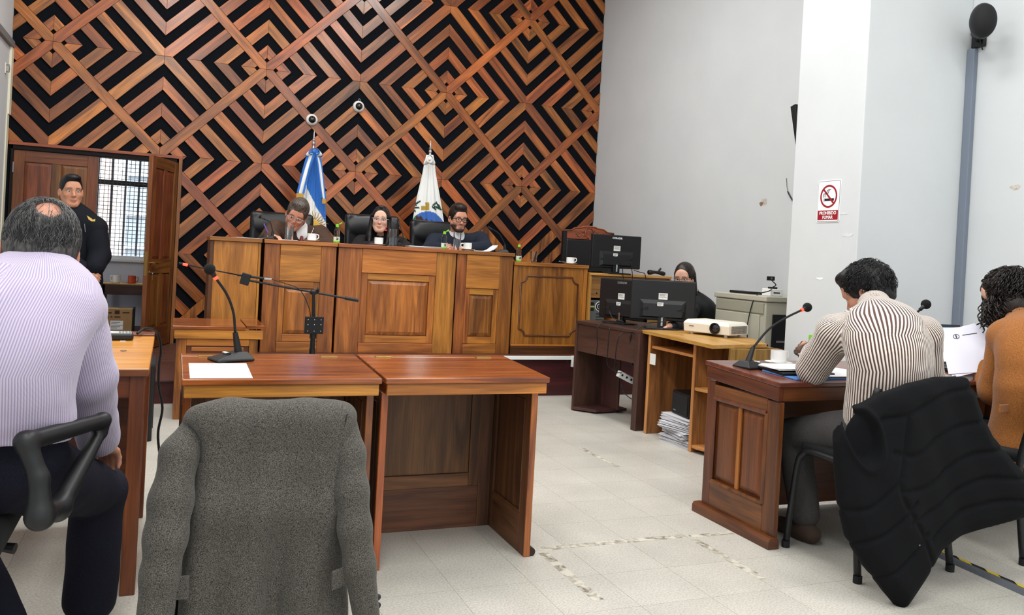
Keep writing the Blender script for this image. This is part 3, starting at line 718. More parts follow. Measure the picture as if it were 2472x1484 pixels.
# ---- pine hutch on the dais behind the monitors
t = thing('pine_hutch', 'light pine hutch on the dais behind the dark desk, with an open computer bay', 'cabinet', (3.645, 6.96, 0.372))
h = 1.146-0.372; W = 0.895
box('top', t, W_pine['X'], 0, W, -0.01, 0.45, h-0.022, h)
box('side', t, W_pine['Z'], 0.0, 0.022, 0, 0.44, 0, h-0.022); box('side', t, W_pine['Z'], W-0.022, W, 0, 0.44, 0, h-0.022)
box('upper_panel', t, W_oak['X'], 0.022, W-0.022, 0.012, 0.03, h-0.235, h-0.024)
box('bay_shelf', t, W_pine['X'], 0.022, W-0.022, 0.01, 0.44, 0.28, 0.302)
box('bay_divider', t, W_pine['Z'], 0.30, 0.32, 0.01, 0.44, 0.30, h-0.235)
box('lower_panel', t, W_oak['X'], 0.022, W-0.022, 0.012, 0.03, 0, 0.28)
box('bay_panel', t, W_oak['X'], 0.32, W-0.022, 0.012, 0.03, 0.30, h-0.235)
box('bay_back', t, M_blackgap, 0.022, W-0.022, 0.42, 0.44, 0, h-0.024, bev=0)
build('cable_hole', MB().cyl((0.085, 0.012, h-0.19), (0.085, 0.008, h-0.19), 0.008), M_blackgap, t)

# ---- beige metal rack cabinet
M_beige = plain('beige_enamel', (176, 174, 158), rough=0.45, noise=0.05, nscale=6)
M_beige_d = plain('beige_enamel_dark', (150, 148, 132), rough=0.5)
M_blk = plain('black_plastic', (14, 15, 18), rough=0.45)
M_blk_soft = plain('black_matte', (18, 19, 22), rough=0.8)
t = thing('rack_cabinet', 'beige metal cabinet with black glass side standing against the right wall', 'cabinet', (4.10, 5.0, 0))
box('body', t, M_beige, 0.0, 0.70, 0.0, 0.62, 0.0, 1.02, bev=0.008); box('lid', t, M_beige, -0.012, 0.712, -0.012, 0.632, 1.022, 1.062, bev=0.006)
box('door', t, M_beige, -0.010, -0.001, 0.06, 0.60, 0.04, 0.92, bev=0.004); box('top_strip', t, M_beige_d, -0.010, -0.001, 0.02, 0.60, 0.93, 1.01, bev=0.003)
box('door_handle', t, M_blk, -0.02, -0.010, 0.09, 0.125, 0.42, 0.58, bev=0.003)
gp_ = box('glass_door', t, M_blk, 0.06, 0.66, -0.012, -0.001, 0.06, 0.93, bev=0.004)
for k_ in range(5): box('equipment_slot', t, M_greytrim, 0.10, 0.55, -0.0135, -0.0125, 0.2+k_*0.13, 0.215+k_*0.13, bev=0)
for zz in (0.62, 0.70): build('screw', MB().cyl((0.03, -0.004, zz), (0.03, 0.0, zz), 0.006, n=8), M_blk, t)
# ------------------------------------------------------------------ small things
M_foam = plain('foam_windscreen', (12, 12, 14), rough=0.95, bump=0.3, bscale=300)
M_red_led = plain('red_led', (255, 60, 40), rough=0.4, emit=(255, 45, 30), estr=4.0)
M_red_dim = plain('red_ring_off', (150, 30, 26), rough=0.4)
M_chrome = plain('chrome', (200, 202, 205), rough=0.15, metal=1.0)
M_led_w = plain('white_button', (225, 228, 230), rough=0.4)
M_cup = plain('white_china', (236, 236, 234), rough=0.2, coat=0.3)
M_clear = plain('clear_glass', (255, 255, 255), rough=0.0, trans=1.0, ior=1.3)
M_pet = plain('clear_bottle_plastic', (244, 248, 246), rough=0.03, trans=1.0, ior=1.2)
M_green = plain('lime_cap', (126, 205, 48), rough=0.4)
M_water = plain('water', (235, 242, 245), rough=0.0, trans=1.0, ior=1.33)
M_gold = plain('gold_fringe', (190, 150, 60), rough=0.5, noise=0.3, nscale=200)

def goose_mic(label, base, yaw, neck, led=True, s=1.0, headr=0.019, group=None):
    """neck: points relative to the base centre, in local axes (x along the neck's lean)"""
    t = thing('gooseneck_microphone', label, 'microphone', base, yaw, group)
    L_, Wd, H_ = 0.075*s, 0.055*s, 0.035*s
    b = MB().add([(-L_, -Wd, 0), (L_, -Wd, 0), (L_, Wd, 0), (-L_, Wd, 0), (-L_, -Wd, 0.008*s), (L_, -Wd, 0.008*s), (L_, Wd, 0.008*s), (-L_, Wd, 0.008*s),
                  (-L_*0.75, -Wd*0.5, H_), (-L_*0.2, -Wd*0.5, H_), (-L_*0.2, Wd*0.5, H_), (-L_*0.75, Wd*0.5, H_)],
                 [(0, 3, 2, 1), (0, 1, 5, 4), (1, 2, 6, 5), (2, 3, 7, 6), (3, 0, 4, 7), (4, 5, 9, 8), (5, 6, 10, 9), (6, 7, 11, 10), (7, 4, 8, 11), (8, 9, 10, 11)])
    base_o = build('base', b, M_blk, t, bev=0.004)
    for k_, c in ((-0.35, M_led_w), (0.0, M_led_w), (0.35, M_blk_soft)):
        build('button', MB().ball((L_*0.25, Wd*k_, 0.030*s), (0.010*s, 0.007*s, 0.003)), c, base_o, smooth=True)
    n0 = neck[0]
    build('neck_sleeve', MB().tube([(n0[0], n0[1], H_*0.7), neck[1]], [0.016*s, 0.010*s], 12), M_blk, t, smooth='auto')
    pts = spline(neck[1:], 8)
    build('gooseneck', MB().tube(pts, 0.0055*s, 8), M_blk_soft, t, smooth=True)
    p = Vector(pts[-1]); d = (Vector(pts[-1])-Vector(pts[-2])).normalized()
    build('light_ring', MB().cyl(p, p+d*0.012, 0.009*s, n=12), M_red_led if led else M_blk, t, smooth='auto')
    build('capsule', MB().cyl(p+d*0.012, p+d*0.035, 0.009*s, 0.012*s, n=12), M_blk, t, smooth='auto')
    q = p+d*(0.03+headr*0.8)
    build('windscreen', MB().ball(q, (headr, headr, headr), 16, 12), M_foam, t, smooth=True)
    return t
def cup(label, loc, rz=0.0, saucer=True, r=0.038, h=0.058, mat=None, group='white coffee cups', spoon=False, name='coffee_cup', scup_only=False):
    mat = mat or M_cup
    z0 = 0.010 if saucer else 0.0
    t = thing(name, label, 'cup' if saucer else 'mug', (loc[0], loc[1], loc[2]+z0), rz, group)
    build('bowl', MB().lathe([(0, 0), (r*0.80, 0), (r*0.92, 0.004), (r, 0.02), (r, h), (r-0.003, h), (r-0.003, 0.02), (r*0.8, 0.006), (0, 0.005)], n=28), mat, t, smooth='auto')
    hp = spline([(r-0.002, 0, h*0.85), (r+0.018, 0, h*0.86), (r+0.024, 0, h*0.55), (r+0.014, 0, h*0.28), (r-0.002, 0, h*0.22)], 5)
    build('handle', MB().tube(hp, 0.0045, 8), mat, t, smooth=True)
    build('coffee', MB().cyl((0, 0, h*0.7), (0, 0, h*0.7+0.001), r-0.0032, n=24), plain('coffee', (60, 36, 22), rough=0.2), t)
    return t
def saucer(label, loc, group='white saucers'):
    o = build('saucer', MB().lathe([(0, 0), (0.035, 0), (0.04, 0.003), (0.068, 0.011), (0.07, 0.013), (0.066, 0.0125), (0.04, 0.0065), (0, 0.006)], n=32), M_cup, None, smooth='auto', loc=loc, label=label, cat='saucer', group=group)
    return o
def spoon(label, loc, rz, tilt=1.0):
    t = build('teaspoon', MB().tube(spline([(0, 0, 0), (0.03, 0, 0.004), (0.09, 0, 0.004)], 4), [0.0025]*9, 6).ball((-0.012, 0, 0.0), (0.016, 0.010, 0.003)), M_chrome, None, smooth=True, loc=loc, label=label, cat='spoon')
    t.rotation_euler = (0, -tilt, rz); return t
def tumbler(label, loc, r=0.031, h=0.115, water=0.62, rb=None, name='drinking_glass'):
    rb = rb or r
    t = thing(name, label, 'glass', loc, 0, 'drinking glasses')
    build('wall', MB().lathe([(0, 0), (rb, 0), (r, h), (r-0.0022, h), (rb-0.0022, 0.010), (0, 0.010)], n=28), M_clear, t, smooth='auto')
    if water: 
        rw = rb-0.0022+(r-rb)*water-0.0004
        build('water', MB().lathe([(0, 0.0105), (rb-0.0028, 0.0105), (rw, h*water), (0, h*water)], n=28), M_water, t, smooth='auto')
    return t
def bottle(label, loc, h=0.155, capstyle='ribbon', rz=0.0, full=True):
    t = thing('water_bottle', label, 'bottle', loc, rz, 'small water bottles with lime caps')
    r = 0.026
    build('body', MB().lathe([(0, 0), (r, 0), (r, 0.055), (r*0.82, 0.075), (r*0.95, 0.095), (r*0.8, 0.115), (r*0.5, 0.130), (r*0.5, 0.137), (0, 0.137)], n=24), M_pet, t, smooth='auto')
    build('label_band', MB().lathe([(r+0.0006, 0.006), (r+0.0006, 0.052)], n=24), plain('bottle_label', (214, 226, 206), rough=0.5), t, smooth='auto')
    build('label_band_green', MB().lathe([(r+0.001, 0.004), (r+0.001, 0.018)], n=24), M_green, t, smooth='auto')
    box('label_mark', t, M_blk, -0.009, 0.009, -r-0.0022, -r-0.0008, 0.026, 0.046, bev=0)
    box('label_glyph', t, M_paper, -0.005, 0.0, -r-0.003, -r-0.002, 0.031, 0.041, bev=0)
    build('cap', MB().lathe([(0, 0.136), (0.014, 0.136), (0.0135, 0.158), (0, 0.16)], n=16), M_green, t, smooth='auto')
    if capstyle == 'ribbon':
        build('cap_tab', MB().box(-0.004, 0.004, -0.010, 0.010, 0, 0.03), M_green, t, loc=(0.014, 0, 0.158), rot=(0, 1.0, 0), bev=0.002)
    return t
BT = 1.292
def bench_pt(px, y): return at(px, 590, y)[0]
# --- on the judges' bench (top at z=1.292)
goose_mic('black gooseneck microphone in front of the judge in the brown suit', (bench_pt(648, 7.12), 7.12, BT), radians(150), [(-0.03, 0, 0), (-0.03, 0, 0.07), (-0.005, 0.0, 0.14), (0.045, 0.0, 0.165)], led=False, s=0.85, headr=0.014, group="bench microphones")
goose_mic('thin black gooseneck microphone before the woman judge', (bench_pt(968, 7.16), 7.16, BT), radians(120), [(-0.03, 0, 0), (-0.03, 0, 0.07), (0.0, 0.0, 0.14), (0.03, 0.0, 0.19)], led=False, s=0.75, headr=0.010, group="bench microphones")
goose_mic('black gooseneck microphone right of the bearded judge', (bench_pt(1212, 7.14), 7.14, BT-0.002), radians(165), [(-0.03, 0, 0), (-0.025, 0, 0.08), (0.03, 0.0, 0.17), (0.10, 0.0, 0.21)], led=False, s=0.85, headr=0.010, group="bench microphones")
for px, lab, rz in ((752, 'by the glass of the judge in brown', 0.3), (914, 'before the woman judge', 1.8), (1129, 'before the bearded judge', 3.0)):
    x = bench_pt(px, 7.08); saucer('white saucer '+lab, (x, 7.08, BT)); cup('white cup '+lab, (x, 7.08, BT), rz)
spoon('teaspoon standing in the cup of the judge in brown', (bench_pt(748, 7.08), 7.075, BT+0.035), 0.6, 1.15)
tumbler('tall water glass before the judge in brown', (bench_pt(697, 7.04), 7.04, BT), r=0.034, h=0.155, water=0.72)
tumbler('tall water glass before the woman judge', (bench_pt(948, 7.06), 7.06, BT), r=0.033, h=0.15, water=0.5)
tumbler('tall water glass before the bearded judge', (bench_pt(1103, 7.04), 7.04, BT), r=0.034, h=0.155, water=0.6)
bottle('water bottle standing between the judge in brown and the woman judge', (bench_pt(812, 7.05), 7.05, BT))
bottle('water bottle in the hand of the bearded judge', (bench_pt(1072, 7.13), 7.13, BT))
xb, yb_, zb_ = at(1252, 624, 7.08); bottle('water bottle on the lowest bench unit by the step in the tops', (xb, 7.08, 1.214), capstyle='plain')
tumbler('small empty flared tumbler on the lowest bench unit', (at(1288, 628, 7.1)[0], 7.1, 1.214), r=0.038, h=0.105, water=0, rb=0.028, name='flared_tumbler')
x = at(1377, 628, 7.1)[0]; saucer('white saucer at the right end of the lowest bench unit', (x, 7.1, 1.214)); cup('white cup at the right end of the lowest bench unit', (x, 7.1, 1.214), -0.1)
spoon('teaspoon on the saucer at the right end of the lowest bench unit', (x-0.05, 7.06, 1.214+0.014), pi, 0.08)
def sheets(name, label, loc, rz, w_, d_, n=4, mat=None, curl=0.0, cat='papers', group=None):
    t = thing(name, label, cat, loc, rz, group)
    for k_ in range(n):
        g = MB(); nx, ny = 7, 2; a = random.uniform(-0.06, 0.06); ox, oy = random.uniform(-0.008, 0.008), random.uniform(-0.006, 0.006)
        z = 0.0012*k_+0.0006
        vs = []; fs = []
        for i in range(nx):
            for j in range(ny):
                u = i/(nx-1); vv = j/(ny-1); xx = (u-0.5)*w_; yy = (vv-0.5)*d_
                zz = z+curl*max(0, u-0.55)**2*(1+0.4*k_/max(1, n))
                vs.append((xx*cos(a)-yy*sin(a)+ox, xx*sin(a)+yy*cos(a)+oy, zz))
        for i in range(nx-1): fs.append((i*ny, (i+1)*ny, (i+1)*ny+1, i*ny+1))
        o = build('sheet', MB().add(vs, fs), mat or M_paper, t)
        sd = o.modifiers.new('solid', 'SOLIDIFY'); sd.thickness = 0.0009; sd.offset = 1
    return t
sheets('paper_sheets', 'white papers under the hand of the judge in brown', (bench_pt(668, 7.2), 7.24, BT), 0.1, 0.30, 0.21, 5)
sheets('paper_sheets', 'white papers left of the first bench microphone', (bench_pt(600, 7.15), 7.16, BT), 0.05, 0.21, 0.26, 3)
sheets('paper_sheets', 'thick stack of papers between the woman and the bearded judge', (bench_pt(1018, 7.12), 7.12, BT), 0.04, 0.30, 0.22, 12)
sheets('paper_sheets', 'curled white papers right of the bearded judge', (bench_pt(1166, 7.13), 7.13, BT-0.002), -0.05, 0.22, 0.2, 4, curl=0.22)
# --- front table
goose_mic('black gooseneck microphone on the left lift-lid table', (0.235, 3.46, 0.7845), radians(200), [(-0.03, 0.0, 0), (-0.012, 0.0, 0.11), (0.0, 0.0, 0.19), (0.03, 0.0, 0.26), (0.075, 0.0, 0.32)], led=True, s=1.0, headr=0.022)
def printed_sheet(label, loc, rz, w_=0.21, d_=0.297, tilt=0.0, name='printed_paper'):
    t = thing(name, label, 'paper', loc, rz); t.rotation_euler = (tilt, 0, rz)
    box('sheet', t, M_paper, -w_/2, w_/2, -d_/2, d_/2, 0, 0.0006, bev=0)
    M_ink = plain('faint_ink', (176, 180, 190), rough=0.8); M_logo = plain('logo_ink', (50, 55, 65), rough=0.8)
    for k_, xx in enumerate((-0.035, -0.022)): build('letterhead_mark', MB().ball((xx, d_/2-0.02, 0.0007), (0.005, 0.004, 0.0003), 10, 4), M_logo, t)
    box('text_line', t, M_ink, -0.012, 0.03, d_/2-0.024, d_/2-0.016, 0.0006, 0.0009, bev=0)
    yy = d_/2-0.07
    for k_ in range(9):
        if k_ in (2,): yy -= 0.012; continue
        box('text_line', t, M_ink, -w_/2+0.04, w_/2-(0.03 if k_ % 4 else 0.07), yy-0.0035, yy, 0.0006, 0.0008, bev=0); yy -= 0.011
    return t
printed_sheet('printed white sheet on the left lift-lid table', (0.183, 3.243, 0.7755), 0.0, tilt=math.atan((0.790-0.768)/0.54))
# --- boom microphone stand
t = thing('microphone_stand', 'black boom microphone stand in front of the bench', 'microphone stand', (0.955, 6.0, 0))
pv = Vector((-0.012, 0, 0.928))
build('pole', MB().cyl((0, 0, 0.30), (0, 0, 0.72), 0.017).cyl((0, 0, 0.72), (-0.012, 0, 0.92), 0.011), M_blk, t, smooth='auto')
build('clutch', MB().cyl((0, 0, 0.60), (0, 0, 0.66), 0.024), M_blk, t, smooth='auto')
bx = box('junction_box', t, M_blk_soft, -0.065, 0.065, -0.035, -0.01, 0.635, 0.755)
for a in (-0.045, 0.0, 0.045):
    for b in (0.655, 0.70, 0.735): build('screw', MB().ball((a, -0.036, b), 0.0045, 8, 6), M_chrome, bx, loc=(-bx.location[0], -bx.location[1], -bx.location[2]), smooth=True)
for k_ in range(3):
    a = radians(90+120*k_+20); build('leg', MB().tube([(0, 0, 0.50), (cos(a)*0.30, sin(a)*0.30, 0.012)], 0.009, 8), M_blk, t, smooth='auto')
    build('rubber_foot', MB().ball((cos(a)*0.305, sin(a)*0.305, 0.012), 0.012, 8, 6), M_blk_soft, t, smooth=True)
build('hub', MB().cyl((0, 0, 0.46), (0, 0, 0.53), 0.022), M_blk, t, smooth='auto')
e0 = Vector((1.265-0.955, 0, 0.879)); e1 = Vector((0.46-0.955, 0, 1.0))
build('boom', MB().tube([e0, e1], 0.008, 10), M_blk, t, smooth='auto')
build('counterweight', MB().tube([e0, e0*0.88+e1*0.12], 0.013, 12), M_blk, t, smooth='auto')
build('pivot', MB().ball(pv, (0.028, 0.02, 0.022)).cyl(pv+Vector((0.03, 0, 0)), pv+Vector((0.03, 0, 0.035)), 0.009), M_blk, t, smooth=True)
cl = build('clip', MB().box(-0.03, 0.03, -0.015, 0.015, -0.05, 0.03), M_blk, t, loc=(0.478-0.955, 0, 1.012), rot=(0, 0.25, 0), bev=0.005)
m0 = Vector((0.60-0.955, 0, 1.012)); m1 = Vector((0.42-0.955, 0, 1.03)); m2 = Vector((0.10-0.955, 0, 1.082))
build('mic_body', MB().tube([m0, m1], [0.009, 0.008], 10), M_blk, t, smooth='auto')
build('mic_plug', MB().tube([m0, m0+Vector((0.05, 0, -0.003))], 0.010, 10), M_chrome, t, smooth='auto')
build('mic_neck', MB().tube([m1, m2], 0.0045, 8), M_blk, t, smooth=True)
build('light_ring', MB().tube([m2, m2+Vector((-0.03, 0, 0.006))], [0.010, 0.009], 10), M_red_led, t, smooth='auto')
build('mic_tip', MB().tube([m2+Vector((-0.03, 0, 0.006)), m2+Vector((-0.055, 0, 0.011))], [0.009, 0.006], 10), M_blk, t, smooth='auto')
build('cable', MB().tube(spline([m0+Vector((0.05, 0, -0.003)), (-0.22, 0, 0.985), (-0.12, -0.01, 0.95), (-0.06, -0.02, 0.86), (-0.025, -0.02, 0.74), (-0.02, -0.02, 0.5), (-0.05, -0.03, 0.2)], 6), 0.0035, 6), M_blk, t, smooth=True)

# --- right desk
def zdr(y): return zr(y-DRY0)+0.0005
bx_, by_ = 2.69, 3.36
goose_mic('black gooseneck microphone with red ring at the corner of the panelled desk', (bx_, by_, zdr(by_)-0.002), radians(8), [(-0.03, 0, 0), (0.0, 0, 0.10), (0.10, 0.0, 0.19), (0.22, 0.0, 0.25), (0.33, 0.0, 0.29)], led=True, s=1.05, headr=0.024)
x, y, z = at(2238, 742, 3.28)
goose_mic('black microphone rising behind the striped shirt shoulder', (x-0.25, 3.28, zdr(3.28)-0.002), 0.0, [(-0.03, 0, 0), (-0.01, 0, 0.10), (0.06, 0, 0.20), (0.14, 0, 0.28), (0.20, 0, z-0.765-0.012)], led=False, s=1.05, headr=0.026)
x, y, z = at(1877, 862, 3.45); saucer('white saucer on the panelled desk', (x, 3.44, zdr(3.44))); cup('white cup on the panelled desk behind the papers', (x, 3.44, zdr(3.44)), 0.1, r=0.042, h=0.062)
x = at(1957, 850, 3.42)[0]; bottle('water bottle on the panelled desk beside the striped sleeve', (x, 3.42, zdr(3.42)), capstyle='plain')
x = at(1985, 850, 3.45)[0]; tumbler('clear glass on the panelled desk behind the striped sleeve', (x+0.02, 3.46, zdr(3.46)), r=0.03, h=0.11, water=0.0)
x = at(1905, 885, 3.2)[0]
fo = build('blue_folder', MB().box(-0.16, 0.16, -0.115, 0.115, 0, 0.006), plain('blue_card', (70, 120, 180), rough=0.6), None, loc=(x+0.06, 3.16, zdr(3.16)), rot=(0.045, 0, 0.05), label='blue card folder under the black folder on the panelled desk', cat='folder', bev=0.001)
fo = build('black_folder', MB().box(-0.15, 0.15, -0.11, 0.11, 0, 0.012), M_blk, None, loc=(x+0.05, 3.22, zdr(3.22)+0.0065), rot=(0.045, 0, -0.04), label='black folder between the blue folder and the white papers', cat='folder', bev=0.002)
sheets('paper_sheets', 'white papers on the black folder at the striped elbow', (x+0.05, 3.24, zdr(3.24)+0.0205), -0.1, 0.29, 0.20, 6)
sheets('paper_sheets', 'open white documents under the forearms of the man in stripes', (3.02, 3.2, zdr(3.2)+0.001), 0.0, 0.4, 0.28, 5)
sheets('paper_sheets', 'loose white papers under the laptop edge', (3.48, 3.07, zdr(3.07)+0.001), 0.2, 0.24, 0.14, 3)
# laptop
lt = thing('laptop', 'open laptop with a bright screen between the two people at the panelled desk', 'laptop', (4.05, 3.29, zdr(3.29)), radians(-3))
bs = box('keyboard_base', lt, plain('laptop_dark', (34, 36, 40), rough=0.45), -0.17, 0.17, -0.12, 0.11, 0.001, 0.018)
for r_ in range(4): box('key_row', bs, M_blk_soft, -0.15, 0.15, -0.0+r_*0.024, 0.019+r_*0.024, 0.0095, 0.011, bev=0)
sc_ = thing('screen_hinge', None, None); sc_.parent = lt; sc_.location = (0, 0.11, 0.016); sc_.rotation_euler = (radians(-18), 0, 0); sc_.name = 'screen_lid'
bpy.data.objects.remove(sc_)
def tl(p):  # tilt the lid back
    a = radians(18); x_, y_, z_ = p; return (x_, 0.11+z_*sin(a)+y_*cos(a), 0.016+z_*cos(a)-y_*sin(a))
lid = MB().box(-0.17, 0.17, 0, 0.008, 0, 0.23); lid.v = [tl(p) for p in lid.v]
ld = build('screen_lid', lid, plain('laptop_dark', (34, 36, 40)), lt, bev=0.002)
M_scr = plain('lit_screen', (225, 235, 240), rough=0.3, emit=(225, 236, 242), estr=0.55)
scm = MB().box(-0.158, 0.158, -0.0012, -0.0002, 0.014, 0.212); scm.v = [tl(p) for p in scm.v]; build('display', scm, M_scr, ld)
scm = MB().box(-0.158, 0.158, -0.0018, -0.0012, 0.196, 0.212); scm.v = [tl(p) for p in scm.v]; build('menu_bar', scm, plain('screen_bar', (120, 170, 200), rough=0.3, emit=(120, 170, 200), estr=0.5), ld)
scm = MB().box(-0.02, 0.13, -0.0018, -0.0012, 0.03, 0.16); scm.v = [tl(p) for p in scm.v]; build('window_page', scm, plain('screen_page', (240, 240, 232), rough=0.3, emit=(240, 240, 232), estr=0.7), ld)

# --- left table device and cable
rec = thing('radio_recorder', 'black recorder with grey lit screen on the yellow table', 'recorder', at(290, 803, 3.92)[:2]+(0.8115,), radians(4))
box('body', rec, M_blk, -0.052, 0.052, -0.05, 0.05, 0, 0.028, bev=0.008)
sc = box('screen', rec, plain('lcd_grey', (150, 158, 152), rough=0.2), -0.045, 0.045, -0.04, 0.045, 0.028, 0.030, bev=0.001)
for k_ in range(4): box('lcd_bar', rec, plain('lcd_dark', (92, 100, 98), rough=0.3), -0.005+k_*0.013, 0.003+k_*0.013, -0.035, 0.04, 0.030, 0.0304, bev=0)
cb = [at(332, 803, 3.97), at(350, 794, 4.05), at(372, 797, 4.15), at(385, 815, 4.18), at(388, 850, 4.2), at(384, 880, 4.2), at(383, 930, 4.2), at(392, 985, 4.2), at(382, 1040, 4.2), at(384, 1085, 4.2), at(392, 1130, 4.2), (0.03, 4.2, 0.012)]
cb[0] = (cb[0][0], cb[0][1], 0.832); cb[1] = (cb[1][0], 4.08, cb[1][2])
build('black_cable', MB().tube(spline(cb, 6), 0.006, 8), M_blk, None, smooth=True, label='black cable looping off the yellow table to the floor', cat='cable')
# --- mugs, little shelf and carton in the back room
t = thing('wall_shelf', 'dark narrow shelf table under the window behind the door', 'shelf', (-0.72, 10.55, 0.18))
box('top', t, W_pine['X'], 0, 0.72, 0, 0.35, 0.515, 0.53); box('apron', t, W_brown['X'], 0, 0.72, 0.0, 0.02, 0.40, 0.515)
for a in (0.0, 0.69):
    for b in (0.0, 0.32): box('leg', t, W_brown['Z'], a, a+0.03, b, b+0.03, 0, 0.515)
for px, mat, lab in ((281, M_cup, 'white mug on the shelf behind the door'), (318, plain('orange_glaze', (196, 84, 48), rough=0.3), 'orange mug on the shelf behind the door')):
    x = at(px, 680, 10.66)[0]; cup(lab, (x, 10.66, 0.71), pi if px < 300 else 0.1, saucer=False, r=0.044, h=0.09, mat=mat, group='mugs behind the door', name='mug')
M_card = plain('cardboard', (168, 132, 88), rough=0.8, noise=0.08, nscale=8); M_cprint = plain('carton_print', (70, 48, 32), rough=0.8)
t = thing('carton', 'brown cardboard carton with a white label under the back shelf', 'carton', (-0.53, 10.35, 0.18))
box('body', t, M_card, -0.15, 0.15, -0.12, 0.12, 0, 0.26)
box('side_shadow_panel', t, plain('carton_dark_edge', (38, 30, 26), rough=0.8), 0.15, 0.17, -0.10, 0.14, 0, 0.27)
box('shipping_label', t, M_paper, -0.07, 0.06, -0.122, -0.12, 0.03, 0.13, bev=0)
for a, b, c, d in ((-0.12, -0.06, 0.21, 0.225), (-0.03, 0.02, 0.205, 0.245), (0.05, 0.12, 0.215, 0.228), (-0.11, -0.09, 0.165, 0.178), (-0.07, -0.05, 0.165, 0.178), (-0.03, 0.03, 0.165, 0.178)): box('print_mark', t, M_cprint, a, b, -0.1215, -0.12, c, d, bev=0)
for k_ in range(5): box('label_text', t, M_greytrim, -0.06, 0.0+0.01*(k_ % 3)*3, -0.1225, -0.122, 0.045+k_*0.016, 0.051+k_*0.016, bev=0)

# --- monitors
def monitor(label, c, rz, W_=0.50, H_=0.305, z0=0.10, brand=True):
    """back of the monitor faces local -y"""
    t = thing('computer_monitor', label, 'monitor', c, rz, 'black monitors seen from behind')
    sh = build('back_shell', MB().hexa([(-W_/2, 0, z0), (W_/2, 0, z0), (W_/2, 0.028, z0), (-W_/2, 0.028, z0)], [(-W_/2, 0, z0+H_), (W_/2, 0, z0+H_), (W_/2, 0.028, z0+H_), (-W_/2, 0.028, z0+H_)]), M_blk, t, bev=0.006)
    box('bezel', t, M_blk_soft, -W_/2-0.003, W_/2+0.003, 0.028, 0.042, z0-0.003, z0+H_+0.003, bev=0.002)
    build('rear_bulge', MB().add([(-0.18, 0, z0+0.02), (0.18, 0, z0+0.02), (0.18, 0, z0+0.16), (-0.18, 0, z0+0.16), (-0.15, -0.02, z0+0.03), (0.15, -0.02, z0+0.03), (0.15, -0.012, z0+0.13), (-0.15, -0.012, z0+0.13)], [(0, 4, 5, 1)[::-1], (1, 5, 6, 2)[::-1], (2, 6, 7, 3)[::-1], (3, 7, 4, 0)[::-1], (4, 7, 6, 5)[::-1]]), M_blk, t)
    box('stand_neck', t, M_blk, -0.035, 0.035, -0.012, 0.03, 0.008, z0+0.03)
    build('neck_clip', MB().box(-0.008, 0.008, -0.02, -0.012, 0.02, 0.09), M_chrome, t, bev=0.002)
    build('stand_foot', MB().prism([(-0.12, -0.09), (0.12, -0.09), (0.14, 0.02), (0.10, 0.10), (-0.10, 0.10), (-0.14, 0.02)], 0, 0.010, 'z'), M_blk, t, bev=0.003)
    for (a, b, c_, d) in ((-0.035, 0.035, 0.165, 0.215), (-0.042, 0.005, 0.115, 0.142)):
        lb = box('sticker', sh, M_sticker, a, b, -0.0145 if d < 0.15 else -0.004, -0.0015 if d > 0.15 else -0.012, z0+c_, z0+d, bev=0)
        yy = -0.0150 if d < 0.15 else -0.0045
        for k_ in range(3): box('sticker_text', sh, M_greytrim, a+0.006, b-0.008-0.012*(k_ % 2), yy-0.0004, yy+0.0003, z0+d-0.012-k_*0.010, z0+d-0.008-k_*0.010, bev=0)
    for xx in (-0.14, 0.14): build('vent', MB().prism([(xx-0.035, z0+0.085), (xx+0.03, z0+0.075), (xx+0.03, z0+0.105)], -0.019, -0.005, 'y'), M_blk_soft, t)
    if brand: text('brand_lettering', 'CORADIR', 0.024, M_led_w if brand == 1 else M_greytrim, sh, (0, -0.0008, z0+H_-0.028), (pi/2, 0, 0), bold=0.0008)
    return t
zt_h = 1.146
monitor('black monitor standing on the pine hutch', (3.955, 7.03, zt_h), radians(-3), W_=0.52, H_=0.315, z0=0.055, brand=1)
cA = at(1489, 760, 6.05)
monitor('narrow-looking turned black monitor at the far end of the dark desk', (3.455, 6.02, 0.752), radians(-72), W_=0.50, H_=0.33, z0=0.035, brand=2)
monitor('black monitor facing the secretary on the dark desk', (3.60, 5.62, 0.752), radians(-33), W_=0.50, H_=0.315, z0=0.065, brand=0)
# keyboards
box('keyboard', None, M_blk, 3.78, 3.90, 7.2, 7.36, zt_h, zt_h+0.02, label='black keyboard behind the monitor on the pine hutch', cat='keyboard')
# monitor cables
def cable(label, pts, r=0.004, mat=None, n=6, name='monitor_cable'):
    return build(name, MB().tube(spline(pts, n), r, 6), mat or M_blk, None, smooth=True, label=label, cat='cable')
cable('black cable from the far turned monitor down the dark desk front', [at(1470, 750, 5.98), at(1480, 768, 5.9), at(1505, 778, 5.8), (3.14, 5.80, 0.755), (3.135, 5.8, 0.60), (3.14, 5.82, 0.52)])
cable('black cable from the middle monitor across the dark desk edge', [at(1592, 757, 5.45), at(1605, 775, 5.42), at(1560, 780, 5.45), at(1530, 800, 5.47), (3.13, 5.46, 0.70), (3.135, 5.5, 0.45), at(1500, 900, 5.6)])
cable('black cable loop under the dark desk by the power strip', [(3.135, 5.62, 0.752), (3.13, 5.62, 0.60), (3.16, 5.66, 0.46), at(1495, 905, 5.75), at(1505, 945, 5.7), at(1530, 965, 5.6), at(1545, 960, 5.5)])
cable('black cable hanging from the hutch monitor', [at(1497, 630, 6.9), at(1503, 650, 6.92), (at(1503, 668, 6.93)[0], 6.93, 1.16), at(1505, 690, 6.94), at(1500, 720, 6.94)])
cable('black cable draped over the hutch edge by the monitor', [at(1520, 632, 6.9), at(1525, 650, 6.92), (at(1527, 660, 6.93)[0], 6.935, 1.155), at(1527, 690, 6.94), at(1525, 720, 6.94)])
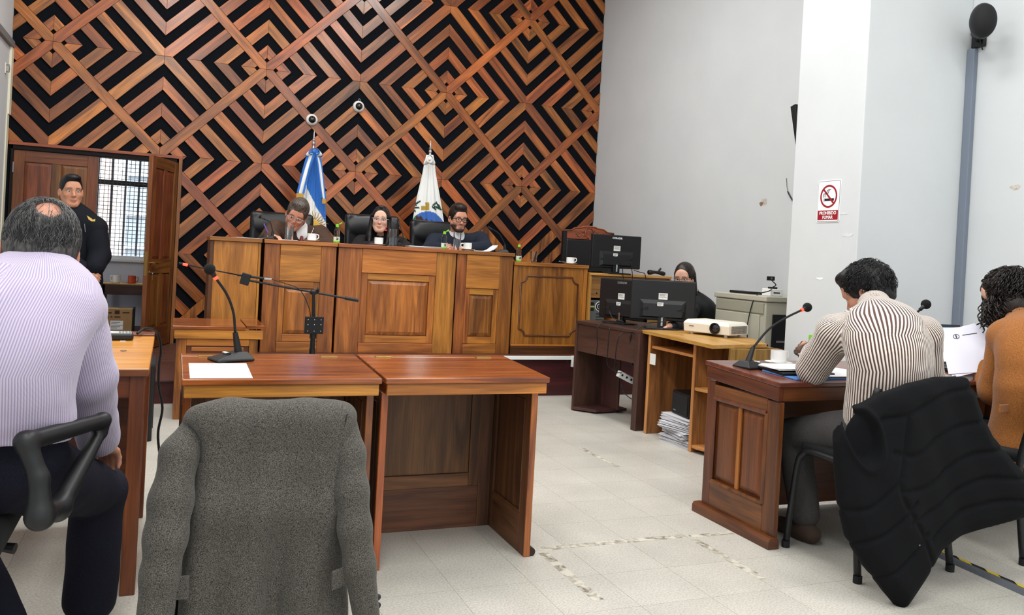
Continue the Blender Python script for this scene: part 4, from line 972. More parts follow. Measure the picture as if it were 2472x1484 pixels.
cable('black cable curling behind the hutch monitor', [at(1530, 652, 6.95), at(1545, 657, 6.96), (at(1556, 662, 6.95)[0], 6.94, 1.155), at(1560, 690, 6.94)])
# handset / webcam lump on the hutch
t = thing('telephone_handset', 'black handset lying on the pine hutch', 'telephone', (at(1585, 660, 7.05)[0], 7.05, zt_h), radians(8))
build('handset', MB().tube(spline([(-0.10, 0, 0.03), (-0.03, 0, 0.035), (0.04, 0, 0.03), (0.10, 0, 0.022)], 4), [0.024, 0.026, 0.022, 0.018, 0.016, 0.015, 0.015, 0.016, 0.018, 0.021, 0.022, 0.022, 0.018], 10), M_blk, t, smooth=True)
build('stub', MB().tube([(0.01, 0, 0.03), (0.05, 0, 0.075)], [0.012, 0.010], 8), M_blk, t, smooth='auto')
# computer tower in the hutch bay
t = thing('computer_tower', 'computer tower with silver back fan inside the pine hutch bay', 'computer', (3.752, 7.0, 0.372+0.302))
M_galv = plain('galvanised', (150, 154, 152), rough=0.35, metal=0.8)
box('case', t, M_blk_soft, -0.085, 0.085, 0.0, 0.36, 0, 0.22)
box('back_plate', t, M_galv, -0.082, 0.082, -0.004, 0.0, 0.005, 0.215)
build('fan_ring', MB().tube([(0.03+0.045*cos(2*pi*i/20), -0.006, 0.155+0.045*sin(2*pi*i/20)) for i in range(21)], 0.004, 6), M_led_w, t, smooth=True)
build('fan_ring', MB().tube([(0.03+0.025*cos(2*pi*i/16), -0.006, 0.155+0.025*sin(2*pi*i/16)) for i in range(17)], 0.003, 6), M_led_w, t, smooth=True)
build('fan_dark', MB().cyl((0.03, -0.0045, 0.155), (0.03, -0.005, 0.155), 0.044), M_blk, t)
build('fan_hub', MB().cyl((0.03, -0.005, 0.155), (0.03, -0.009, 0.155), 0.014), M_galv, t)
for zz in (0.18, 0.125): box('power_socket', t, M_blk, -0.07, -0.03, -0.008, -0.004, zz-0.014, zz+0.014)
box('socket_strip', t, plain('yellow_green', (190, 200, 60), rough=0.5), -0.075, -0.025, -0.0075, -0.004, 0.148, 0.157, bev=0)
for k_ in range(3): box('port_plate', t, M_steel, -0.005, 0.07, -0.007, -0.004, 0.02+k_*0.028, 0.04+k_*0.028)
# power strip under the dark desk
t = thing('power_strip', 'white power strip hanging under the dark desk', 'power strip', at(1510, 910, 5.7), 0)
t.rotation_euler = (0, radians(24), 0)
box('strip_body', t, M_white_pl, -0.075, 0.075, -0.02, 0.02, -0.025, 0.025, bev=0.005)
for k_ in (-0.045, 0.0, 0.045): box('socket', t, M_blk_soft, k_-0.008, k_+0.008, -0.022, -0.02, -0.008, 0.008)
cable('thick blue-black cable from the power strip up to the dark desk', [at(1520, 915, 5.7), at(1535, 925, 5.68), at(1542, 900, 5.6), (3.3, 5.55, 0.5), (3.25, 5.5, 0.72)], r=0.006)
# projector
t = thing('projector', 'white projector on the pine desk', 'projector', (3.72, 5.08, 0.76), radians(-68))
M_proj = plain('projector_white', (232, 228, 214), rough=0.4)
bd = build('body', MB().add([(-0.19, -0.13, 0.018), (0.19, -0.13, 0.018), (0.19, 0.13, 0.018), (-0.19, 0.13, 0.018), (-0.19, -0.14, 0.085), (0.19, -0.14, 0.085), (0.19, 0.13, 0.085), (-0.19, 0.13, 0.085), (-0.17, -0.12, 0.108), (0.17, -0.12, 0.108), (0.17, 0.12, 0.108), (-0.17, 0.12, 0.108)],
      [(0, 3, 2, 1), (0, 1, 5, 4), (1, 2, 6, 5), (2, 3, 7, 6), (3, 0, 4, 7), (4, 5, 9, 8), (5, 6, 10, 9), (6, 7, 11, 10), (7, 4, 8, 11), (8, 9, 10, 11)]), M_proj, t, bev=0.006)
build('lens_ring', MB().lathe([(0.030, 0), (0.040, 0), (0.042, 0.012), (0.034, 0.014), (0.030, 0.004)], n=24), M_blk, t, loc=(0.08, -0.135, 0.06), rot=(pi/2, 0, 0), smooth='auto')
build('lens', MB().ball((0.08, -0.137, 0.06), (0.032, 0.008, 0.032), 20, 10), plain('lens_glass', (12, 12, 20), rough=0.05, spec=1.0), t, smooth=True)
for r_ in range(9):
    for c_ in range(12): box('vent_slot', t, plain('vent_dark', (92, 90, 84), rough=0.7), 0.1905, 0.1925, -0.10+c_*0.0175, -0.088+c_*0.0175, 0.030+r_*0.0062, 0.0335+r_*0.0062, bev=0)
for xx in (-0.14, 0.14):
    for yy in (-0.09, 0.09): build('foot', MB().cyl((xx, yy, 0), (xx, yy, 0.02), 0.012), M_white_pl, t, smooth='auto')
box('badge', t, M_greytrim, -0.14, -0.10, -0.1385, -0.136, 0.058, 0.066, bev=0)
# black speaker on a stack of paper bundles under the pine desk
px_, py_ = 3.46, 4.94
zs = 0.0
M_bundle = plain('paper_bundle', (206, 206, 212), rough=0.8)
for k_, (dx, dy, r_, hh) in enumerate(((0, 0, 0.1, 0.055), (0.01, 0.01, -0.15, 0.05), (-0.01, 0.0, 0.2, 0.045), (0.0, 0.0, 0.05, 0.05))):
    t = thing('paper_bundle', ('lowest', 'second lowest', 'third', 'topmost')[k_]+' bundle of old papers in the stack under the pine desk', 'paper bundle', (px_+dx, py_+dy, zs), r_, 'paper bundles under the pine desk')
    n_ = 9
    for s_ in range(n_):
        ww = 0.15+random.uniform(-0.012, 0.008); dd = 0.17+random.uniform(-0.012, 0.01)
        q = hh/n_; o = box('sheaf', t, M_bundle, -ww, ww, -dd, dd, s_*q, (s_+0.8)*q, bev=0); o.rotation_euler = (0, 0, random.uniform(-0.06, 0.06))
    zs += hh
t = thing('desk_speaker', 'black loudspeaker box on the paper bundles under the pine desk', 'speaker', (px_, py_, zs), radians(-8))
box('cabinet', t, M_blk, -0.10, 0.12, -0.13, 0.13, 0, 0.165, bev=0.006); box('grille', t, M_blk_soft, -0.106, -0.10, -0.12, 0.12, 0.012, 0.153)
box('badge', t, M_greytrim, -0.1075, -0.106, 0.05, 0.09, 0.027, 0.034, bev=0)
# things on the rack cabinet
box('network_router', None, M_blk, 4.20, 4.32, 5.32, 5.58, 1.062, 1.082, label='flat black router on the beige cabinet', cat='router')
t = thing('power_adaptor', 'white power box on the beige cabinet below the webcam', 'adaptor', (4.30, 5.18, 1.062))
box('box', t, M_white_pl, -0.06, 0.06, -0.05, 0.05, 0, 0.055, bev=0.004); box('slot', t, M_blk_soft, -0.03, 0.03, -0.051, -0.05, 0.02, 0.03, bev=0)
t = thing('webcam', 'small black webcam standing on the white power box', 'webcam', (4.30, 5.18, 1.117))
build('base', MB().box(-0.035, 0.035, -0.015, 0.015, 0, 0.014), M_blk, t, bev=0.003); build('stem', MB().tube(spline([(0.0, 0, 0.012), (0.03, 0, 0.03), (0.0, 0, 0.055), (-0.02, 0, 0.07)], 4), 0.004, 6), M_blk, t, smooth=True)
box('head', t, M_blk, -0.05, 0.005, -0.016, 0.016, 0.062, 0.095, bev=0.004); build('lens', MB().cyl((-0.03, -0.016, 0.08), (-0.03, -0.019, 0.08), 0.009), M_steel, t)
cable('black webcam cable drooping down the beige cabinet', [(4.28, 5.16, 1.12), (4.2, 5.10, 1.10), (4.10, 5.13, 1.05), (4.075, 5.17, 0.85), (4.07, 5.16, 0.70), (4.06, 5.2, 0.55), (3.95, 5.2, 0.77)], r=0.004, name='webcam_cable')

# --- wall things
M_signw = plain('sign_white', (240, 240, 242), rough=0.45); M_signr = plain('sign_red', (150, 22, 34), rough=0.5); M_signk = plain('sign_black', (24, 24, 28), rough=0.5)
sg = thing('no_smoking_sign', 'white no smoking sign with red banner on the pillar', 'sign', (3.9435, 4.25, 1.727), -pi/2)
def rrect(w_, h_, r, n=5):
    out = []
    for cx, cy, a0_ in ((w_/2-r, h_/2-r, 0), (-w_/2+r, h_/2-r, 90), (-w_/2+r, -h_/2+r, 180), (w_/2-r, -h_/2+r, 270)):
        for k_ in range(n+1): a = radians(a0_+90*k_/n); out.append((cx+r*cos(a), cy+r*sin(a)))
    return out
build('plate', MB().prism(rrect(0.205, 0.275, 0.012), -0.003, 0, 'y'), M_signw, sg)
build('border', MB().prism(rrect(0.194, 0.264, 0.010), -0.0036, -0.003, 'y'), M_signk, sg)
build('field', MB().prism(rrect(0.189, 0.259, 0.008), -0.0042, -0.0035, 'y'), M_signw, sg)
build('banner', MB().box(-0.090, 0.090, -0.005, -0.004, -0.122, -0.060), M_signr, sg)
text('lettering', 'PROHIBIDO', 0.030, M_signw, sg, (0, -0.0056, -0.078), (pi/2, 0, 0), bold=0.0006, sx=0.95)
text('lettering', 'FUMAR', 0.030, M_signw, sg, (0, -0.0056, -0.106), (pi/2, 0, 0), bold=0.0006, sx=0.95)
ring = MB(); n = 40
for k_ in range(n): pass
Ro, Ri = 0.075, 0.063
vs = []; fs = []
for k_ in range(n):
    a = 2*pi*k_/n; c, s = cos(a), sin(a); vs += [(Ro*c, -0.0055, 0.032+Ro*s), (Ri*c, -0.0055, 0.032+Ri*s), (Ro*c, -0.0042, 0.032+Ro*s), (Ri*c, -0.0042, 0.032+Ri*s)]
for k_ in range(n):
    i, j = 4*k_, 4*((k_+1) % n); fs += [(i, j, j+1, i+1), (i, i+2, j+2, j), (i+1, j+1, j+3, i+3)]
build('prohibition_ring', MB().add(vs, fs), M_signr, sg)
def slab(a, b, w_, y0, y1, cz=0.032):
    d = Vector((b[0]-a[0], b[1]-a[1])).normalized(); p = Vector((-d.y, d.x))*w_/2
    return MB().prism([(a[0]-p.x, cz+a[1]-p.y), (b[0]-p.x, cz+b[1]-p.y), (b[0]+p.x, cz+b[1]+p.y), (a[0]+p.x, cz+a[1]+p.y)], y0, y1, 'y')
build('cigarette', slab((-0.048, -0.022), (0.048, -0.022), 0.016, -0.0050, -0.0042), M_signk, sg)
build('cigarette_tip', slab((-0.046, -0.022), (-0.036, -0.022), 0.010, -0.0054, -0.005), M_signw, sg)
for off in (0.0, 0.013):
    build('smoke', MB().tube(spline([(-0.045+off, -0.0048, 0.026), (-0.045+off, -0.0048, 0.048), (-0.02+off, -0.0048, 0.052), (-0.012+off, -0.0048, 0.070), (0.005+off, -0.0048, 0.078)], 5), 0.0018, 5), M_signk, sg)
build('prohibition_bar', slab((-0.048, 0.048), (0.048, -0.048), 0.012, -0.0062, -0.0052), M_signr, sg)
# loudspeaker on the wall with its conduit
sp = thing('wall_loudspeaker', 'black rounded loudspeaker on a wall bracket above the grey conduit', 'loudspeaker', (4.62, 3.745, 2.885))
build('shell', MB().ball((0, 0, 0), (0.074, 0.076, 0.112), 28, 18), M_blk, sp, smooth=True)
build('grille', MB().ball((-0.012, -0.022, -0.004), (0.071, 0.070, 0.105), 28, 18), M_blk_soft, sp, smooth=True)
build('bracket_arm', MB().tube([(0.02, 0.05, -0.02), (0.08, 0.12, -0.04), (0.19, 0.17, -0.05)], 0.022, 8), M_blk, sp, smooth='auto')
build('bracket_plate', MB().box(0.178, 0.208, 0.13, 0.22, -0.10, 0.03), M_blk, sp, bev=0.003)
build('lead', MB().tube(spline([(0.06, 0.05, -0.02), (0.10, 0.12, -0.06), (0.15, 0.14, -0.05), (0.20, 0.15, -0.12)], 5), 0.004, 6), M_blk, sp, smooth=True)
M_cond = plain('grey_conduit', (118, 128, 142), rough=0.5)
t = thing('conduit', 'grey plastic conduit running down the wall corner beside the pillar', 'conduit', (0, 0, 0))
build('duct', MB().box(4.792, 4.829, 3.932, 3.989, 0.0, 2.78), M_cond, t, bev=0.004)
# black screen hung behind the pillar
xa = 3.975
t = thing('wall_screen', 'black edge of a tilted screen behind the pillar', 'television', (4.38, 4.665, 2.365))
t.rotation_euler = (radians(-15), 0, 0)
pn = box('panel', t, M_blk, xa-4.38, 0.42, -0.02, 0.03, -0.34, 0.06); 
build('mount', MB().box(-0.1, 0.1, -0.065, -0.02, -0.05, 0.05), M_blk_soft, t)
p0 = on_wall(1899, 430, XR); p1 = on_wall(1903, 455, XR); p2 = on_wall(1908, 470, XR); p3 = on_wall(1913, 488, XR)
build('loose_wire', MB().tube(spline([(XR-0.003, p0[0], p0[1]), (XR-0.012, p1[0], p1[1]), (XR-0.012, p2[0], p2[1]), (XR-0.01, p3[0]-0.1, p3[1]-0.08)], 5), [0.002]*8+[0.006]*8, 6), M_blk, None, smooth=True, label='loose black wire end taped to the right wall by the pillar', cat='wire')
# dome cameras
for px, py, lab in ((753, 289, 'lower white dome camera on the wooden wall above the blue flag'), (866, 257, 'upper white dome camera on the wooden wall right of the other')):
    p = at(px, py, YB-0.02)
    t = thing('dome_camera', lab, 'camera', (p[0], YB, p[2]), 0, 'dome cameras')
    build('housing', MB().lathe([(0, 0), (0.062, 0), (0.064, 0.014), (0.058, 0.032), (0.042, 0.044), (0.038, 0.040), (0, 0.040)], n=32), M_cup, t, rot=(pi/2, 0, 0), smooth='auto')
    build('dome', MB().ball((0, -0.040, 0), (0.038, 0.032, 0.038), 24, 16), plain('dome_black', (8, 9, 12), rough=0.06, spec=0.9), t, smooth=True)
    build('screw', MB().ball((-0.04, -0.034, -0.035), 0.004, 6, 4), M_blk, t)
    if px > 800: build('cable_loop', MB().tube(spline([(-0.01, -0.006, 0.06), (0.0, -0.02, 0.085), (0.015, -0.02, 0.07), (0.01, -0.006, 0.058)], 5), 0.005, 6), M_greytrim, t, smooth=True)
# floor cable cover with hazard tape
t = thing('cable_cover', 'grey floor cable cover edged with yellow and black hazard tape', 'cable cover', (0, 0, 0))
Y0, Y1, XC = 1.2, 2.97, 3.285
def xc(y): return 3.268+(y-2.313)*0.065
build('ridge', MB().hexa([(xc(Y0)-0.03, Y0, 0.0005), (xc(Y0)+0.03, Y0, 0.0005), (xc(Y1)+0.03, Y1, 0.0005), (xc(Y1)-0.03, Y1, 0.0005)], [(xc(Y0)-0.016, Y0, 0.014), (xc(Y0)+0.016, Y0, 0.014), (xc(Y1)+0.016, Y1, 0.014), (xc(Y1)-0.016, Y1, 0.014)]), plain('cover_grey', (92, 96, 102), rough=0.5), t)
y = Y0; k_ = 0
while y < Y1-0.09:
    a = 0.072; sh_ = 0.06
    build('hazard_stripe', MB().prism([(xc(y)+0.031, y), (xc(y)+0.031, y+a), (xc(y)+0.075, y+a+sh_), (xc(y)+0.075, y+sh_)][::-1], 0.0005, 0.002, 'z'), plain('hazard_yellow', (206, 176, 40), rough=0.6, noise=0.15, nscale=40) if k_ % 2 else plain('hazard_black', (24, 22, 20), rough=0.7), t)
    y += a; k_ += 1

# ------------------------------------------------------------------ flags
def paint_mat(name, rough=0.8, sheen=0.2, bump=0.15, attr='col', spec=0.3):
    if name in MATS: return MATS[name]
    mt, nt, b = newmat(name); a = N(nt, 'ShaderNodeAttribute', attribute_name=attr); nt.links.new(a.outputs['Color'], b.inputs['Base Color'])
    b.inputs['Roughness'].default_value = rough; b.inputs['Sheen Weight'].default_value = sheen; b.inputs['Specular IOR Level'].default_value = spec
    if bump:
        tc = N(nt, 'ShaderNodeTexCoord'); n2 = N(nt, 'ShaderNodeTexNoise', i_Scale=400.0); nt.links.new(tc.outputs['Object'], n2.inputs['Vector'])
        bp = N(nt, 'ShaderNodeBump', i_Strength=bump, i_Distance=0.002); nt.links.new(n2.outputs['Fac'], bp.inputs['Height']); nt.links.new(bp.outputs[0], b.inputs['Normal'])
    MATS[name] = mt; return mt
def set_col(me, cols):
    at_ = me.color_attributes.new('col', 'FLOAT_COLOR', 'POINT')
    c = np.ones((len(me.vertices), 4), np.float32); c[:, :3] = cols; at_.data.foreach_set('color', c.ravel())
def cloth_sheet(name, parent, sil, Y, paint, fold=0.02, nf=5, nu=90, nv=130, phase=0.0, thick=0.003, org=(0, 0, 0)):
    """sil: list of (py, left px, right px); the sheet hangs with vertical folds around distance Y"""
    ys = np.array([s[0] for s in sil], float); L_ = np.array([s[1] for s in sil], float); R_ = np.array([s[2] for s in sil], float)
    vs = []; cols = []
    for i in range(nv):
        v = i/(nv-1); py = ys[0]+(ys[-1]-ys[0])*v; l = np.interp(py, ys, L_); r = np.interp(py, ys, R_)
        amp = fold*min(1, 0.25+v)
        for j in range(nu):
            u = j/(nu-1); px = l+(r-l)*u
            y = Y-amp*(sin(u*nf*2*pi+phase+0.8*sin(v*3))*0.6+0.4*sin(u*nf*3.7*pi+1+phase))-0.05*sin(pi*u)*(0.3+v)
            p = at(px, py, Y); q = (p[0]-org[0], y-org[1], p[2]-org[2]); vs.append(q); cols.append(lin(paint(px, py, u, v)))
    fs = [(i*nu+j, i*nu+j+1, (i+1)*nu+j+1, (i+1)*nu+j) for i in range(nv-1) for j in range(nu-1)]
    o = build(name, MB().add(vs, fs), paint_mat('flag_cloth'), parent, smooth=True)
    set_col(o.data, np.array(cols)); md = o.modifiers.new('solid', 'SOLIDIFY'); md.thickness = thick; md.offset = 0
    return o
M_silver = plain('silver_finial', (205, 208, 212), rough=0.2, metal=1.0)
def flag_pole(label, px, tip, top, Y):
    xt, _, zt = at(px, tip, Y)
    t = thing('standing_flag', label, 'flag', (xt, Y, BZ0))
    zt -= BZ0; z1 = at(px, top, Y)[2]-BZ0
    build('base', MB().lathe([(0, 0), (0.16, 0), (0.16, 0.02), (0.05, 0.05), (0.025, 0.10), (0, 0.10)], n=24), M_silver, t, smooth='auto')
    build('pole', MB().cyl((0, 0, 0.05), (0, 0, z1), 0.014), W_bench['Z'], t, smooth='auto')
    h = zt-z1
    build('finial', MB().lathe([(0, 0), (0.016, 0), (0.012, h*0.18), (0.018, h*0.22), (0.018, h*0.34), (0.010, h*0.38), (0.016, h*0.44), (0.016, h*0.50), (0.008, h*0.54), (0.007, h*0.75), (0, h)], c=(0, 0, z1), n=16), M_silver, t, smooth='auto')
    return t
FB = (46, 112, 196); FB2 = (36, 92, 172); FW = (232, 232, 228)
def paint1(px, py, u, v):
    bx0 = np.interp(py, [430, 455, 470, 500, 530, 560, 640], [740, 740, 748, 762, 782, 800, 830])
    if py > 440 and px < bx0:
        return FW
    return FB
t1 = flag_pole('blue and white flag with golden sun on a pole behind the judge in brown', 759, 312, 360, 8.6)
cloth_sheet('flag_cloth', t1, [(360, 752, 766), (375, 746, 771), (400, 739, 776), (430, 733, 780), (470, 724, 784), (520, 718, 786), (580, 712, 789), (650, 708, 790)], 8.6, paint1, fold=0.018, nf=4, org=tuple(t1.location))
def ribbon(par, pts, w_, Y, cols_, name='sash_tail'):
    """striped ribbon through pixel points"""
    vs = []; cl_ = []; n_ = 12; pts = spline([(p[0], p[1], 0) for p in pts], 10)
    for p in pts:
        for j in range(n_+1):
            u = j/n_; q = at(p[0]+(u-0.5)*w_, p[1]+(u-0.5)*w_*0.25, Y); vs.append((q[0]-par.location[0], q[1]-par.location[1]-0.006*sin(u*9+p[1]*0.05), q[2]-par.location[2]))
            cl_.append(lin(cols_(u)))
    fs = [(i*(n_+1)+j, i*(n_+1)+j+1, (i+1)*(n_+1)+j+1, (i+1)*(n_+1)+j) for i in range(len(pts)-1) for j in range(n_)]
    o = build(name, MB().add(vs, fs), paint_mat('flag_cloth'), par, smooth=True); set_col(o.data, np.array(cl_))
    md = o.modifiers.new('solid', 'SOLIDIFY'); md.thickness = 0.003; return o
strp = lambda u: FB if (u < 0.33 or u > 0.70) else FW
ribbon(t1, [(752, 370), (742, 400), (733, 435), (725, 468)], 18, 8.5, strp)
ribbon(t1, [(766, 370), (772, 400), (777, 440), (782, 481)], 12, 8.5, strp)
def bow(par, c, w_, h_, Y, cols_):
    for s in (-1, 1):
        vs = []; cl_ = []; n_ = 14; m_ = 6
        for i in range(n_+1):
            a = pi*i/n_-pi/2; ex = cos(a)*w_*s; ey = sin(a)*h_*0.6+abs(cos(a))*h_*0.3
            for j in range(m_+1):
                u = j/m_; q = at(c[0]+ex*(0.55+0.45*u), c[1]+ey+(u-0.5)*h_*0.7*cos(a), Y-0.05*cos(a)); vs.append((q[0]-par.location[0], q[1]-par.location[1]+0.02*(u-0.5), q[2]-par.location[2])); cl_.append(lin(cols_(u)))
        fs = [(i*(m_+1)+j, i*(m_+1)+j+1, (i+1)*(m_+1)+j+1, (i+1)*(m_+1)+j) for i in range(n_) for j in range(m_)]
        o = build('bow_loop', MB().add(vs, fs), paint_mat('flag_cloth'), par, smooth=True); set_col(o.data, np.array(cl_))
        md = o.modifiers.new('solid', 'SOLIDIFY'); md.thickness = 0.004
    q = at(c[0], c[1], Y-0.05); build('bow_knot', MB().ball((q[0]-par.location[0], q[1]-par.location[1], q[2]-par.location[2]), (0.018, 0.014, 0.02)), plain('bow_'+str(cols_(0)[0]), cols_(0), rough=0.8), par, smooth=True)
bow(t1, (758, 366), 21, 14, 8.52, strp)
for px, py, w_ in ((724, 472, 18), (782, 485, 9)):
    q = at(px, py, 8.49); build('gold_fringe', MB().box(-w_*0.002, w_*0.002, -0.006, 0.006, -0.028, 0.022), M_gold, t1, loc=(q[0]-t1.location[0], q[1]-t1.location[1], q[2]-t1.location[2]), bev=0.002)
# sun: disc and wavy rays
q0 = at(753, 546, 8.5); sun = build('sun_disc', MB().ball((0, 0, 0), (0.075, 0.008, 0.075), 24, 8), plain('sun_gold', (214, 170, 70), rough=0.6), t1, loc=(q0[0]-t1.location[0], q0[1]-t1.location[1]-0.02, q0[2]-t1.location[2]), smooth=True)
for k_ in range(28):
    a = 2*pi*k_/28; L_ = 0.165 if k_ % 2 else 0.15
    pts = [((0.07+(L_-0.07)*s/5)*cos(a)-0.006*sin(s*2.2)*sin(a)*(k_ % 2), 0.004, (0.07+(L_-0.07)*s/5)*sin(a)+0.006*sin(s*2.2)*cos(a)*(k_ % 2)) for s in range(6)]
    build('sun_ray', MB().tube(pts, [0.006, 0.006, 0.005, 0.004, 0.003, 0.001], 5), plain('sun_ray_gold', (170, 130, 60), rough=0.6), sun)
def paint2(px, py, u, v):
    c = (1030, 566)
    dx, dy = (px-c[0]), (py-c[1])
    rr = sqrt((dx/46)**2+(dy/56)**2)
    if rr < 1 and py > 505:
        if px < 1003 + (py-520)*0.05 and py > 522: return (40, 118, 84)
        edge = 522+3*sin(px*0.5)+np.interp(px, [990, 1005, 1020, 1045, 1070], [6, -8, 2, 10, 12])
        if py > edge+4: return (62, 44, 36)
        return (58, 104, 186)
    # laurel leaves
    for lx, ly, an in ((1000, 493, 0.6), (1008, 489, -0.5), (1004, 501, 0.1), (998, 506, 0.9), (1048, 492, -0.6), (1052, 500, 0.3), (1058, 497, 0.9), (1046, 503, 0.7), (1060, 504, 0.5)):
        ex, ey = (px-lx)*cos(an)+(py-ly)*sin(an), -(px-lx)*sin(an)+(py-ly)*cos(an)
        if (ex/8)**2+(ey/2.6)**2 < 1: return (26, 62, 48)
    if (1015 < px < 1034 and 498 < py < 507) or (1024 < px < 1034 and 488 < py < 500): return (176, 146, 62)
    return (234, 235, 232)
t2 = flag_pole('white flag with a blue and green crest on a pole between two judges', 1040, 338, 376, 8.6)
cloth_sheet('flag_cloth', t2, [(374, 1029, 1046), (392, 1024, 1049), (420, 1019, 1052), (470, 1007, 1061), (500, 1001, 1066), (540, 994, 1072), (590, 987, 1076), (650, 983, 1078)], 8.6, paint2, fold=0.016, nf=3, phase=1.0, org=tuple(t2.location))
wh = lambda u: (230, 231, 228)
bow(t2, (1037, 384), 14, 16, 8.52, wh)
# ------------------------------------------------------------------ smooth solids for people and cloth (distance fields + surface nets)
def _smin(a, b, k):
    if k <= 0: return np.minimum(a, b)
    h = np.maximum(k-np.abs(a-b), 0)/k; return np.minimum(a, b)-h*h*k*0.25
def rotm(yaw=0.0, pitch=0.0, roll=0.0):
    """local +y looks forward; yaw about z (0 = +Y, positive to the left), pitch up, roll about the view axis"""
    return np.array((Matrix.Rotation(yaw, 3, 'Z') @ Matrix.Rotation(pitch, 3, 'X') @ Matrix.Rotation(roll, 3, 'Y')), np.float32)
class Solid:
    def __init__(s, h=0.005): s.h = h; s.ops = []; s.lo = np.full(3, 1e9); s.hi = np.full(3, -1e9)
    def _bb(s, lo, hi, op):
        if op == 'u': s.lo = np.minimum(s.lo, lo); s.hi = np.maximum(s.hi, hi)
    def cap(s, a, b, ra, rb=None, k=0.02, op='u'):
        a = np.array(a, np.float32); b = np.array(b, np.float32); rb = ra if rb is None else rb; R = max(ra, rb)
        lo = np.minimum(a, b)-R; hi = np.maximum(a, b)+R; s._bb(lo, hi, op); ba = b-a; L2 = max(float(ba@ba), 1e-9)
        def f(X, Y, Z):
            X = X-a[0]; Y = Y-a[1]; Z = Z-a[2]; t = np.clip((X*(ba[0]/L2)+Y*(ba[1]/L2))+Z*(ba[2]/L2), 0, 1)
            d = (X-t*ba[0])**2; d += (Y-t*ba[1])**2; d += (Z-t*ba[2])**2
            return np.sqrt(d)-(ra+(rb-ra)*t)
        s.ops.append((op, f, lo, hi, k, 1)); return s
    def _loc(s, c, R):
        def g(X, Y, Z):
            X = X-c[0]; Y = Y-c[1]; Z = Z-c[2]
            if R is None: return X, Y, Z
            return (X*R[0, 0]+Y*R[1, 0])+Z*R[2, 0], (X*R[0, 1]+Y*R[1, 1])+Z*R[2, 1], (X*R[0, 2]+Y*R[1, 2])+Z*R[2, 2]
        return g
    def ell(s, c, r, R=None, k=0.02, op='u'):
        c = np.array(c, np.float32); r = np.array(r, np.float32)
        ex = r if R is None else np.sqrt(((np.array(R)*r)**2).sum(1)); lo = c-ex; hi = c+ex; s._bb(lo, hi, op); g = s._loc(c, None if R is None else np.array(R, np.float32))
        def f(X, Y, Z):
            x, y, z = g(X, Y, Z); x = (x/r[0])**2; y = (y/r[1])**2; z = (z/r[2])**2
            k0 = np.sqrt(x+y+z); k1 = np.sqrt(x/r[0]**2+y/r[1]**2+z/r[2]**2)+1e-6
            return k0*(k0-1)/k1
        s.ops.append((op, f, lo, hi, k, 1)); return s
    def rbox(s, c, half, R=None, rad=0.01, k=0.01, op='u'):
        c = np.array(c, np.float32); half = np.array(half, np.float32); ex = half if R is None else np.abs(np.array(R))@half; lo = c-ex; hi = c+ex; s._bb(lo, hi, op); g = s._loc(c, None if R is None else np.array(R, np.float32))
        def f(X, Y, Z):
            x, y, z = [np.abs(q)-(half[i]-rad) for i, q in enumerate(g(X, Y, Z))]
            return np.sqrt(np.maximum(x, 0)**2+np.maximum(y, 0)**2+np.maximum(z, 0)**2)+np.minimum(np.maximum(np.maximum(x, y), z), 0)-rad
        s.ops.append((op, f, lo, hi, k, 1)); return s
    def fn(s, f, op='i', k=0.0, lo=None, hi=None):
        if lo is not None: s._bb(np.array(lo), np.array(hi), op)
        s.ops.append((op, f, lo, hi, k, 0)); return s
    def mesh(s, disp=None):
        h = s.h; pad = 3.5*h; lo = s.lo-pad; hi = s.hi+pad; n = np.ceil((hi-lo)/h).astype(int)+1
        ax = [lo[i]+h*np.arange(n[i]) for i in range(3)]; F = np.full(n, 0.5, np.float32)
        for op, f, l, u, k, bc in s.ops:
            if l is None: sl = tuple(slice(0, n[i]) for i in range(3))
            else:
                mg = 0.7*k+3*h; a = np.maximum(np.floor((np.array(l)-mg-lo)/h).astype(int), 0); b = np.minimum(np.ceil((np.array(u)+mg-lo)/h).astype(int)+1, n)
                if (b <= a).any(): continue
                sl = tuple(slice(a[i], b[i]) for i in range(3))
            A3 = [ax[i][sl[i]].astype(np.float32) for i in range(3)]; G = F[sl]
            if bc: d = f(A3[0][:, None, None], A3[1][None, :, None], A3[2][None, None, :])
            else: d = f(np.stack(np.meshgrid(*A3, indexing='ij'), -1)).astype(np.float32)
            if op == 'u': F[sl] = _smin(G, d, k)
            elif op == 's': F[sl] = -_smin(-G, d, k)
            elif op == 'i': F[sl] = -_smin(-G, -d, k)
            elif op == 'd': F[sl] = G-d
        if disp is not None:
            near = np.abs(F) < 0.03; idx = np.argwhere(near); P = (lo+h*idx).astype(np.float32)
            F[near] -= disp(P).astype(np.float32)
        return snets(F, lo, h)
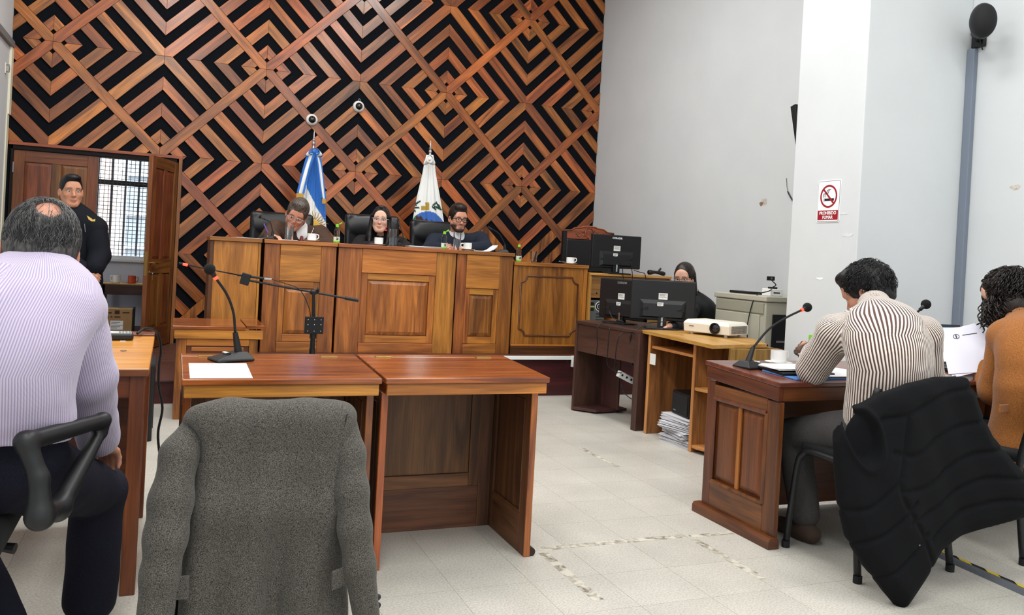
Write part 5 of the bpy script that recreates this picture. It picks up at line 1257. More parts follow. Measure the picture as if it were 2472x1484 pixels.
def snets(F, o, h):
    S = F < 0; nx, ny, nz = F.shape
    c = np.zeros((nx-1, ny-1, nz-1), np.int8)
    for dx in (0, 1):
        for dy in (0, 1):
            for dz in (0, 1): c += S[dx:nx-1+dx, dy:ny-1+dy, dz:nz-1+dz]
    idx = np.argwhere((c > 0) & (c < 8)); N_ = len(idx)
    offs = np.array([(dx, dy, dz) for dx in (0, 1) for dy in (0, 1) for dz in (0, 1)])
    val = np.stack([F[idx[:, 0]+q[0], idx[:, 1]+q[1], idx[:, 2]+q[2]] for q in offs], 1)
    acc = np.zeros((N_, 3)); cnt = np.zeros(N_)
    for a in range(8):
        for b in range(a+1, 8):
            if np.abs(offs[a]-offs[b]).sum() != 1: continue
            m_ = (val[:, a] < 0) != (val[:, b] < 0); t = val[m_, a]/(val[m_, a]-val[m_, b])
            acc[m_] += offs[a]+t[:, None]*(offs[b]-offs[a]); cnt[m_] += 1
    V = o+h*(idx+acc/cnt[:, None]); im = np.full((nx-1, ny-1, nz-1), -1, np.int32); im[idx[:, 0], idx[:, 1], idx[:, 2]] = np.arange(N_)
    Q = []
    for ax in range(3):
        sh = [slice(0, None)]*3; a = [slice(None)]*3; b = [slice(None)]*3
        a[ax] = slice(0, -1); b[ax] = slice(1, None)
        A = S[tuple(a)]; B = S[tuple(b)]; e = np.argwhere(A != B); ot = [i for i in range(3) if i != ax]
        e = e[(e[:, ot[0]] > 0) & (e[:, ot[1]] > 0) & (e[:, ot[0]] < F.shape[ot[0]]-1) & (e[:, ot[1]] < F.shape[ot[1]]-1)]
        def g(d0, d1):
            q = e.copy(); q[:, ot[0]] -= d0; q[:, ot[1]] -= d1; return im[q[:, 0], q[:, 1], q[:, 2]]
        q = np.stack([g(1, 1), g(0, 1), g(0, 0), g(1, 0)], 1); fl = A[e[:, 0], e[:, 1], e[:, 2]]
        if ax == 1: fl = ~fl
        q[~fl] = q[~fl][:, ::-1]; Q.append(q)
    return V, np.concatenate(Q)
def mesh_obj(name, V, Q, mat, parent, org=(0, 0, 0), col=None, attrs=None, smooth_it=0, label=None, kind=None):
    V = V-np.array(org)
    if smooth_it:
        e = np.concatenate([Q[:, [0, 1]], Q[:, [1, 2]], Q[:, [2, 3]], Q[:, [3, 0]]])
        for _ in range(smooth_it):
            sm = np.zeros_like(V); cn = np.zeros(len(V)); np.add.at(sm, e[:, 0], V[e[:, 1]]); np.add.at(sm, e[:, 1], V[e[:, 0]]); np.add.at(cn, e[:, 0], 1); np.add.at(cn, e[:, 1], 1)
            V = 0.5*V+0.5*sm/np.maximum(cn, 1)[:, None]
    me = bpy.data.meshes.new(name); nv, nq = len(V), len(Q)
    me.vertices.add(nv); me.vertices.foreach_set('co', V.astype(np.float32).ravel())
    me.loops.add(nq*4); me.loops.foreach_set('vertex_index', Q.astype(np.int32).ravel())
    me.polygons.add(nq); me.polygons.foreach_set('loop_start', np.arange(0, nq*4, 4, dtype=np.int32))
    me.update(calc_edges=True); me.validate(); me.shade_smooth()
    if mat is not None: me.materials.append(mat)
    if col is not None: set_col(me, col)
    for k_, v_ in (attrs or {}).items():
        a = me.attributes.new(k_, 'FLOAT', 'POINT'); a.data.foreach_set('value', v_.astype(np.float32))
    o = bpy.data.objects.new(name, me); link(o, parent); tag(o, label, None, None, kind); return o
def wav(P, seed, freqs, dirs=None):
    """cheap smooth noise, sums of warped sines"""
    rs = np.random.RandomState(seed); out = np.zeros(len(P), np.float32); Wp = P+0.02*np.sin(P[:, [1, 2, 0]]*23+seed)
    for fq in freqs:
        for _ in range(3):
            d = rs.normal(size=3)
            if dirs is not None: d = d*np.array(dirs)
            d = d/np.linalg.norm(d); out += np.sin(Wp@(d*fq)+rs.uniform(0, 6.28)).astype(np.float32)
    return out/(3*len(freqs))
def V3(p): return np.array(p, np.float32)

# ---- people
def skin_mat():
    if 'skin' in MATS: return MATS['skin']
    mt, nt, b = newmat('skin'); a = N(nt, 'ShaderNodeAttribute', attribute_name='col'); L = nt.links
    tc = N(nt, 'ShaderNodeTexCoord'); nz = N(nt, 'ShaderNodeTexNoise', i_Scale=55.0, i_Detail=4.0); L.new(tc.outputs['Object'], nz.inputs['Vector'])
    rp = N(nt, 'ShaderNodeMapRange', i_From_Min=0.3, i_From_Max=0.7, i_To_Min=0.9, i_To_Max=1.06); L.new(nz.outputs['Fac'], rp.inputs['Value'])
    mx = N(nt, 'ShaderNodeMix', data_type='RGBA', blend_type='MULTIPLY'); mx.inputs[0].default_value = 1.0
    L.new(a.outputs['Color'], mx.inputs[6]); L.new(rp.outputs[0], mx.inputs[7]); L.new(mx.outputs[2], b.inputs['Base Color'])
    b.inputs['Roughness'].default_value = 0.5; b.inputs['Subsurface Weight'].default_value = 0.12; b.inputs['Subsurface Radius'].default_value = (0.012, 0.005, 0.003); b.inputs['Subsurface Scale'].default_value = 0.5
    MATS['skin'] = mt; return mt
def hair_mat(name, c0, c1, rough=0.45):
    if name in MATS: return MATS[name]
    mt, nt, b = newmat(name); L = nt.links; tc = N(nt, 'ShaderNodeTexCoord'); mp = N(nt, 'ShaderNodeMapping'); mp.inputs['Scale'].default_value = (1, 1, 0.25); L.new(tc.outputs['Object'], mp.inputs['Vector'])
    nz = N(nt, 'ShaderNodeTexNoise', i_Scale=160.0, i_Detail=3.0); L.new(mp.outputs[0], nz.inputs['Vector'])
    rp = N(nt, 'ShaderNodeValToRGB'); e = rp.color_ramp.elements; e[0].position = 0.35; e[1].position = 0.68; e[0].color = lin(c0)+(1,); e[1].color = lin(c1)+(1,)
    L.new(nz.outputs['Fac'], rp.inputs[0]); L.new(rp.outputs[0], b.inputs['Base Color']); b.inputs['Roughness'].default_value = rough; b.inputs['Specular IOR Level'].default_value = 0.35
    bp = N(nt, 'ShaderNodeBump', i_Strength=0.5, i_Distance=0.003); L.new(nz.outputs['Fac'], bp.inputs['Height']); L.new(bp.outputs[0], b.inputs['Normal'])
    MATS[name] = mt; return mt
def head_prims(S, H, R, s=1.0, female=False, jaw=1.0):
    def w(p): return V3(H)+R@(V3(p)*s)
    def e(c, r, k=0.02, op='u', Rl=None): S.ell(w(c), V3(r)*s, R if Rl is None else R@Rl, k, op)
    def c(a, b, ra, rb=None, k=0.02, op='u'): S.cap(w(a), w(b), ra*s, None if rb is None else rb*s, k, op)
    e((0, -0.014, 0.030), (0.075, 0.096, 0.090))
    e((0, 0.030, -0.042), (0.060, 0.058, 0.080), 0.03)
    jw = 0.052*jaw
    c((jw, 0.004, -0.055), (0.022, 0.062, -0.102), 0.020, 0.018, 0.03); c((-jw, 0.004, -0.055), (-0.022, 0.062, -0.102), 0.020, 0.018, 0.03)
    e((0, 0.066, -0.102), (0.026, 0.020, 0.020), 0.025)
    c((-0.038, 0.074, 0.016), (0.038, 0.074, 0.016), 0.011, None, 0.02)
    e((0, 0.074, 0.035), (0.05, 0.016, 0.04), 0.03)
    e((0.040, 0.058, -0.030), (0.022, 0.022, 0.022), 0.02); e((-0.040, 0.058, -0.030), (0.022, 0.022, 0.022), 0.02)
    for x in (0.031, -0.031): e((x, 0.096, -0.002), (0.018, 0.016, 0.012), 0.010, 's')
    nz = 0.88 if female else 1.0
    c((0, 0.082, 0.006), (0, 0.103*1.0, -0.034), 0.008*nz, 0.0115*nz, 0.012)
    for x in (0.011, -0.011): e((x*nz, 0.094, -0.038), (0.008, 0.009, 0.0065), 0.006)
    e((0, 0.086, -0.066), (0.023, 0.011, 0.0065), 0.006); e((0, 0.085, -0.0775), (0.019, 0.011, 0.0075), 0.006)
    c((-0.019, 0.098, -0.0715), (0.019, 0.098, -0.0715), 0.0022, None, 0.003, 's')
    for x in (1, -1):
        Re = np.array(Matrix.Rotation(x*0.35, 3, 'Z'), np.float32)
        e((x*0.080, -0.008, -0.016), (0.008, 0.020, 0.031), 0.006, 'u', Re); e((x*0.086, -0.004, -0.012), (0.005, 0.010, 0.017), 0.004, 's', Re)
def head_cols(V, H, R, s, skin, lips, brow, beard=None, blush=0.1):
    q = ((V-np.array(H))@R)/s; x, y, z = q[:, 0], q[:, 1], q[:, 2]; c = np.tile(np.array(lin(skin), np.float32), (len(V), 1))
    front = (y > 0.04) & (np.abs(x) < 0.1) & (z > -0.14) & (z < 0.13)
    def mix(m_, col):
        nonlocal c; m_ = np.clip(m_, 0, 1)[:, None]; c = c*(1-m_)+np.array(lin(col), np.float32)*m_
    if beard is not None:
        low = np.clip((-0.040-z)/0.02, 0, 1)*np.clip((y-0.0)/0.02, 0, 1)*np.clip((0.10-np.abs(x))/0.02, 0, 1)*(z > -0.16)
        mouth_gap = np.exp(-((x/0.02)**2+((z+0.0715)/0.009)**2)); side = np.clip((np.abs(x)-0.030)/0.012, 0, 1)
        must = np.clip(1-np.abs(z+0.054)/0.010, 0, 1)*(np.abs(x) < 0.03)*(y > 0.06)
        lower = np.clip((-0.082-z)/0.008, 0, 1); m_ = low*np.maximum(np.maximum(side*np.clip((-0.035-z)/0.02, 0, 1), lower), must)*(1-0.9*mouth_gap)*beard[1]
        mix(m_, beard[0])
    L_ = np.exp(-np.clip((x/0.022)**2+((z+0.0715)/0.0095)**2, 0, 20)**1.5)*front; mix(L_*0.75, lips)
    bz = 0.018+0.006*(1-np.clip((np.abs(x)-0.02)/0.03, 0, 1)*1.0)*0; B = front*np.exp(-((z-bz-0.004*np.sin(np.abs(x)*60))/0.0048)**2)*np.clip((np.abs(x)-0.010)/0.005, 0, 1)*np.clip((0.052-np.abs(x))/0.008, 0, 1); mix(B*0.85, brow)
    ck = np.exp(-(((np.abs(x)-0.040)/0.02)**2+((z+0.030)/0.02)**2))*front; mix(ck*blush, (190, 90, 80))
    ns = np.exp(-((x/0.014)**2+((z+0.032)/0.014)**2))*front; mix(ns*blush, (190, 90, 80))
    return c
def add_eyes(par, H, R, s, org, iris=(60, 40, 28), closed=0.25):
    for x in (0.031, -0.031):
        c = V3(H)+R@(V3((x, 0.0765, -0.002))*s)-V3(org)
        o = build('eye', MB().ball((0, 0, 0), 0.0118*s, 16, 12), paint_mat('eye_paint', rough=0.15, sheen=0, bump=0, spec=0.6), par, smooth=True)
        o.location = tuple(c); o.rotation_euler = Matrix(R.tolist()).to_euler()
        co = np.array([v.co for v in o.data.vertices]); d = np.sqrt(co[:, 0]**2+co[:, 2]**2)/s; cl = np.tile(np.array(lin((222, 218, 212))), (len(co), 1))
        f = co[:, 1] > 0; cl[f & (d < 0.0062)] = lin(iris); cl[f & (d < 0.003)] = lin((10, 8, 8)); set_col(o.data, cl)
def add_glasses(par, H, R, s, org, mat, rx=0.024, rz=0.018, rad=0.0018, square=2.6):
    t = MB()
    for sx in (1, -1):
        pts = []
        for i in range(25):
            a = 2*pi*i/24; cx = abs(cos(a))**(2/square)*(1 if cos(a) >= 0 else -1); cz = abs(sin(a))**(2/square)*(1 if sin(a) >= 0 else -1)
            pts.append((sx*0.033+rx*cx, 0.106-abs(sx*0.033+rx*cx)*0.08, -0.004+rz*cz))
        t.tube(pts, rad, 6); t.tube([(sx*(0.033+rx), 0.100, 0.004), (sx*0.076, 0.085, 0.004), (sx*0.083, 0.0, 0.002), (sx*0.084, -0.015, -0.012)], rad, 6)
    t.tube([(0.033-rx, 0.106, 0.002), (0, 0.110, 0.005), (-0.033+rx, 0.106, 0.002)], rad, 6)
    t.v = [tuple(V3(H)+R@(V3(p)*s)-V3(org)) for p in t.v]
    g = build('glasses', t, mat, par, smooth=True)
    for sx in (1, -1):
        l = MB(); n_ = 20; vs = [(sx*0.033, 0.103, -0.004)]+[(sx*0.033+rx*0.98*cos(2*pi*i/n_), 0.1035-abs(sx*0.033+rx*cos(2*pi*i/n_))*0.08, -0.004+rz*0.98*sin(2*pi*i/n_)) for i in range(n_)]
        l.add(vs, [(0, 1+i, 1+(i+1) % n_) for i in range(n_)]); l.v = [tuple(V3(H)+R@(V3(p)*s)-V3(org)) for p in l.v]
        build('lens', l, plain('spectacle_lens', (255, 255, 255), rough=0.02, trans=1.0, ior=1.01, alpha=0.25), g)
    return g
def hand_prims(S, W_, dirv, normal, curl=0.5, side=1, s=1.0, spread=1.0, k=0.006):
    """W_: wrist; dirv: towards the fingers; normal: out of the back of the hand; side=+1 thumb on dir x normal side"""
    d = V3(dirv); d /= np.linalg.norm(d); n = V3(normal); n = n-d*(n@d); n /= np.linalg.norm(n); t = np.cross(d, n)*side
    W_ = V3(W_)
    S.cap(W_, W_+d*0.045*s, 0.024*s, 0.028*s, 0.02)
    for j, off in enumerate((-0.024, -0.008, 0.008, 0.024)):
        S.cap(W_+d*0.03*s+t*off*0.7*s, W_+d*0.085*s+t*off*s, 0.014*s, 0.0115*s, 0.010)
    for j, (off, L_) in enumerate(((-0.027, 0.058), (-0.009, 0.072), (0.009, 0.078), (0.027, 0.070))):
        p = W_+d*0.086*s+t*off*s; a = 0.25*curl; q = p
        for seg, f in enumerate((0.45, 0.32, 0.23)):
            a += curl*(0.55 if seg else 0.35); v = d*cos(a)-n*sin(a)+t*off*0.9*spread*(seg == 0); e = q+v*L_*f*s
            S.cap(q, e, (0.0092-seg*0.0008)*s, (0.0086-seg*0.0008)*s, k); q = e
    p = W_+d*0.028*s+t*0.022*s; q = p+(d*0.55+t*0.75-n*0.25)*0.036*s; S.cap(p, q, 0.014*s, 0.0115*s, 0.012)
    a = 0.3+curl*0.5; q2 = q+(d*cos(a)*0.9+t*(0.35-0.5*curl)-n*sin(a)*0.6)*0.034*s; S.cap(q, q2, 0.0105*s, 0.0095*s, k); q3 = q2+(d*0.8-t*0.35*curl-n*0.3)*0.026*s; S.cap(q2, q3, 0.0095*s, 0.0075*s, k)
def spine_prims(S, pts, prof, Rt, k=0.06, grow=0.0):
    """torso as a chain of ellipsoids. pts: pelvis..neck (3+), prof: list of (t, half width, half depth)"""
    P = [Vector(p) for p in spline([tuple(p) for p in pts], 4)]; n_ = len(P)
    ts = [q[0] for q in prof]; ws = [q[1] for q in prof]; ds = [q[2] for q in prof]
    for i, p in enumerate(P):
        t = i/(n_-1); S.ell(tuple(p), (np.interp(t, ts, ws)+grow, np.interp(t, ts, ds)+grow, 0.075+grow), Rt, k)
# ------------------------------------------------------------------ people
def cloth_mat(name, rgb, rough=0.85, weave=300.0, bump=0.25, noise=0.12, sheen=0.3, spec=0.2, two=None, fleck=None):
    if name in MATS: return MATS[name]
    mt, nt, b = newmat(name); L = nt.links; tc = N(nt, 'ShaderNodeTexCoord')
    nz = N(nt, 'ShaderNodeTexNoise', i_Scale=weave, i_Detail=3.0); L.new(tc.outputs['Object'], nz.inputs['Vector'])
    n2 = N(nt, 'ShaderNodeTexNoise', i_Scale=7.0, i_Detail=4.0); L.new(tc.outputs['Object'], n2.inputs['Vector'])
    rp = N(nt, 'ShaderNodeValToRGB'); e = rp.color_ramp.elements; d = tuple(int(v*(1-noise)) for v in rgb); u = tuple(min(255, int(v*(1+noise))) for v in (two or rgb))
    e[0].position = 0.35; e[1].position = 0.65; e[0].color = lin(d)+(1,); e[1].color = lin(u)+(1,)
    if fleck:
        for pos, c in fleck: el = rp.color_ramp.elements.new(pos); el.color = lin(c)+(1,)
    L.new(nz.outputs['Fac'], rp.inputs[0]); g = N(nt, 'ShaderNodeMapRange', i_From_Min=0.3, i_From_Max=0.7, i_To_Min=0.93, i_To_Max=1.05); L.new(n2.outputs['Fac'], g.inputs['Value'])
    mx = N(nt, 'ShaderNodeMix', data_type='RGBA', blend_type='MULTIPLY'); mx.inputs[0].default_value = 1.0; L.new(rp.outputs[0], mx.inputs[6]); L.new(g.outputs[0], mx.inputs[7]); L.new(mx.outputs[2], b.inputs['Base Color'])
    b.inputs['Roughness'].default_value = rough; b.inputs['Sheen Weight'].default_value = sheen; b.inputs['Specular IOR Level'].default_value = spec
    bp = N(nt, 'ShaderNodeBump', i_Strength=bump, i_Distance=0.002); L.new(nz.outputs['Fac'], bp.inputs['Height']); L.new(bp.outputs[0], b.inputs['Normal'])
    MATS[name] = mt; return mt
def stripe_mat(name, base, line, period, duty=0.45, soft=0.08):
    if name in MATS: return MATS[name]
    mt, nt, b = newmat(name); L = nt.links; a = N(nt, 'ShaderNodeAttribute', attribute_name='su')
    m_ = N(nt, 'ShaderNodeMath', operation='MULTIPLY', i_1=1/period); L.new(a.outputs['Fac'], m_.inputs[0]); f = N(nt, 'ShaderNodeMath', operation='FRACT'); L.new(m_.outputs[0], f.inputs[0])
    rp = N(nt, 'ShaderNodeValToRGB'); e = rp.color_ramp.elements; e[0].position = duty-soft; e[1].position = duty+soft; e[0].color = lin(line)+(1,); e[1].color = lin(base)+(1,)
    q = rp.color_ramp.elements.new(1-soft); q.color = lin(base)+(1,); q = rp.color_ramp.elements.new(1.0); q.color = lin(line)+(1,)
    L.new(f.outputs[0], rp.inputs[0]); L.new(rp.outputs[0], b.inputs['Base Color']); b.inputs['Roughness'].default_value = 0.8; b.inputs['Sheen Weight'].default_value = 0.2; b.inputs['Specular IOR Level'].default_value = 0.2
    MATS[name] = mt; return mt
MALE = [(0, 0.165, 0.115), (0.25, 0.150, 0.110), (0.55, 0.165, 0.115), (0.80, 0.165, 0.105), (0.93, 0.11, 0.085), (1.0, 0.065, 0.065)]
FEM = [(0, 0.165, 0.115), (0.25, 0.128, 0.095), (0.55, 0.140, 0.110), (0.80, 0.135, 0.095), (0.93, 0.09, 0.075), (1.0, 0.055, 0.055)]
def arm_frame(a, b):
    a, b = V3(a), V3(b); d = (b-a)/np.linalg.norm(b-a); u = np.cross(d, V3((0, 0, 1)))
    if np.linalg.norm(u) < 0.2: u = np.cross(d, V3((0, 1, 0)))
    u /= np.linalg.norm(u); return a, b, d, u, np.cross(d, u)
class Person:
    def __init__(s, label, base, head, R, hs, spine, Rt, prof=MALE, skin=(196, 146, 118), female=False, h=0.005, group=None):
        s.t = thing('person', label, 'person', base, 0, group); s.o = V3(base); s.H = V3(head); s.R = R; s.hs = hs; s.spine = [V3(p) for p in spine]; s.Rt = Rt; s.prof = prof; s.skin = skin; s.fem = female; s.h = h
        s.arms = []; s.legs = []; s.hands = []
    def arm(s, S_, E_, W_, r=(0.060, 0.048, 0.036), hand=None):
        s.arms.append((V3(S_), V3(E_), V3(W_), r))
        if hand: s.hands.append((V3(W_),)+tuple(hand))
    def leg(s, Hp, K_, A_, r=(0.085, 0.062, 0.048)): s.legs.append((V3(Hp), V3(K_), V3(A_), r))
    def body(s, lips=(150, 80, 76), brow=(40, 30, 26), beard=None, eyes=True, jaw=1.0, iris=(60, 40, 28), bald=None, blush=0.12, h=None):
        B = Solid(h or s.h); head_prims(B, s.H, s.R, s.hs, s.fem, jaw)
        nk = s.spine[-1]; B.cap(s.H+s.R@(V3((0, -0.028, -0.05))*s.hs), nk-V3((0, 0, 0.02)), (0.047 if s.fem else 0.056)*s.hs, (0.052 if s.fem else 0.060), 0.025)
        B.cap(s.spine[0], s.spine[1], 0.085, 0.085, 0.03); B.cap(s.spine[1], s.spine[-2], 0.085, 0.08, 0.03); B.cap(s.spine[-2], s.spine[-1]-V3((0, 0, 0.05)), 0.08, 0.05, 0.03)
        for a, e, w_, r in s.arms: B.cap(s.spine[-1]-V3((0, 0, 0.06)), a, 0.04, 0.04, 0.02); B.cap(a, e, r[0]-0.014, r[1]-0.012, 0.02); B.cap(e, w_, r[1]-0.012, 0.023, 0.015)
        for a, e, w_, r in s.legs: B.cap(a, e, r[0]-0.015, r[1]-0.014, 0.03); B.cap(e, w_, r[1]-0.014, r[2]-0.016, 0.02)
        for hd in s.hands: hand_prims(B, hd[0], hd[1], hd[2], hd[3], hd[4], 1.0 if not s.fem else 0.9)
        V, Q = B.mesh(); c = head_cols(V, s.H, s.R, s.hs, s.skin, lips, brow, beard, blush)
        if bald is not None:
            q = ((V-s.H)@s.R)/s.hs; m_ = bald(q)[:, None]; c = c*(1-m_)+np.array(lin((205, 150, 125)))*m_
        s.body_o = mesh_obj('body', V, Q, skin_mat(), s.t, s.o, col=c)
        if eyes: add_eyes(s.body_o, s.H, s.R, s.hs, s.o, iris)
    def top(s, name, mat, grow=0.0, fold=0.004, seed=1, k=0.05, yoke=0.065, collar=None, cuff=0.0, su=False, h=None, hem=None, freqs=(28, 55), extra=None, lab=None):
        h = h or s.h; G = Solid(h); spine_prims(G, s.spine[:-1]+[s.spine[-1]-V3((0, 0, 0.02))], s.prof, s.Rt, k, grow)
        nk = s.spine[-1]; sl = []
        for a, e, w_, r in s.arms:
            G.cap(nk-V3((0, 0, 0.045)), a, yoke*0.75+grow, r[0]+grow-0.004, 0.05); ue = (e-a)/np.linalg.norm(e-a); G.cap(a, a+ue*0.05, r[0]+grow-0.006, r[0]+grow-0.012, 0.04)
            A_ = Solid(h); A_.cap(a+ue*0.015, e, r[0]+grow, r[1]+grow+0.002, 0.03); d = (w_-e)/np.linalg.norm(w_-e); A_.cap(e, w_-d*(0.02-cuff), r[1]+grow, r[2]+grow+0.004, 0.02); sl.append(A_)
        if collar is not None: G.cap(nk+V3((0, 0, -0.012)), nk+(s.H-nk)*0.28+V3((0, 0, 0.0)), collar, collar*0.97, 0.012); G.cap(nk+(s.H-nk)*0.15, nk+(s.H-nk)*0.75, collar*0.90, collar*0.9, 0.003, 's')
        if hem is not None: G.fn(lambda P: (hem-P[..., 2]), 'i')
        if extra: extra(G)
        dsp = (lambda P: fold*wav(P, seed, freqs, (1, 1, 0.6))) if fold else None
        V, Q = G.mesh(dsp); at_ = None
        if su: sp_ = np.array(s.spine); sp_ = sp_[np.argsort(sp_[:, 2])]; cc = np.stack([np.interp(V[:, 2], sp_[:, 2], sp_[:, i]) for i in range(3)], 1); q = (V-cc)@s.Rt; U = np.arctan2(q[:, 0], 0.03-q[:, 1])*0.165; q2 = (V-s.spine[-2])@s.Rt
        if su:
            for a, e, w_, r in s.arms:
                ax_ = float((a-s.spine[-2])@s.Rt[:, 0]); m_ = (q2[:, 0]*np.sign(ax_) > abs(ax_)-0.06) & (np.linalg.norm(V-a, axis=1) < 0.14); _, _, d, u, v_ = arm_frame(a, e); rel = V-a; rel = rel-(rel@d)[:, None]*d; U[m_] = (np.arctan2(rel@v_, rel@u)*r[0])[m_]
            at_ = {'su': U}
        o = mesh_obj(name, V, Q, mat, s.t, s.o, attrs=at_, label=lab, smooth_it=1)
        for A_, (a, e, w_, r) in zip(sl, s.arms):
            V, Q = A_.mesh(dsp); at_ = None
            if su:
                _, _, d, u, v_ = arm_frame(a, e); ab = (e-a); L_ = np.linalg.norm(ab); t_ = (V-a)@d; rel = V-a-np.clip(t_, -0.2, L_)[:, None]*d; U = np.arctan2(rel@v_, rel@u)*r[0]
                _, _, d2, _, _ = arm_frame(e, w_); u2 = u-d2*(u@d2); u2 /= np.linalg.norm(u2); v2 = np.cross(d2, u2); t2 = (V-e)@d2; m_ = (t2 > 0.015) & (t_ > L_*0.55); rel = V-e-t2[:, None]*d2; U[m_] = (np.arctan2(rel@v2, rel@u2)*r[0])[m_]; at_ = {'su': U}
            mesh_obj('sleeve', V, Q, mat, o, attrs=at_, org=s.o, smooth_it=1)
        return o
    def trousers(s, mat, fold=0.005, seed=3, name='trousers', h=None, seat=0.12):
        G = Solid(h or s.h); p = s.spine[0]; G.ell(p, (0.17, seat+0.01, 0.13), s.Rt, 0.05)
        for a, e, w_, r in s.legs: G.cap(a, e, r[0], r[1], 0.04); G.cap(e, w_, r[1], r[2]+0.01, 0.02)
        V, Q = G.mesh(lambda P: fold*wav(P, seed, (22, 48))); return mesh_obj(name, V, Q, mat, s.t, s.o, smooth_it=1)
    def shoe(s, ankle, dirv, mat, L_=0.26):
        d = V3(dirv); d[2] = 0; d /= np.linalg.norm(d); G = Solid(0.006); a = V3((ankle[0], ankle[1], 0.0)); G.cap(a-d*0.05+V3((0, 0, 0.045)), a+d*(L_-0.12)+V3((0, 0, 0.035)), 0.042, 0.036, 0.02); G.cap(a+V3((0, 0, 0.05)), a+V3((0, 0, 0.10)), 0.04, 0.042, 0.03)
        G.fn(lambda P: 0.003-P[..., 2], 'i'); V, Q = G.mesh(); return mesh_obj('shoe', V, Q, mat, s.t, s.o, smooth_it=1)
    def hair(s, build_fn, mat, fold=0.003, seed=5, freqs=(90, 180), h=0.004, dirs=(1, 1, 0.35), name='hair'):
        G = Solid(h); H, R, hs = s.H, s.R, s.hs
        def w(p): return H+R@(V3(p)*hs)
        def e(c, r, k=0.02, op='u'): G.ell(w(c), V3(r)*hs, R, k, op)
        def c(a, b, ra, rb=None, k=0.02, op='u'): G.cap(w(a), w(b), ra*hs, None if rb is None else rb*hs, k, op)
        def loc(f, op='i', k=0.0): G.fn(lambda P: f(((P-H)@R)/hs)*hs, op, k)
        build_fn(e, c, loc, G, w)
        V, Q = G.mesh(lambda P: fold*wav(((P-H)@R).astype(np.float32), seed, freqs, dirs)); return mesh_obj(name, V, Q, mat, s.t, s.o, smooth_it=1)
    def strands(s, mat, n, L_, c, r, start, flow, lift=0.004, rad=0.0011, steps=6, seed=1, curl=0.0, keep=None, name='hair_strands'):
        rs = np.random.RandomState(seed); mb = MB(); c = V3(c); r = V3(r); cnt = 0
        while cnt < n:
            v = rs.normal(size=3); v /= np.linalg.norm(v)
            if not start(v): continue
            p = v*r; pts = []; rads = []; lf = lift*rs.uniform(0.3, 1.2); ph = rs.uniform(0, 6.28); sd = rs.normal(size=3)*0.35
            for k_ in range(steps):
                u = p/r; u /= np.linalg.norm(u); nrm = (u/r); nrm /= np.linalg.norm(nrm); q = u*r*(1+lf/0.09)+c
                if curl: q = q+0.012*curl*np.array([sin(ph+k_*1.1), cos(ph+k_*1.1), 0.3*sin(ph*2+k_)])
                pts.append(tuple(s.H+s.R@(V3(q)*s.hs)-s.o)); rads.append(rad*(1-0.75*(k_/(steps-1))**2)); f = np.array(flow(u, p+c))+sd; f = f-nrm*(f@nrm); f /= (np.linalg.norm(f)+1e-6); p = p+f*L_/steps*rs.uniform(0.7, 1.2)
            mb.tube(pts, rads, 3); cnt += 1
        return build(name, mb, mat, s.t, smooth=True, kind='stuff')

# ================= man in the lilac shirt (left foreground)
base = at(60, 1100, 2.35); base = (base[0], base[1], 0.0)
H = V3(at(97, 600, 2.42)); R = rotm(radians(10), radians(-14), radians(7))
pel = V3(at(-14, 1105, 2.34)); neck = V3(at(92, 662, 2.36)); mid = V3(at(-10, 890, 2.24)); up = V3(at(40, 755, 2.28))
Rt = rotm(radians(-14), 0, 0)
lm = Person('man in a lilac striped shirt seated at the left with his back to the camera', base, H, R, 1.02, [pel, mid, up, neck], Rt, prof=[(0, 0.175, 0.13), (0.3, 0.155, 0.125), (0.6, 0.155, 0.12), (0.82, 0.15, 0.105), (0.93, 0.11, 0.09), (1, 0.07, 0.07)], skin=(192, 134, 108), h=0.006)
shR = V3(at(176, 752, 2.40)); elR = V3(at(214, 905, 2.46)); wrR = V3(at(238, 1066, 2.72))
lm.arm(shR, elR, wrR, (0.064, 0.056, 0.042), hand=((0.05, 0.16, -0.10), (0.1, 0.3, 0.9), 0.75, -1))
shL = V3(at(-70, 760, 2.20)); elL = V3(at(-130, 930, 2.40)); wrL = V3(at(-60, 1000, 2.66)); lm.arm(shL, elL, wrL, (0.064, 0.054, 0.040), hand=((0.1, 0.3, 0), (0, 0, 1), 0.5, 1))
kneeR = V3(at(238, 1185, 2.84)); ankR = (kneeR[0]-0.01, 2.86, 0.12); hipR = V3(at(95, 1150, 2.40)); lm.leg(hipR, kneeR, ankR, (0.098, 0.078, 0.066))
kneeL = V3(at(-150, 1200, 2.80)); ankL = V3(at(5, 1400, 2.72)); ankL[2] = 0.12; hipL = V3(at(-60, 1150, 2.32)); lm.leg(hipL, kneeL, ankL, (0.095, 0.075, 0.06))
lm.body(h=0.0055, eyes=True, bald=None)
M_lilac = stripe_mat('lilac_stripe_cloth', (192, 184, 200), (156, 143, 176), 0.0052, duty=0.42, soft=0.12)
lm.top('shirt', M_lilac, grow=0.010, fold=0.008, seed=11, collar=0.078, su=True, h=0.0055, freqs=(16, 34, 62), hem=at(40, 1068, 2.22)[2])
lm.trousers(cloth_mat('navy_wool', (20, 21, 34), noise=0.2, sheen=0.0), fold=0.006, h=0.0065)
for a in (ankR, ankL): lm.shoe(a, (0.15, 1, 0), plain('black_leather', (16, 15, 15), rough=0.35))
M_hg = hair_mat('grey_hair', (26, 26, 28), (82, 80, 78))
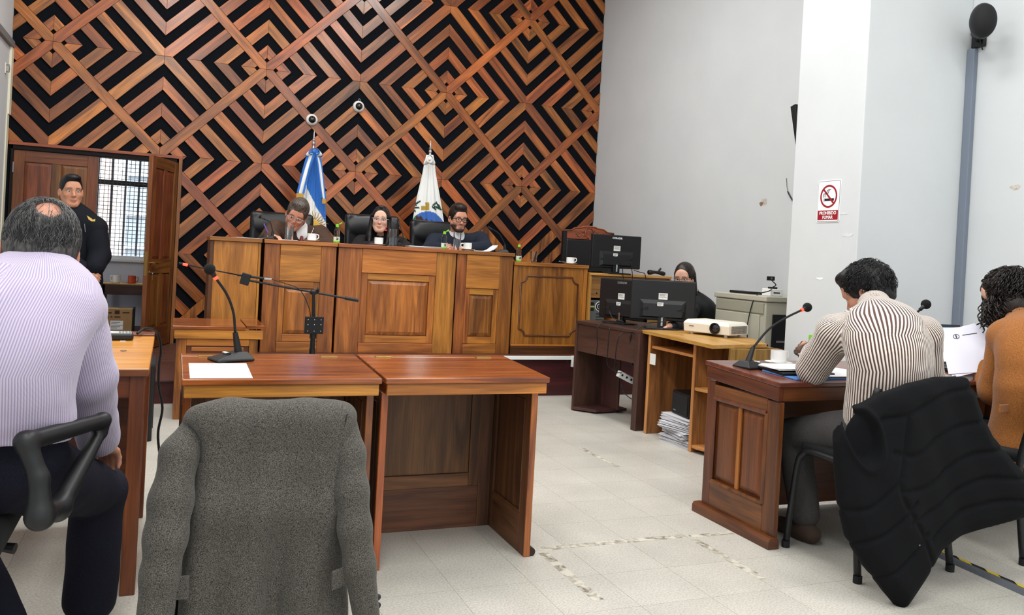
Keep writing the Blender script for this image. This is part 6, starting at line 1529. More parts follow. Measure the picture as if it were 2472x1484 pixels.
def hg(e, c, loc, G, w):
    e((0, -0.020, 0.030), (0.084, 0.104, 0.094)); e((0, -0.058, -0.030), (0.074, 0.058, 0.080), 0.03)
    e((0, 0.118, -0.025), (0.085, 0.085, 0.10), 0.015, 's')
    loc(lambda q: np.interp(q[..., 1], [-0.12, -0.06, -0.035, -0.01, 0.05], [-0.080, -0.078, -0.040, -0.030, 0.02])-q[..., 2], 'i', 0.01)
    loc(lambda q: np.sqrt((q[..., 0]-0.004)**2+(q[..., 1]+0.098)**2+(q[..., 2]-0.086)**2)-0.030, 's', 0.015)
lm.hair(hg, M_hg, fold=0.0035, h=0.0045)
def flow_down(u, p): return (u[0]*0.5, u[1]*0.3, -1.0)
M_hs1 = plain('grey_strand_dark', (52, 52, 54), rough=0.4); M_hs2 = plain('grey_strand_light', (104, 102, 100), rough=0.5)
st = lambda v: v[1] < 0.25 and v[2] > -0.97 and not (sqrt(v[0]**2+(v[1]+0.74)**2+(v[2]-0.64)**2) < 0.33 and random.random() < 0.93)
lm.strands(M_hs1, 2400, 0.035, (0, -0.024, 0.020), (0.083, 0.102, 0.100), st, flow_down, lift=0.004, seed=2, rad=0.0008); lm.strands(M_hs2, 1300, 0.032, (0, -0.024, 0.020), (0.083, 0.102, 0.100), st, flow_down, lift=0.004, seed=3, rad=0.0006)
# watch strap / cuff
dW = (wrR-elR)/np.linalg.norm(wrR-elR); q = wrR-V3(base)
build('watch_strap', MB().tube([tuple(q-dW*0.012), tuple(q+dW*0.012)], 0.036, 16), M_blk_soft, lm.t, smooth='auto')

# ================= man in the brown striped shirt (right)
base = at(2120, 1000, 2.72); base = (base[0], base[1], 0.0)
H = V3(at(2092, 704, 3.0)); R = rotm(radians(24), radians(-30), radians(-4))
pel = V3(at(2140, 1010, 2.68)); mid = V3(at(2150, 890, 2.64)); up = V3(at(2135, 800, 2.70)); neck = V3(at(2118, 752, 2.84)); Rt = rotm(radians(6), radians(-14), 0)
sm = Person('man in a brown and white striped shirt writing at the panelled desk', base, H, R, 1.06, [pel, mid, up, neck], Rt, prof=[(0, 0.185, 0.135), (0.3, 0.185, 0.135), (0.6, 0.185, 0.125), (0.82, 0.170, 0.11), (0.93, 0.12, 0.09), (1, 0.07, 0.07)], skin=(196, 140, 112), h=0.006)
shL = V3(at(2018, 806, 2.86)); elL = V3(at(1962, 888, 3.02)); wrL = V3(at(1966, 850, 3.22)); sm.arm(shL, elL, wrL, (0.074, 0.062, 0.044), hand=((-0.02, 0.2, 0.04), (-0.6, 0.2, 0.5), 0.9, -1))
shR = V3(at(2226, 808, 2.76)); elR = V3(at(2238, 905, 2.84)); wrR = V3(at(2168, 885, 3.2)); sm.arm(shR, elR, wrR, (0.074, 0.060, 0.044), hand=((-0.3, 0.2, -0.03), (0, 0, 1), 0.8, -1))
kL = V3(at(1915, 1050, 3.14)); aL = V3((kL[0]+0.02, 3.06, 0.13)); sm.leg(V3(at(2055, 1040, 2.78)), kL, aL, (0.10, 0.078, 0.058))
kR = V3(at(2150, 1050, 3.2)); aR = V3((kR[0]-0.06, 3.0, 0.13)); sm.leg(V3(at(2190, 1040, 2.74)), kR, aR, (0.10, 0.078, 0.058))
sm.body(beard=((40, 28, 24), 0.9), h=0.0055)
M_str = stripe_mat('brown_stripe_cloth', (222, 213, 204), (82, 58, 52), 0.0105, duty=0.46, soft=0.06)
sm.top('shirt', M_str, grow=0.010, fold=0.007, seed=21, collar=0.074, su=True, h=0.0055, freqs=(15, 32, 60), hem=pel[2]-0.09)
sm.trousers(cloth_mat('grey_chino', (66, 64, 64), noise=0.12, sheen=0.0), h=0.0065)
for a in (aL, aR): sm.shoe(a, (-0.1, 1, 0), plain('brown_suede', (62, 46, 36), rough=0.8))
build('sock', MB().cyl((aL[0]-base[0], aL[1]-base[1], 0.09), (aL[0]-base[0], aL[1]-base[1], 0.20), 0.052, 0.05), plain('grey_sock', (150, 146, 148), rough=0.9), sm.t, smooth='auto')
M_hb = hair_mat('black_hair', (5, 5, 6), (15, 14, 16))
def hb(e, c, loc, G, w):
    e((0, -0.016, 0.036), (0.086, 0.108, 0.098)); e((0, -0.055, -0.025), (0.076, 0.058, 0.075), 0.03); e((0, 0.04, 0.095), (0.06, 0.06, 0.035), 0.03)
    e((0, 0.125, -0.035), (0.085, 0.085, 0.105), 0.012, 's')
    loc(lambda q: np.interp(q[..., 1], [-0.12, -0.06, -0.035, -0.005, 0.03, 0.06], [-0.082, -0.080, -0.035, -0.025, -0.05, 0.03])-q[..., 2], 'i', 0.008)
sm.hair(hb, M_hb, fold=0.005, freqs=(60, 130), h=0.0045)
M_hbs = plain('black_strand', (10, 10, 12), rough=0.4)
sm.strands(M_hbs, 1100, 0.045, (0, -0.020, 0.026), (0.085, 0.106, 0.104), lambda v: v[2] > -0.75 and v[1] < 0.7 and (v[1] < 0.1 or v[2] > 0.1), lambda u, p: (u[0]*0.6, 0.5*(u[2] > 0.2), -0.3-0.7*(u[2] < 0.3)), lift=0.010, curl=0.5, rad=0.0014, seed=8)

# ================= woman in the camel blazer (right edge)
base = at(2470, 1000, 2.82); base = (base[0], base[1], 0.0)
H = V3(at(2424, 712, 3.0)); R = rotm(radians(35), radians(-22), 0)
pel = V3(at(2476, 1040, 2.75)); mid = V3(at(2480, 930, 2.72)); up = V3(at(2478, 830, 2.76)); neck = V3(at(2468, 782, 2.88)); Rt = rotm(radians(18), radians(-8), 0)
cw = Person('woman with dark curly hair in a camel blazer reading papers at the right edge', base, H, R, 1.0, [pel, mid, up, neck], Rt, prof=FEM, skin=(206, 158, 134), female=True, h=0.006)
shL = V3(at(2424, 815, 2.86)); elL = V3(at(2400, 945, 2.90)); wrL = V3(at(2368, 872, 3.08)); cw.arm(shL, elL, wrL, (0.060, 0.054, 0.044), hand=((-0.10, 0.14, 0.10), (-0.5, -0.6, 0.5), 0.55, -1))
shR = V3(at(2560, 815, 2.72)); elR = V3(at(2570, 940, 2.85)); wrR = V3(at(2470, 885, 3.15)); cw.arm(shR, elR, wrR, (0.060, 0.052, 0.042), hand=((-0.3, 0.2, 0.1), (0.2, -0.5, 0.6), 0.5, 1))
for dx in (0.0, 0.16):
    k_ = V3((pel[0]-0.11+dx, 3.22, 0.50)); a_ = V3((k_[0], 3.15, 0.12)); cw.leg(V3((pel[0]-0.08+dx, 2.82, 0.50)), k_, a_, (0.082, 0.06, 0.045))
cw.body(h=0.0055, brow=(30, 22, 18))
M_camel = cloth_mat('camel_wool', (146, 92, 44), noise=0.14, sheen=0.15, weave=260)
cw.top('blazer', M_camel, grow=0.016, fold=0.005, seed=31, collar=0.066, h=0.0055, freqs=(14, 30), hem=0.50, extra=lambda G: spine_prims(G, [V3(at(2476, 1085, 2.74)), pel, mid], [(0, 0.20, 0.15), (1, 0.16, 0.12)], Rt, 0.05))
q = V3(at(2425, 958+25, 2.62)); build('pocket_flap', MB().box(-0.07, 0.07, -0.004, 0.004, -0.02, 0.02), M_camel, cw.t, loc=tuple(V3(at(2428, 985, 2.69))-V3(base)), rot=(0.12, 0.03, radians(14)), bev=0.004)
cw.trousers(cloth_mat('black_wool', (18, 18, 22), sheen=0.0), h=0.007, seat=0.10)
for a in cw.legs: cw.shoe(a[2], (0, 1, 0), MATS['black_leather'])
M_hc = hair_mat('dark_brown_hair', (14, 10, 9), (44, 32, 26))
def hc(e, c, loc, G, w):
    e((0, -0.016, 0.034), (0.090, 0.112, 0.098)); e((0, -0.065, -0.06), (0.088, 0.066, 0.10), 0.04); e((0.075, -0.02, -0.07), (0.030, 0.05, 0.085), 0.03); e((-0.075, -0.02, -0.07), (0.030, 0.05, 0.085), 0.03)
    e((0, 0.12, -0.055), (0.072, 0.075, 0.11), 0.012, 's')
cw.hair(hc, M_hc, fold=0.008, freqs=(45, 90), h=0.005, dirs=(1, 1, 0.7))
cw.strands(plain('curl_brown', (22, 16, 14), rough=0.4), 650, 0.09, (0, -0.03, 0.02), (0.095, 0.118, 0.108), lambda v: v[1] < 0.55 and v[2] > -0.6, lambda u, p: (u[0]*0.5, u[1]*0.3-0.1, -1.0), lift=0.008, curl=1.0, rad=0.0032, steps=9, seed=12)
def curls(P, n, L_, rad, mat, seed, region):
    rs = np.random.RandomState(seed); mb = MB()
    for _ in range(n):
        x, y, z = region(rs); ph = rs.uniform(0, 6.28); amp = rs.uniform(0.006, 0.012); ll = L_*rs.uniform(0.6, 1.15); pts = []; drift = rs.normal(size=2)*0.012
        for k_ in range(18):
            t = k_/17; p = V3((x+drift[0]*t+amp*(0.4+t)*cos(ph+t*11), y+drift[1]*t+amp*(0.4+t)*sin(ph+t*11), z-ll*t)); pts.append(tuple(P.H+np.array(rotm(radians(35)))@(p*P.hs)-P.o))
        mb.tube(pts, [rad*(1-0.6*(k_/17)**3) for k_ in range(18)], 5)
    build('curl_locks', mb, mat, P.t, smooth=True, kind='stuff')
def reg_c(rs):
    a = rs.uniform(0.45*pi, 2.2*pi); return (0.092*cos(a)*1.0, -0.02+0.11*sin(a)*(-1 if False else 1)*-1, rs.uniform(-0.09, 0.04)) if rs.rand() < 0.75 else (rs.choice((-1, 1))*rs.uniform(0.065, 0.10), rs.uniform(0.0, 0.07), rs.uniform(-0.07, 0.0))
curls(cw, 260, 0.115, 0.0042, plain('curl_brown', (22, 16, 14), rough=0.4), 4, reg_c)
# sheets she holds
t = thing('held_papers', 'white printed papers held up by the woman in the camel blazer', 'papers', at(2330, 845, 3.1), radians(-38))
t.rotation_euler = (radians(52), radians(-14), radians(-40))
for k_ in range(3):
    o = box('sheet', t, plain('paper_cool', (214, 214, 228), rough=0.7), -0.10, 0.105, -0.14, 0.14, k_*0.003, k_*0.003+0.001, bev=0); o.rotation_euler = (0, 0, (0.0, 0.12, -0.1)[k_])
build('stamp_ring', MB().tube([(-0.02+0.014*cos(2*pi*i/20), 0.085+0.014*sin(2*pi*i/20), 0.0085) for i in range(21)], 0.0014, 5), M_signk, t); build('stamp_mark', MB().box(-0.023, -0.017, 0.076, 0.094, 0.0075, 0.0085), M_signk, t)
box('text_line', t, M_signk, 0.01, 0.08, 0.085, 0.089, 0.0075, 0.0085, bev=0)
# ================= judges, guard, secretary
def jacket_v(P, depth, z0, zt, mat, halfw=0.075, name='shirt_front', off=0.012):
    """shirt front seen in the V of the jacket: local to the torso front"""
    G = Solid(P.h); spine_prims(G, P.spine[:-1]+[P.spine[-1]-V3((0, 0, 0.02))], P.prof, P.Rt, 0.05, off)
    nk = P.spine[-1]; G.cap(nk+V3((0, 0, -0.03)), nk+(P.H-nk)*0.42, 0.066, 0.062, 0.02)
    G.cap(nk+(P.H-nk)*0.15, nk+(P.H-nk)*0.8, 0.055, 0.055, 0.002, 's')
    def V_(Pt):
        q = (Pt-nk)@P.Rt; return np.maximum(np.abs(q[..., 0])-np.clip((Pt[..., 2]-z0)/(nk[2]-0.03-z0), 0, 1.0)*halfw, -q[..., 1]-0.06)
    G.fn(V_, 'i'); G.fn(lambda Pt: z0-Pt[..., 2], 'i'); V, Q = G.mesh(); return mesh_obj(name, V, Q, mat, P.t, P.o, smooth_it=1)
def collar_tips(P, mat):
    pass
def lapels(P, mat, z0, nk_w=0.055):
    """two raised lapel flaps running from the collar to the closing point"""
    nk = P.spine[-1]; fr = P.Rt[:, 1]; rt = P.Rt[:, 0]
    G = Solid(P.h)
    for s_ in (1, -1):
        a = nk+rt*s_*nk_w+fr*0.035+V3((0, 0, 0.01)); b = nk+rt*s_*0.085+fr*0.095+V3((0, 0, -0.10)); c = V3(tuple(nk+fr*0.135)); c[2] = z0; c = c+rt*s_*0.012
        G.cap(a, b, 0.014, 0.020, 0.01); G.cap(b, c, 0.020, 0.010, 0.01)
    G.cap(nk+rt*nk_w+fr*0.035+V3((0, 0, 0.01)), nk-fr*0.062+V3((0, 0, 0.03)), 0.014, 0.014, 0.02); G.cap(nk-rt*nk_w+fr*0.035+V3((0, 0, 0.01)), nk-fr*0.062+V3((0, 0, 0.03)), 0.014, 0.014, 0.02)
    V, Q = G.mesh(); mesh_obj('lapels', V, Q, mat, P.t, P.o, smooth_it=1)
def tie(P, mat, z0):
    nk = P.spine[-1]; fr = P.Rt[:, 1]; G = Solid(0.005); a = nk+fr*0.075+V3((0, 0, 0.0)); b = V3(tuple(nk+fr*0.150)); b[2] = z0
    G.cap(a, a-V3((0, 0, 0.03)), 0.017, 0.013, 0.01); G.cap(a-V3((0, 0, 0.03))+fr*0.02, b, 0.016, 0.026, 0.01); V, Q = G.mesh(); mesh_obj('tie', V, Q, mat, P.t, P.o, smooth_it=1)
def short_hair(front=0.085, top=0.0, nape=-0.075, vol=0.0, part=0.0):
    def f(e, c, loc, G, w):
        e((0, -0.016, 0.036+top*0.5), (0.082+vol, 0.103+vol, 0.093+top+vol)); e((0, -0.055, -0.02), (0.074+vol*0.5, 0.056, 0.072), 0.03)
        e((part, 0.05, 0.100+top), (0.055, 0.045, 0.022+top), 0.03)
        e((0, 0.128, -0.030), (0.088, 0.082, front+0.018), 0.010, 's')
        loc(lambda q: np.interp(q[..., 1], [-0.12, -0.06, -0.035, -0.005, 0.025, 0.055], [nape, nape, -0.035, -0.020, -0.030, 0.04])-q[..., 2], 'i', 0.006)
    return f
DZ = 0.372
# --- judge in brown
H = V3(at(716, 519, 7.62)); R = rotm(radians(166), radians(-20), radians(-18)); hip = (1.03, 7.95, DZ+0.56)
nk = V3(at(727, 559, 7.74)); j1 = Person('judge in a brown suit with glasses bending over his writing', (1.03, 7.95, DZ), H, R, 1.08, [hip, (1.03, 7.92, 1.15), (1.04, 7.86, 1.30), nk], rotm(radians(176), radians(-12), 0), prof=[(0, 0.18, 0.13), (0.3, 0.18, 0.13), (0.6, 0.19, 0.125), (0.82, 0.175, 0.11), (0.93, 0.13, 0.09), (1, 0.07, 0.07)], skin=(200, 138, 112))
j1.arm(at(666, 556, 7.78), at(640, 590, 7.62), at(655, 572, 7.36), (0.075, 0.064, 0.048), hand=((0.06, -0.14, -0.01), (-0.3, -0.1, 1), 0.95, 1))
j1.arm(at(772, 568, 7.82), at(790, 596, 7.62), at(745, 590, 7.42), (0.075, 0.064, 0.048), hand=((-0.2, -0.1, 0), (0, 0, 1), 0.5, -1))
for dx in (-0.1, 0.1): j1.leg((1.03+dx, 7.9, DZ+0.54), (1.03+dx*1.2, 7.45, DZ+0.56), (1.03+dx*1.2, 7.45, DZ+0.1))
j1.body(brow=(70, 60, 54), blush=0.25, h=0.0045)
M_bsuit = cloth_mat('brown_suit', (74, 56, 46), noise=0.14, sheen=0.0, weave=350)
j1.top('suit_jacket', M_bsuit, grow=0.018, fold=0.006, seed=41, freqs=(14, 30)); lapels(j1, M_bsuit, 1.16); jacket_v(j1, 0, 1.12, 0, plain('shirt_white', (228, 228, 230), rough=0.8), off=0.022, halfw=0.05); tie(j1, plain('red_tie', (120, 44, 48), rough=0.6), 1.14)
j1.trousers(cloth_mat('brown_suit', (84, 64, 52)), h=0.009)
j1.hair(short_hair(0.080, 0.012, -0.06, 0.006), hair_mat('greyish_brown_hair', (46, 38, 34), (112, 102, 94)), fold=0.003)
add_glasses(j1.t, j1.H, j1.R, j1.hs, j1.o, plain('silver_frame', (190, 190, 192), rough=0.25, metal=0.9), rx=0.026, rz=0.016)
p = at(643, 548, 7.36); build('pen', MB().tube([at(637, 540, 7.36), at(649, 566, 7.33)], 0.005, 8), plain('purple_pen', (96, 70, 150), rough=0.4), None, smooth='auto', label='purple pen in the hand of the judge in brown', cat='pen')
# --- woman judge
H = V3(at(919, 529, 7.66)); R = rotm(radians(163), radians(-2), radians(-3)); nk = V3(at(922, 574, 7.76))
j2 = Person('woman judge with long black hair and clear glasses in black', (1.80, 7.95, DZ), H, R, 1.0, [(1.80, 7.95, DZ+0.56), (1.80, 7.93, 1.12), (1.80, 7.87, 1.26), nk], rotm(radians(172), radians(-10), 0), prof=FEM, skin=(222, 176, 152), female=True)
j2.arm(at(874, 588, 7.78), at(862, 602, 7.58), at(900, 598, 7.44), (0.062, 0.054, 0.044), hand=((0.2, -0.1, 0), (0, 0, 1), 0.5, 1)); j2.arm(at(966, 592, 7.80), at(985, 605, 7.58), at(945, 600, 7.44), (0.062, 0.054, 0.044), hand=((-0.2, -0.1, 0), (0, 0, 1), 0.5, -1))
for dx in (-0.09, 0.09): j2.leg((1.80+dx, 7.9, DZ+0.54), (1.80+dx*1.2, 7.48, DZ+0.56), (1.80+dx*1.2, 7.48, DZ+0.1), (0.08, 0.06, 0.045))
j2.body(brow=(36, 26, 24), lips=(170, 88, 86), h=0.0045, jaw=0.92)
M_bl = cloth_mat('black_jacket', (16, 16, 19), noise=0.2, sheen=0.0, spec=0.35, rough=0.6)
j2.top('jacket', M_bl, grow=0.016, fold=0.006, seed=43, collar=0.068, freqs=(16, 34)); lapels(j2, M_bl, 1.2)
j2.trousers(M_bl, h=0.009)
build('brooch', MB().tube([(0.016*cos(a), 0, 0.016*sin(a)) for a in [radians(40+280*i/14) for i in range(15)]], 0.006, 8), plain('brooch_red', (214, 70, 64), rough=0.4), j2.t, loc=tuple(V3(at(931, 552, 7.60))-j2.o), smooth=True)
def lh(e, c, loc, G, w):
    e((0, -0.016, 0.034), (0.083, 0.104, 0.094)); e((0, -0.06, -0.05), (0.082, 0.06, 0.10), 0.04)
    for s_ in (1, -1): c((s_*0.078, 0.0, 0.02), (s_*0.088, 0.012, -0.16), 0.022, 0.026, 0.03); c((s_*0.088, 0.012, -0.16), (s_*0.080, 0.045, -0.23), 0.026, 0.016, 0.02); c((s_*0.065, -0.05, -0.05), (s_*0.075, -0.05, -0.22), 0.035, 0.03, 0.03); c((s_*0.010, 0.058, 0.112), (s_*0.076, 0.045, 0.030), 0.016, 0.016, 0.02)
    e((0, 0.120, -0.040), (0.066, 0.080, 0.112), 0.010, 's')
j2.hair(lh, hair_mat('long_black_hair', (10, 9, 11), (32, 28, 30), 0.35), fold=0.0025, freqs=(70, 140), dirs=(1, 1, 0.08), h=0.0045)
add_glasses(j2.t, j2.H, j2.R, j2.hs, j2.o, plain('clear_frame', (206, 200, 202), rough=0.2), rx=0.028, rz=0.020, rad=0.0022)
# --- bearded judge
H = V3(at(1106, 527, 7.66)); R = rotm(radians(183), radians(-8), 0); nk = V3(at(1102, 573, 7.76))
j3 = Person('bearded judge with black glasses in a dark blue suit', (2.53, 7.95, DZ), H, R, 1.04, [(2.53, 7.97, DZ+0.58), (2.53, 7.95, 1.14), (2.53, 7.89, 1.30), nk], rotm(radians(176), radians(-10), 0), skin=(206, 148, 122))
j3.arm(at(1050, 584, 7.80), at(1036, 606, 7.60), at(1084, 602, 7.24), (0.070, 0.060, 0.045), hand=((-0.01, -0.14, 0.03), (0.75, -0.2, 0.5), 0.9, 1))
j3.arm(at(1158, 580, 7.82), at(1172, 602, 7.58), at(1130, 600, 7.42), (0.070, 0.060, 0.045), hand=((-0.2, -0.1, 0), (0, 0, 1), 0.5, -1))
for dx in (-0.1, 0.1): j3.leg((2.53+dx, 7.9, DZ+0.54), (2.53+dx*1.2, 7.47, DZ+0.56), (2.53+dx*1.2, 7.47, DZ+0.1))
j3.body(brow=(30, 22, 18), beard=((34, 24, 20), 0.95), h=0.0045)
M_nsuit = cloth_mat('navy_suit', (34, 40, 52), noise=0.14, sheen=0.0, weave=350)
j3.top('suit_jacket', M_nsuit, grow=0.018, fold=0.005, seed=47, freqs=(14, 30)); lapels(j3, M_nsuit, 1.16); jacket_v(j3, 0, 1.12, 0, MATS['shirt_white'], off=0.022, halfw=0.08)
j3.trousers(M_nsuit, h=0.009)
j3.hair(short_hair(0.082, 0.010, -0.065, 0.002), hair_mat('dark_hair', (14, 11, 10), (44, 34, 30)), fold=0.003)
add_glasses(j3.t, j3.H, j3.R, j3.hs, j3.o, plain('black_frame', (12, 12, 14), rough=0.25), rx=0.026, rz=0.020, rad=0.0030)
# --- guard by the door
H = V3(at(172, 461, 7.40)); R = rotm(radians(197), radians(-2), radians(1)); nk = V3(at(172, 508, 7.44)); pel = V3(at(186, 680, 7.44))
gd = Person('guard in a dark uniform jacket standing by the open door with hands clasped', (float(pel[0]), float(pel[1]), 0), H, R, 1.02, [pel, V3(at(184, 610, 7.44)), V3(at(180, 548, 7.44)), nk], rotm(radians(208), 0, 0), skin=(196, 138, 108))
gd.arm(at(228, 552, 7.40), at(240, 618, 7.34), at(226, 650, 7.22), (0.068, 0.058, 0.042), hand=((-0.13, -0.06, -0.06), (0.3, -0.9, 0.3), 0.7, -1))
gd.arm(at(142, 552, 7.48), at(140, 620, 7.40), at(200, 652, 7.22), (0.068, 0.058, 0.042), hand=((0.12, -0.06, -0.06), (-0.1, -0.95, 0.3), 0.8, 1))
for dx in (-0.09, 0.09): gd.leg((pel[0]+dx, 7.44, 0.86), (pel[0]+dx*1.1, 7.42, 0.48), (pel[0]+dx*1.1, 7.44, 0.10), (0.092, 0.068, 0.055))
gd.body(brow=(24, 20, 18), h=0.0045)
M_guard = cloth_mat('guard_jacket', (16, 18, 26), noise=0.2, sheen=0.0)
gd.top('uniform_jacket', M_guard, grow=0.026, fold=0.006, seed=51, collar=0.070, freqs=(16, 36), hem=0.80)
gd.trousers(cloth_mat('guard_trousers', (18, 19, 24), sheen=0.0), h=0.009)
for a in gd.legs: gd.shoe(a[2], (0.3, -1, 0), MATS['black_leather'])
gd.hair(short_hair(0.085, 0.004, -0.045, -0.002), MATS['black_hair'], fold=0.0015)
q = V3(at(221, 527, 7.20)); bg = build('badge', MB().prism([(-0.035, 0.03), (-0.02, 0.0), (0.0, -0.012), (0.028, -0.012), (0.03, 0.008), (0.012, 0.0), (0.0, 0.01)][::-1], -0.004, 0.0, 'y'), plain('badge_gold', (220, 186, 90), rough=0.5), gd.t)
bg.location = tuple(V3(at(220, 530, 7.262))-gd.o); bg.rotation_euler = (0, 0, radians(28))
build('zip', MB().tube([tuple(V3(at(204, 540, 7.285))-gd.o), tuple(V3(at(206, 560, 7.285))-gd.o)], 0.003, 6), M_steel, gd.t)
# --- secretary behind the monitors
H = V3(at(1652, 668, 5.96)); R = rotm(radians(128), radians(-14), 0); nk = V3(at(1680, 722, 5.98)); pel = V3(at(1690, 840, 6.0))
se = Person('secretary with long dark hair in black working behind the monitors', (float(pel[0]), float(pel[1]), 0), H, R, 0.98, [V3((pel[0], pel[1], 0.52)), V3(at(1692, 800, 6.0)), V3(at(1690, 752, 6.0)), nk], rotm(radians(105), radians(-8), 0), prof=FEM, skin=(214, 164, 140), female=True)
se.arm(at(1668, 752, 5.86), at(1655, 800, 5.72), at(1622, 786, 5.62), (0.055, 0.048, 0.038), hand=((-0.2, -0.03, -0.03), (0, 0, 1), 0.6, 1)); se.arm(at(1702, 752, 6.12), at(1690, 800, 6.2), at(1640, 790, 6.05), (0.055, 0.048, 0.038), hand=((-0.2, -0.1, -0.03), (0, 0, 1), 0.6, -1))
for dx in (-0.09, 0.09): se.leg((pel[0], 6.0+dx, 0.50), (pel[0]-0.42, 6.0+dx, 0.50), (pel[0]-0.40, 6.0+dx, 0.08), (0.08, 0.06, 0.045))
se.body(brow=(40, 28, 24), h=0.0045)
se.top('black_top', M_bl, grow=0.010, fold=0.004, seed=61, collar=0.058, freqs=(18, 36)); se.trousers(M_bl, h=0.009)
def lh2(e, c, loc, G, w):
    e((0, -0.016, 0.034), (0.083, 0.104, 0.094)); e((0, -0.06, -0.05), (0.080, 0.058, 0.10), 0.04)
    for s_ in (1, -1): c((s_*0.074, -0.02, 0.02), (s_*0.080, -0.035, -0.17), 0.020, 0.026, 0.03)
    e((0, 0.125, -0.045), (0.078, 0.088, 0.118), 0.010, 's')
    c((0.0, -0.07, -0.05), (0.0, -0.10, -0.30), 0.06, 0.045, 0.03)
se.hair(lh2, hair_mat('secretary_hair', (14, 11, 11), (52, 42, 38), 0.35), fold=0.0025, freqs=(70, 140), dirs=(1, 1, 0.08), h=0.0045)
add_glasses(se.t, se.H, se.R, se.hs, se.o, plain('thin_frame', (90, 80, 76), rough=0.3), rx=0.026, rz=0.019, rad=0.0014)

# ------------------------------------------------------------------ chairs and clothes on them
M_leather = plain('black_leather_seat', (15, 16, 19), rough=0.38, bump=0.08, bscale=120)
def office_chair(label, x, y, z, W_, ztop, rz=0.0):
    """executive chair facing -y"""
    t = thing('office_chair', label, 'chair', (x, y, z), rz, "judges' leather chairs")
    G = Solid(0.008); zt = ztop-z
    G.rbox((0, 0.0, zt-0.33), (W_/2, 0.045, 0.33), None, 0.04, 0.02); G.ell((0, -0.04, zt-0.12), (W_/2-0.04, 0.04, 0.11), None, 0.03); G.ell((0, -0.04, zt-0.42), (W_/2-0.05, 0.04, 0.16), None, 0.03)
    def bend(V): V = V.copy(); V[:, 1] += -0.5*(V[:, 0]**2)+0.10*(V[:, 2]-0.5); return V
    V, Q = G.mesh(); mesh_obj('backrest', bend(V), Q, M_leather, t)
    G = Solid(0.01); G.rbox((0, -0.24, 0.47), (0.25, 0.25, 0.05), None, 0.04, 0.02); V, Q = G.mesh(); mesh_obj('seat', V, Q, M_leather, t)
    build('column', MB().cyl((0, -0.22, 0.08), (0, -0.22, 0.43), 0.03), M_blk, t, smooth='auto')
    for k_ in range(5): a = 2*pi*k_/5; build('base_arm', MB().tube([(0, -0.22, 0.09), (0.28*cos(a), -0.22+0.28*sin(a), 0.06)], [0.025, 0.018], 8), M_blk, t, smooth='auto'); build('caster', MB().ball((0.28*cos(a), -0.22+0.28*sin(a), 0.028), 0.028, 10, 8), M_blk, t, smooth=True)
    for s_ in (-1, 1): build('armrest', MB().tube([(s_*0.27, -0.05, 0.48), (s_*0.28, -0.06, 0.66), (s_*0.28, -0.30, 0.67), (s_*0.27, -0.34, 0.48)], 0.02, 8), M_blk, t, smooth=True)
    return t
office_chair('black leather chair behind the judge in brown', at(683, 540, 8.05)[0], 8.10, DZ, 0.58, at(650, 513, 8.1)[2]+0.01)
office_chair('black leather chair behind the woman judge', at(903, 540, 8.05)[0], 8.10, DZ, 0.54, at(900, 518, 8.1)[2])
office_chair('black leather chair behind the bearded judge', at(1056, 560, 8.05)[0], 8.12, DZ, 0.52, at(1050, 533, 8.1)[2])
# carved wooden chair on the right
t = thing('carved_chair', 'tall wooden chair with carved crest behind the pine hutch', 'chair', (4.14, 8.0, DZ))
W_carv = wset('carved_wood', (112, 60, 32), (160, 92, 52), rough=0.4, vary=0.05)
zc = at(1432, 547, 7.9)[2]-DZ; wl_ = 0.30
out = [(-wl_, zc-0.14), (wl_, zc-0.14), (wl_, zc-0.055), (0.22, zc-0.05), (0.17, zc-0.02), (0.10, zc-0.015), (0.07, zc-0.002), (0, zc+0.004), (-0.07, zc-0.002), (-0.10, zc-0.015), (-0.17, zc-0.02), (-0.22, zc-0.05), (-wl_, zc-0.055)]
cr = build('carved_crest', MB().prism(out, -0.02, 0.02, 'y'), W_carv['X'], t, bev=0.006)
build('crest_moulding', MB().tube([(p_[0], -0.022, p_[1]) for p_ in out[2:]], 0.008, 6), W_carv['X'], cr, smooth=True)
build('crest_medallion', MB().tube([(0.05*cos(2*pi*i/20), -0.024, zc-0.07+0.055*sin(2*pi*i/20)) for i in range(21)], 0.006, 6), W_carv['Z'], cr, smooth=True)
for k_ in range(9): a = 2*pi*k_/9; build('crest_leaf', MB().ball((0.072*cos(a), -0.023, zc-0.075+0.06*sin(a)), (0.014, 0.008, 0.010), 8, 6), W_carv['Z'], cr, smooth=True)
for s_ in (-1, 1): build('crest_scroll', MB().tube([(s_*(0.13+0.03*(1-i/14)*cos(i*0.75)), -0.023, zc-0.09+0.03*(1-i/14)*sin(i*0.75)) for i in range(14)], 0.005, 6), W_carv['Z'], cr, smooth=True)
box('seat_back', t, M_leather, -0.27, 0.27, -0.03, 0.03, 0.55, zc-0.142, bev=0.015)
for s_ in (-1, 1):
    box('back_post', t, M_blk, s_*0.285-0.02, s_*0.285+0.02, -0.025, 0.025, 0, zc-0.06); box('leg', t, M_blk, s_*0.285-0.02, s_*0.285+0.02, -0.5, -0.46, 0, 0.45)
box('seat', t, M_leather, -0.28, 0.28, -0.5, 0.0, 0.42, 0.5, bev=0.02)

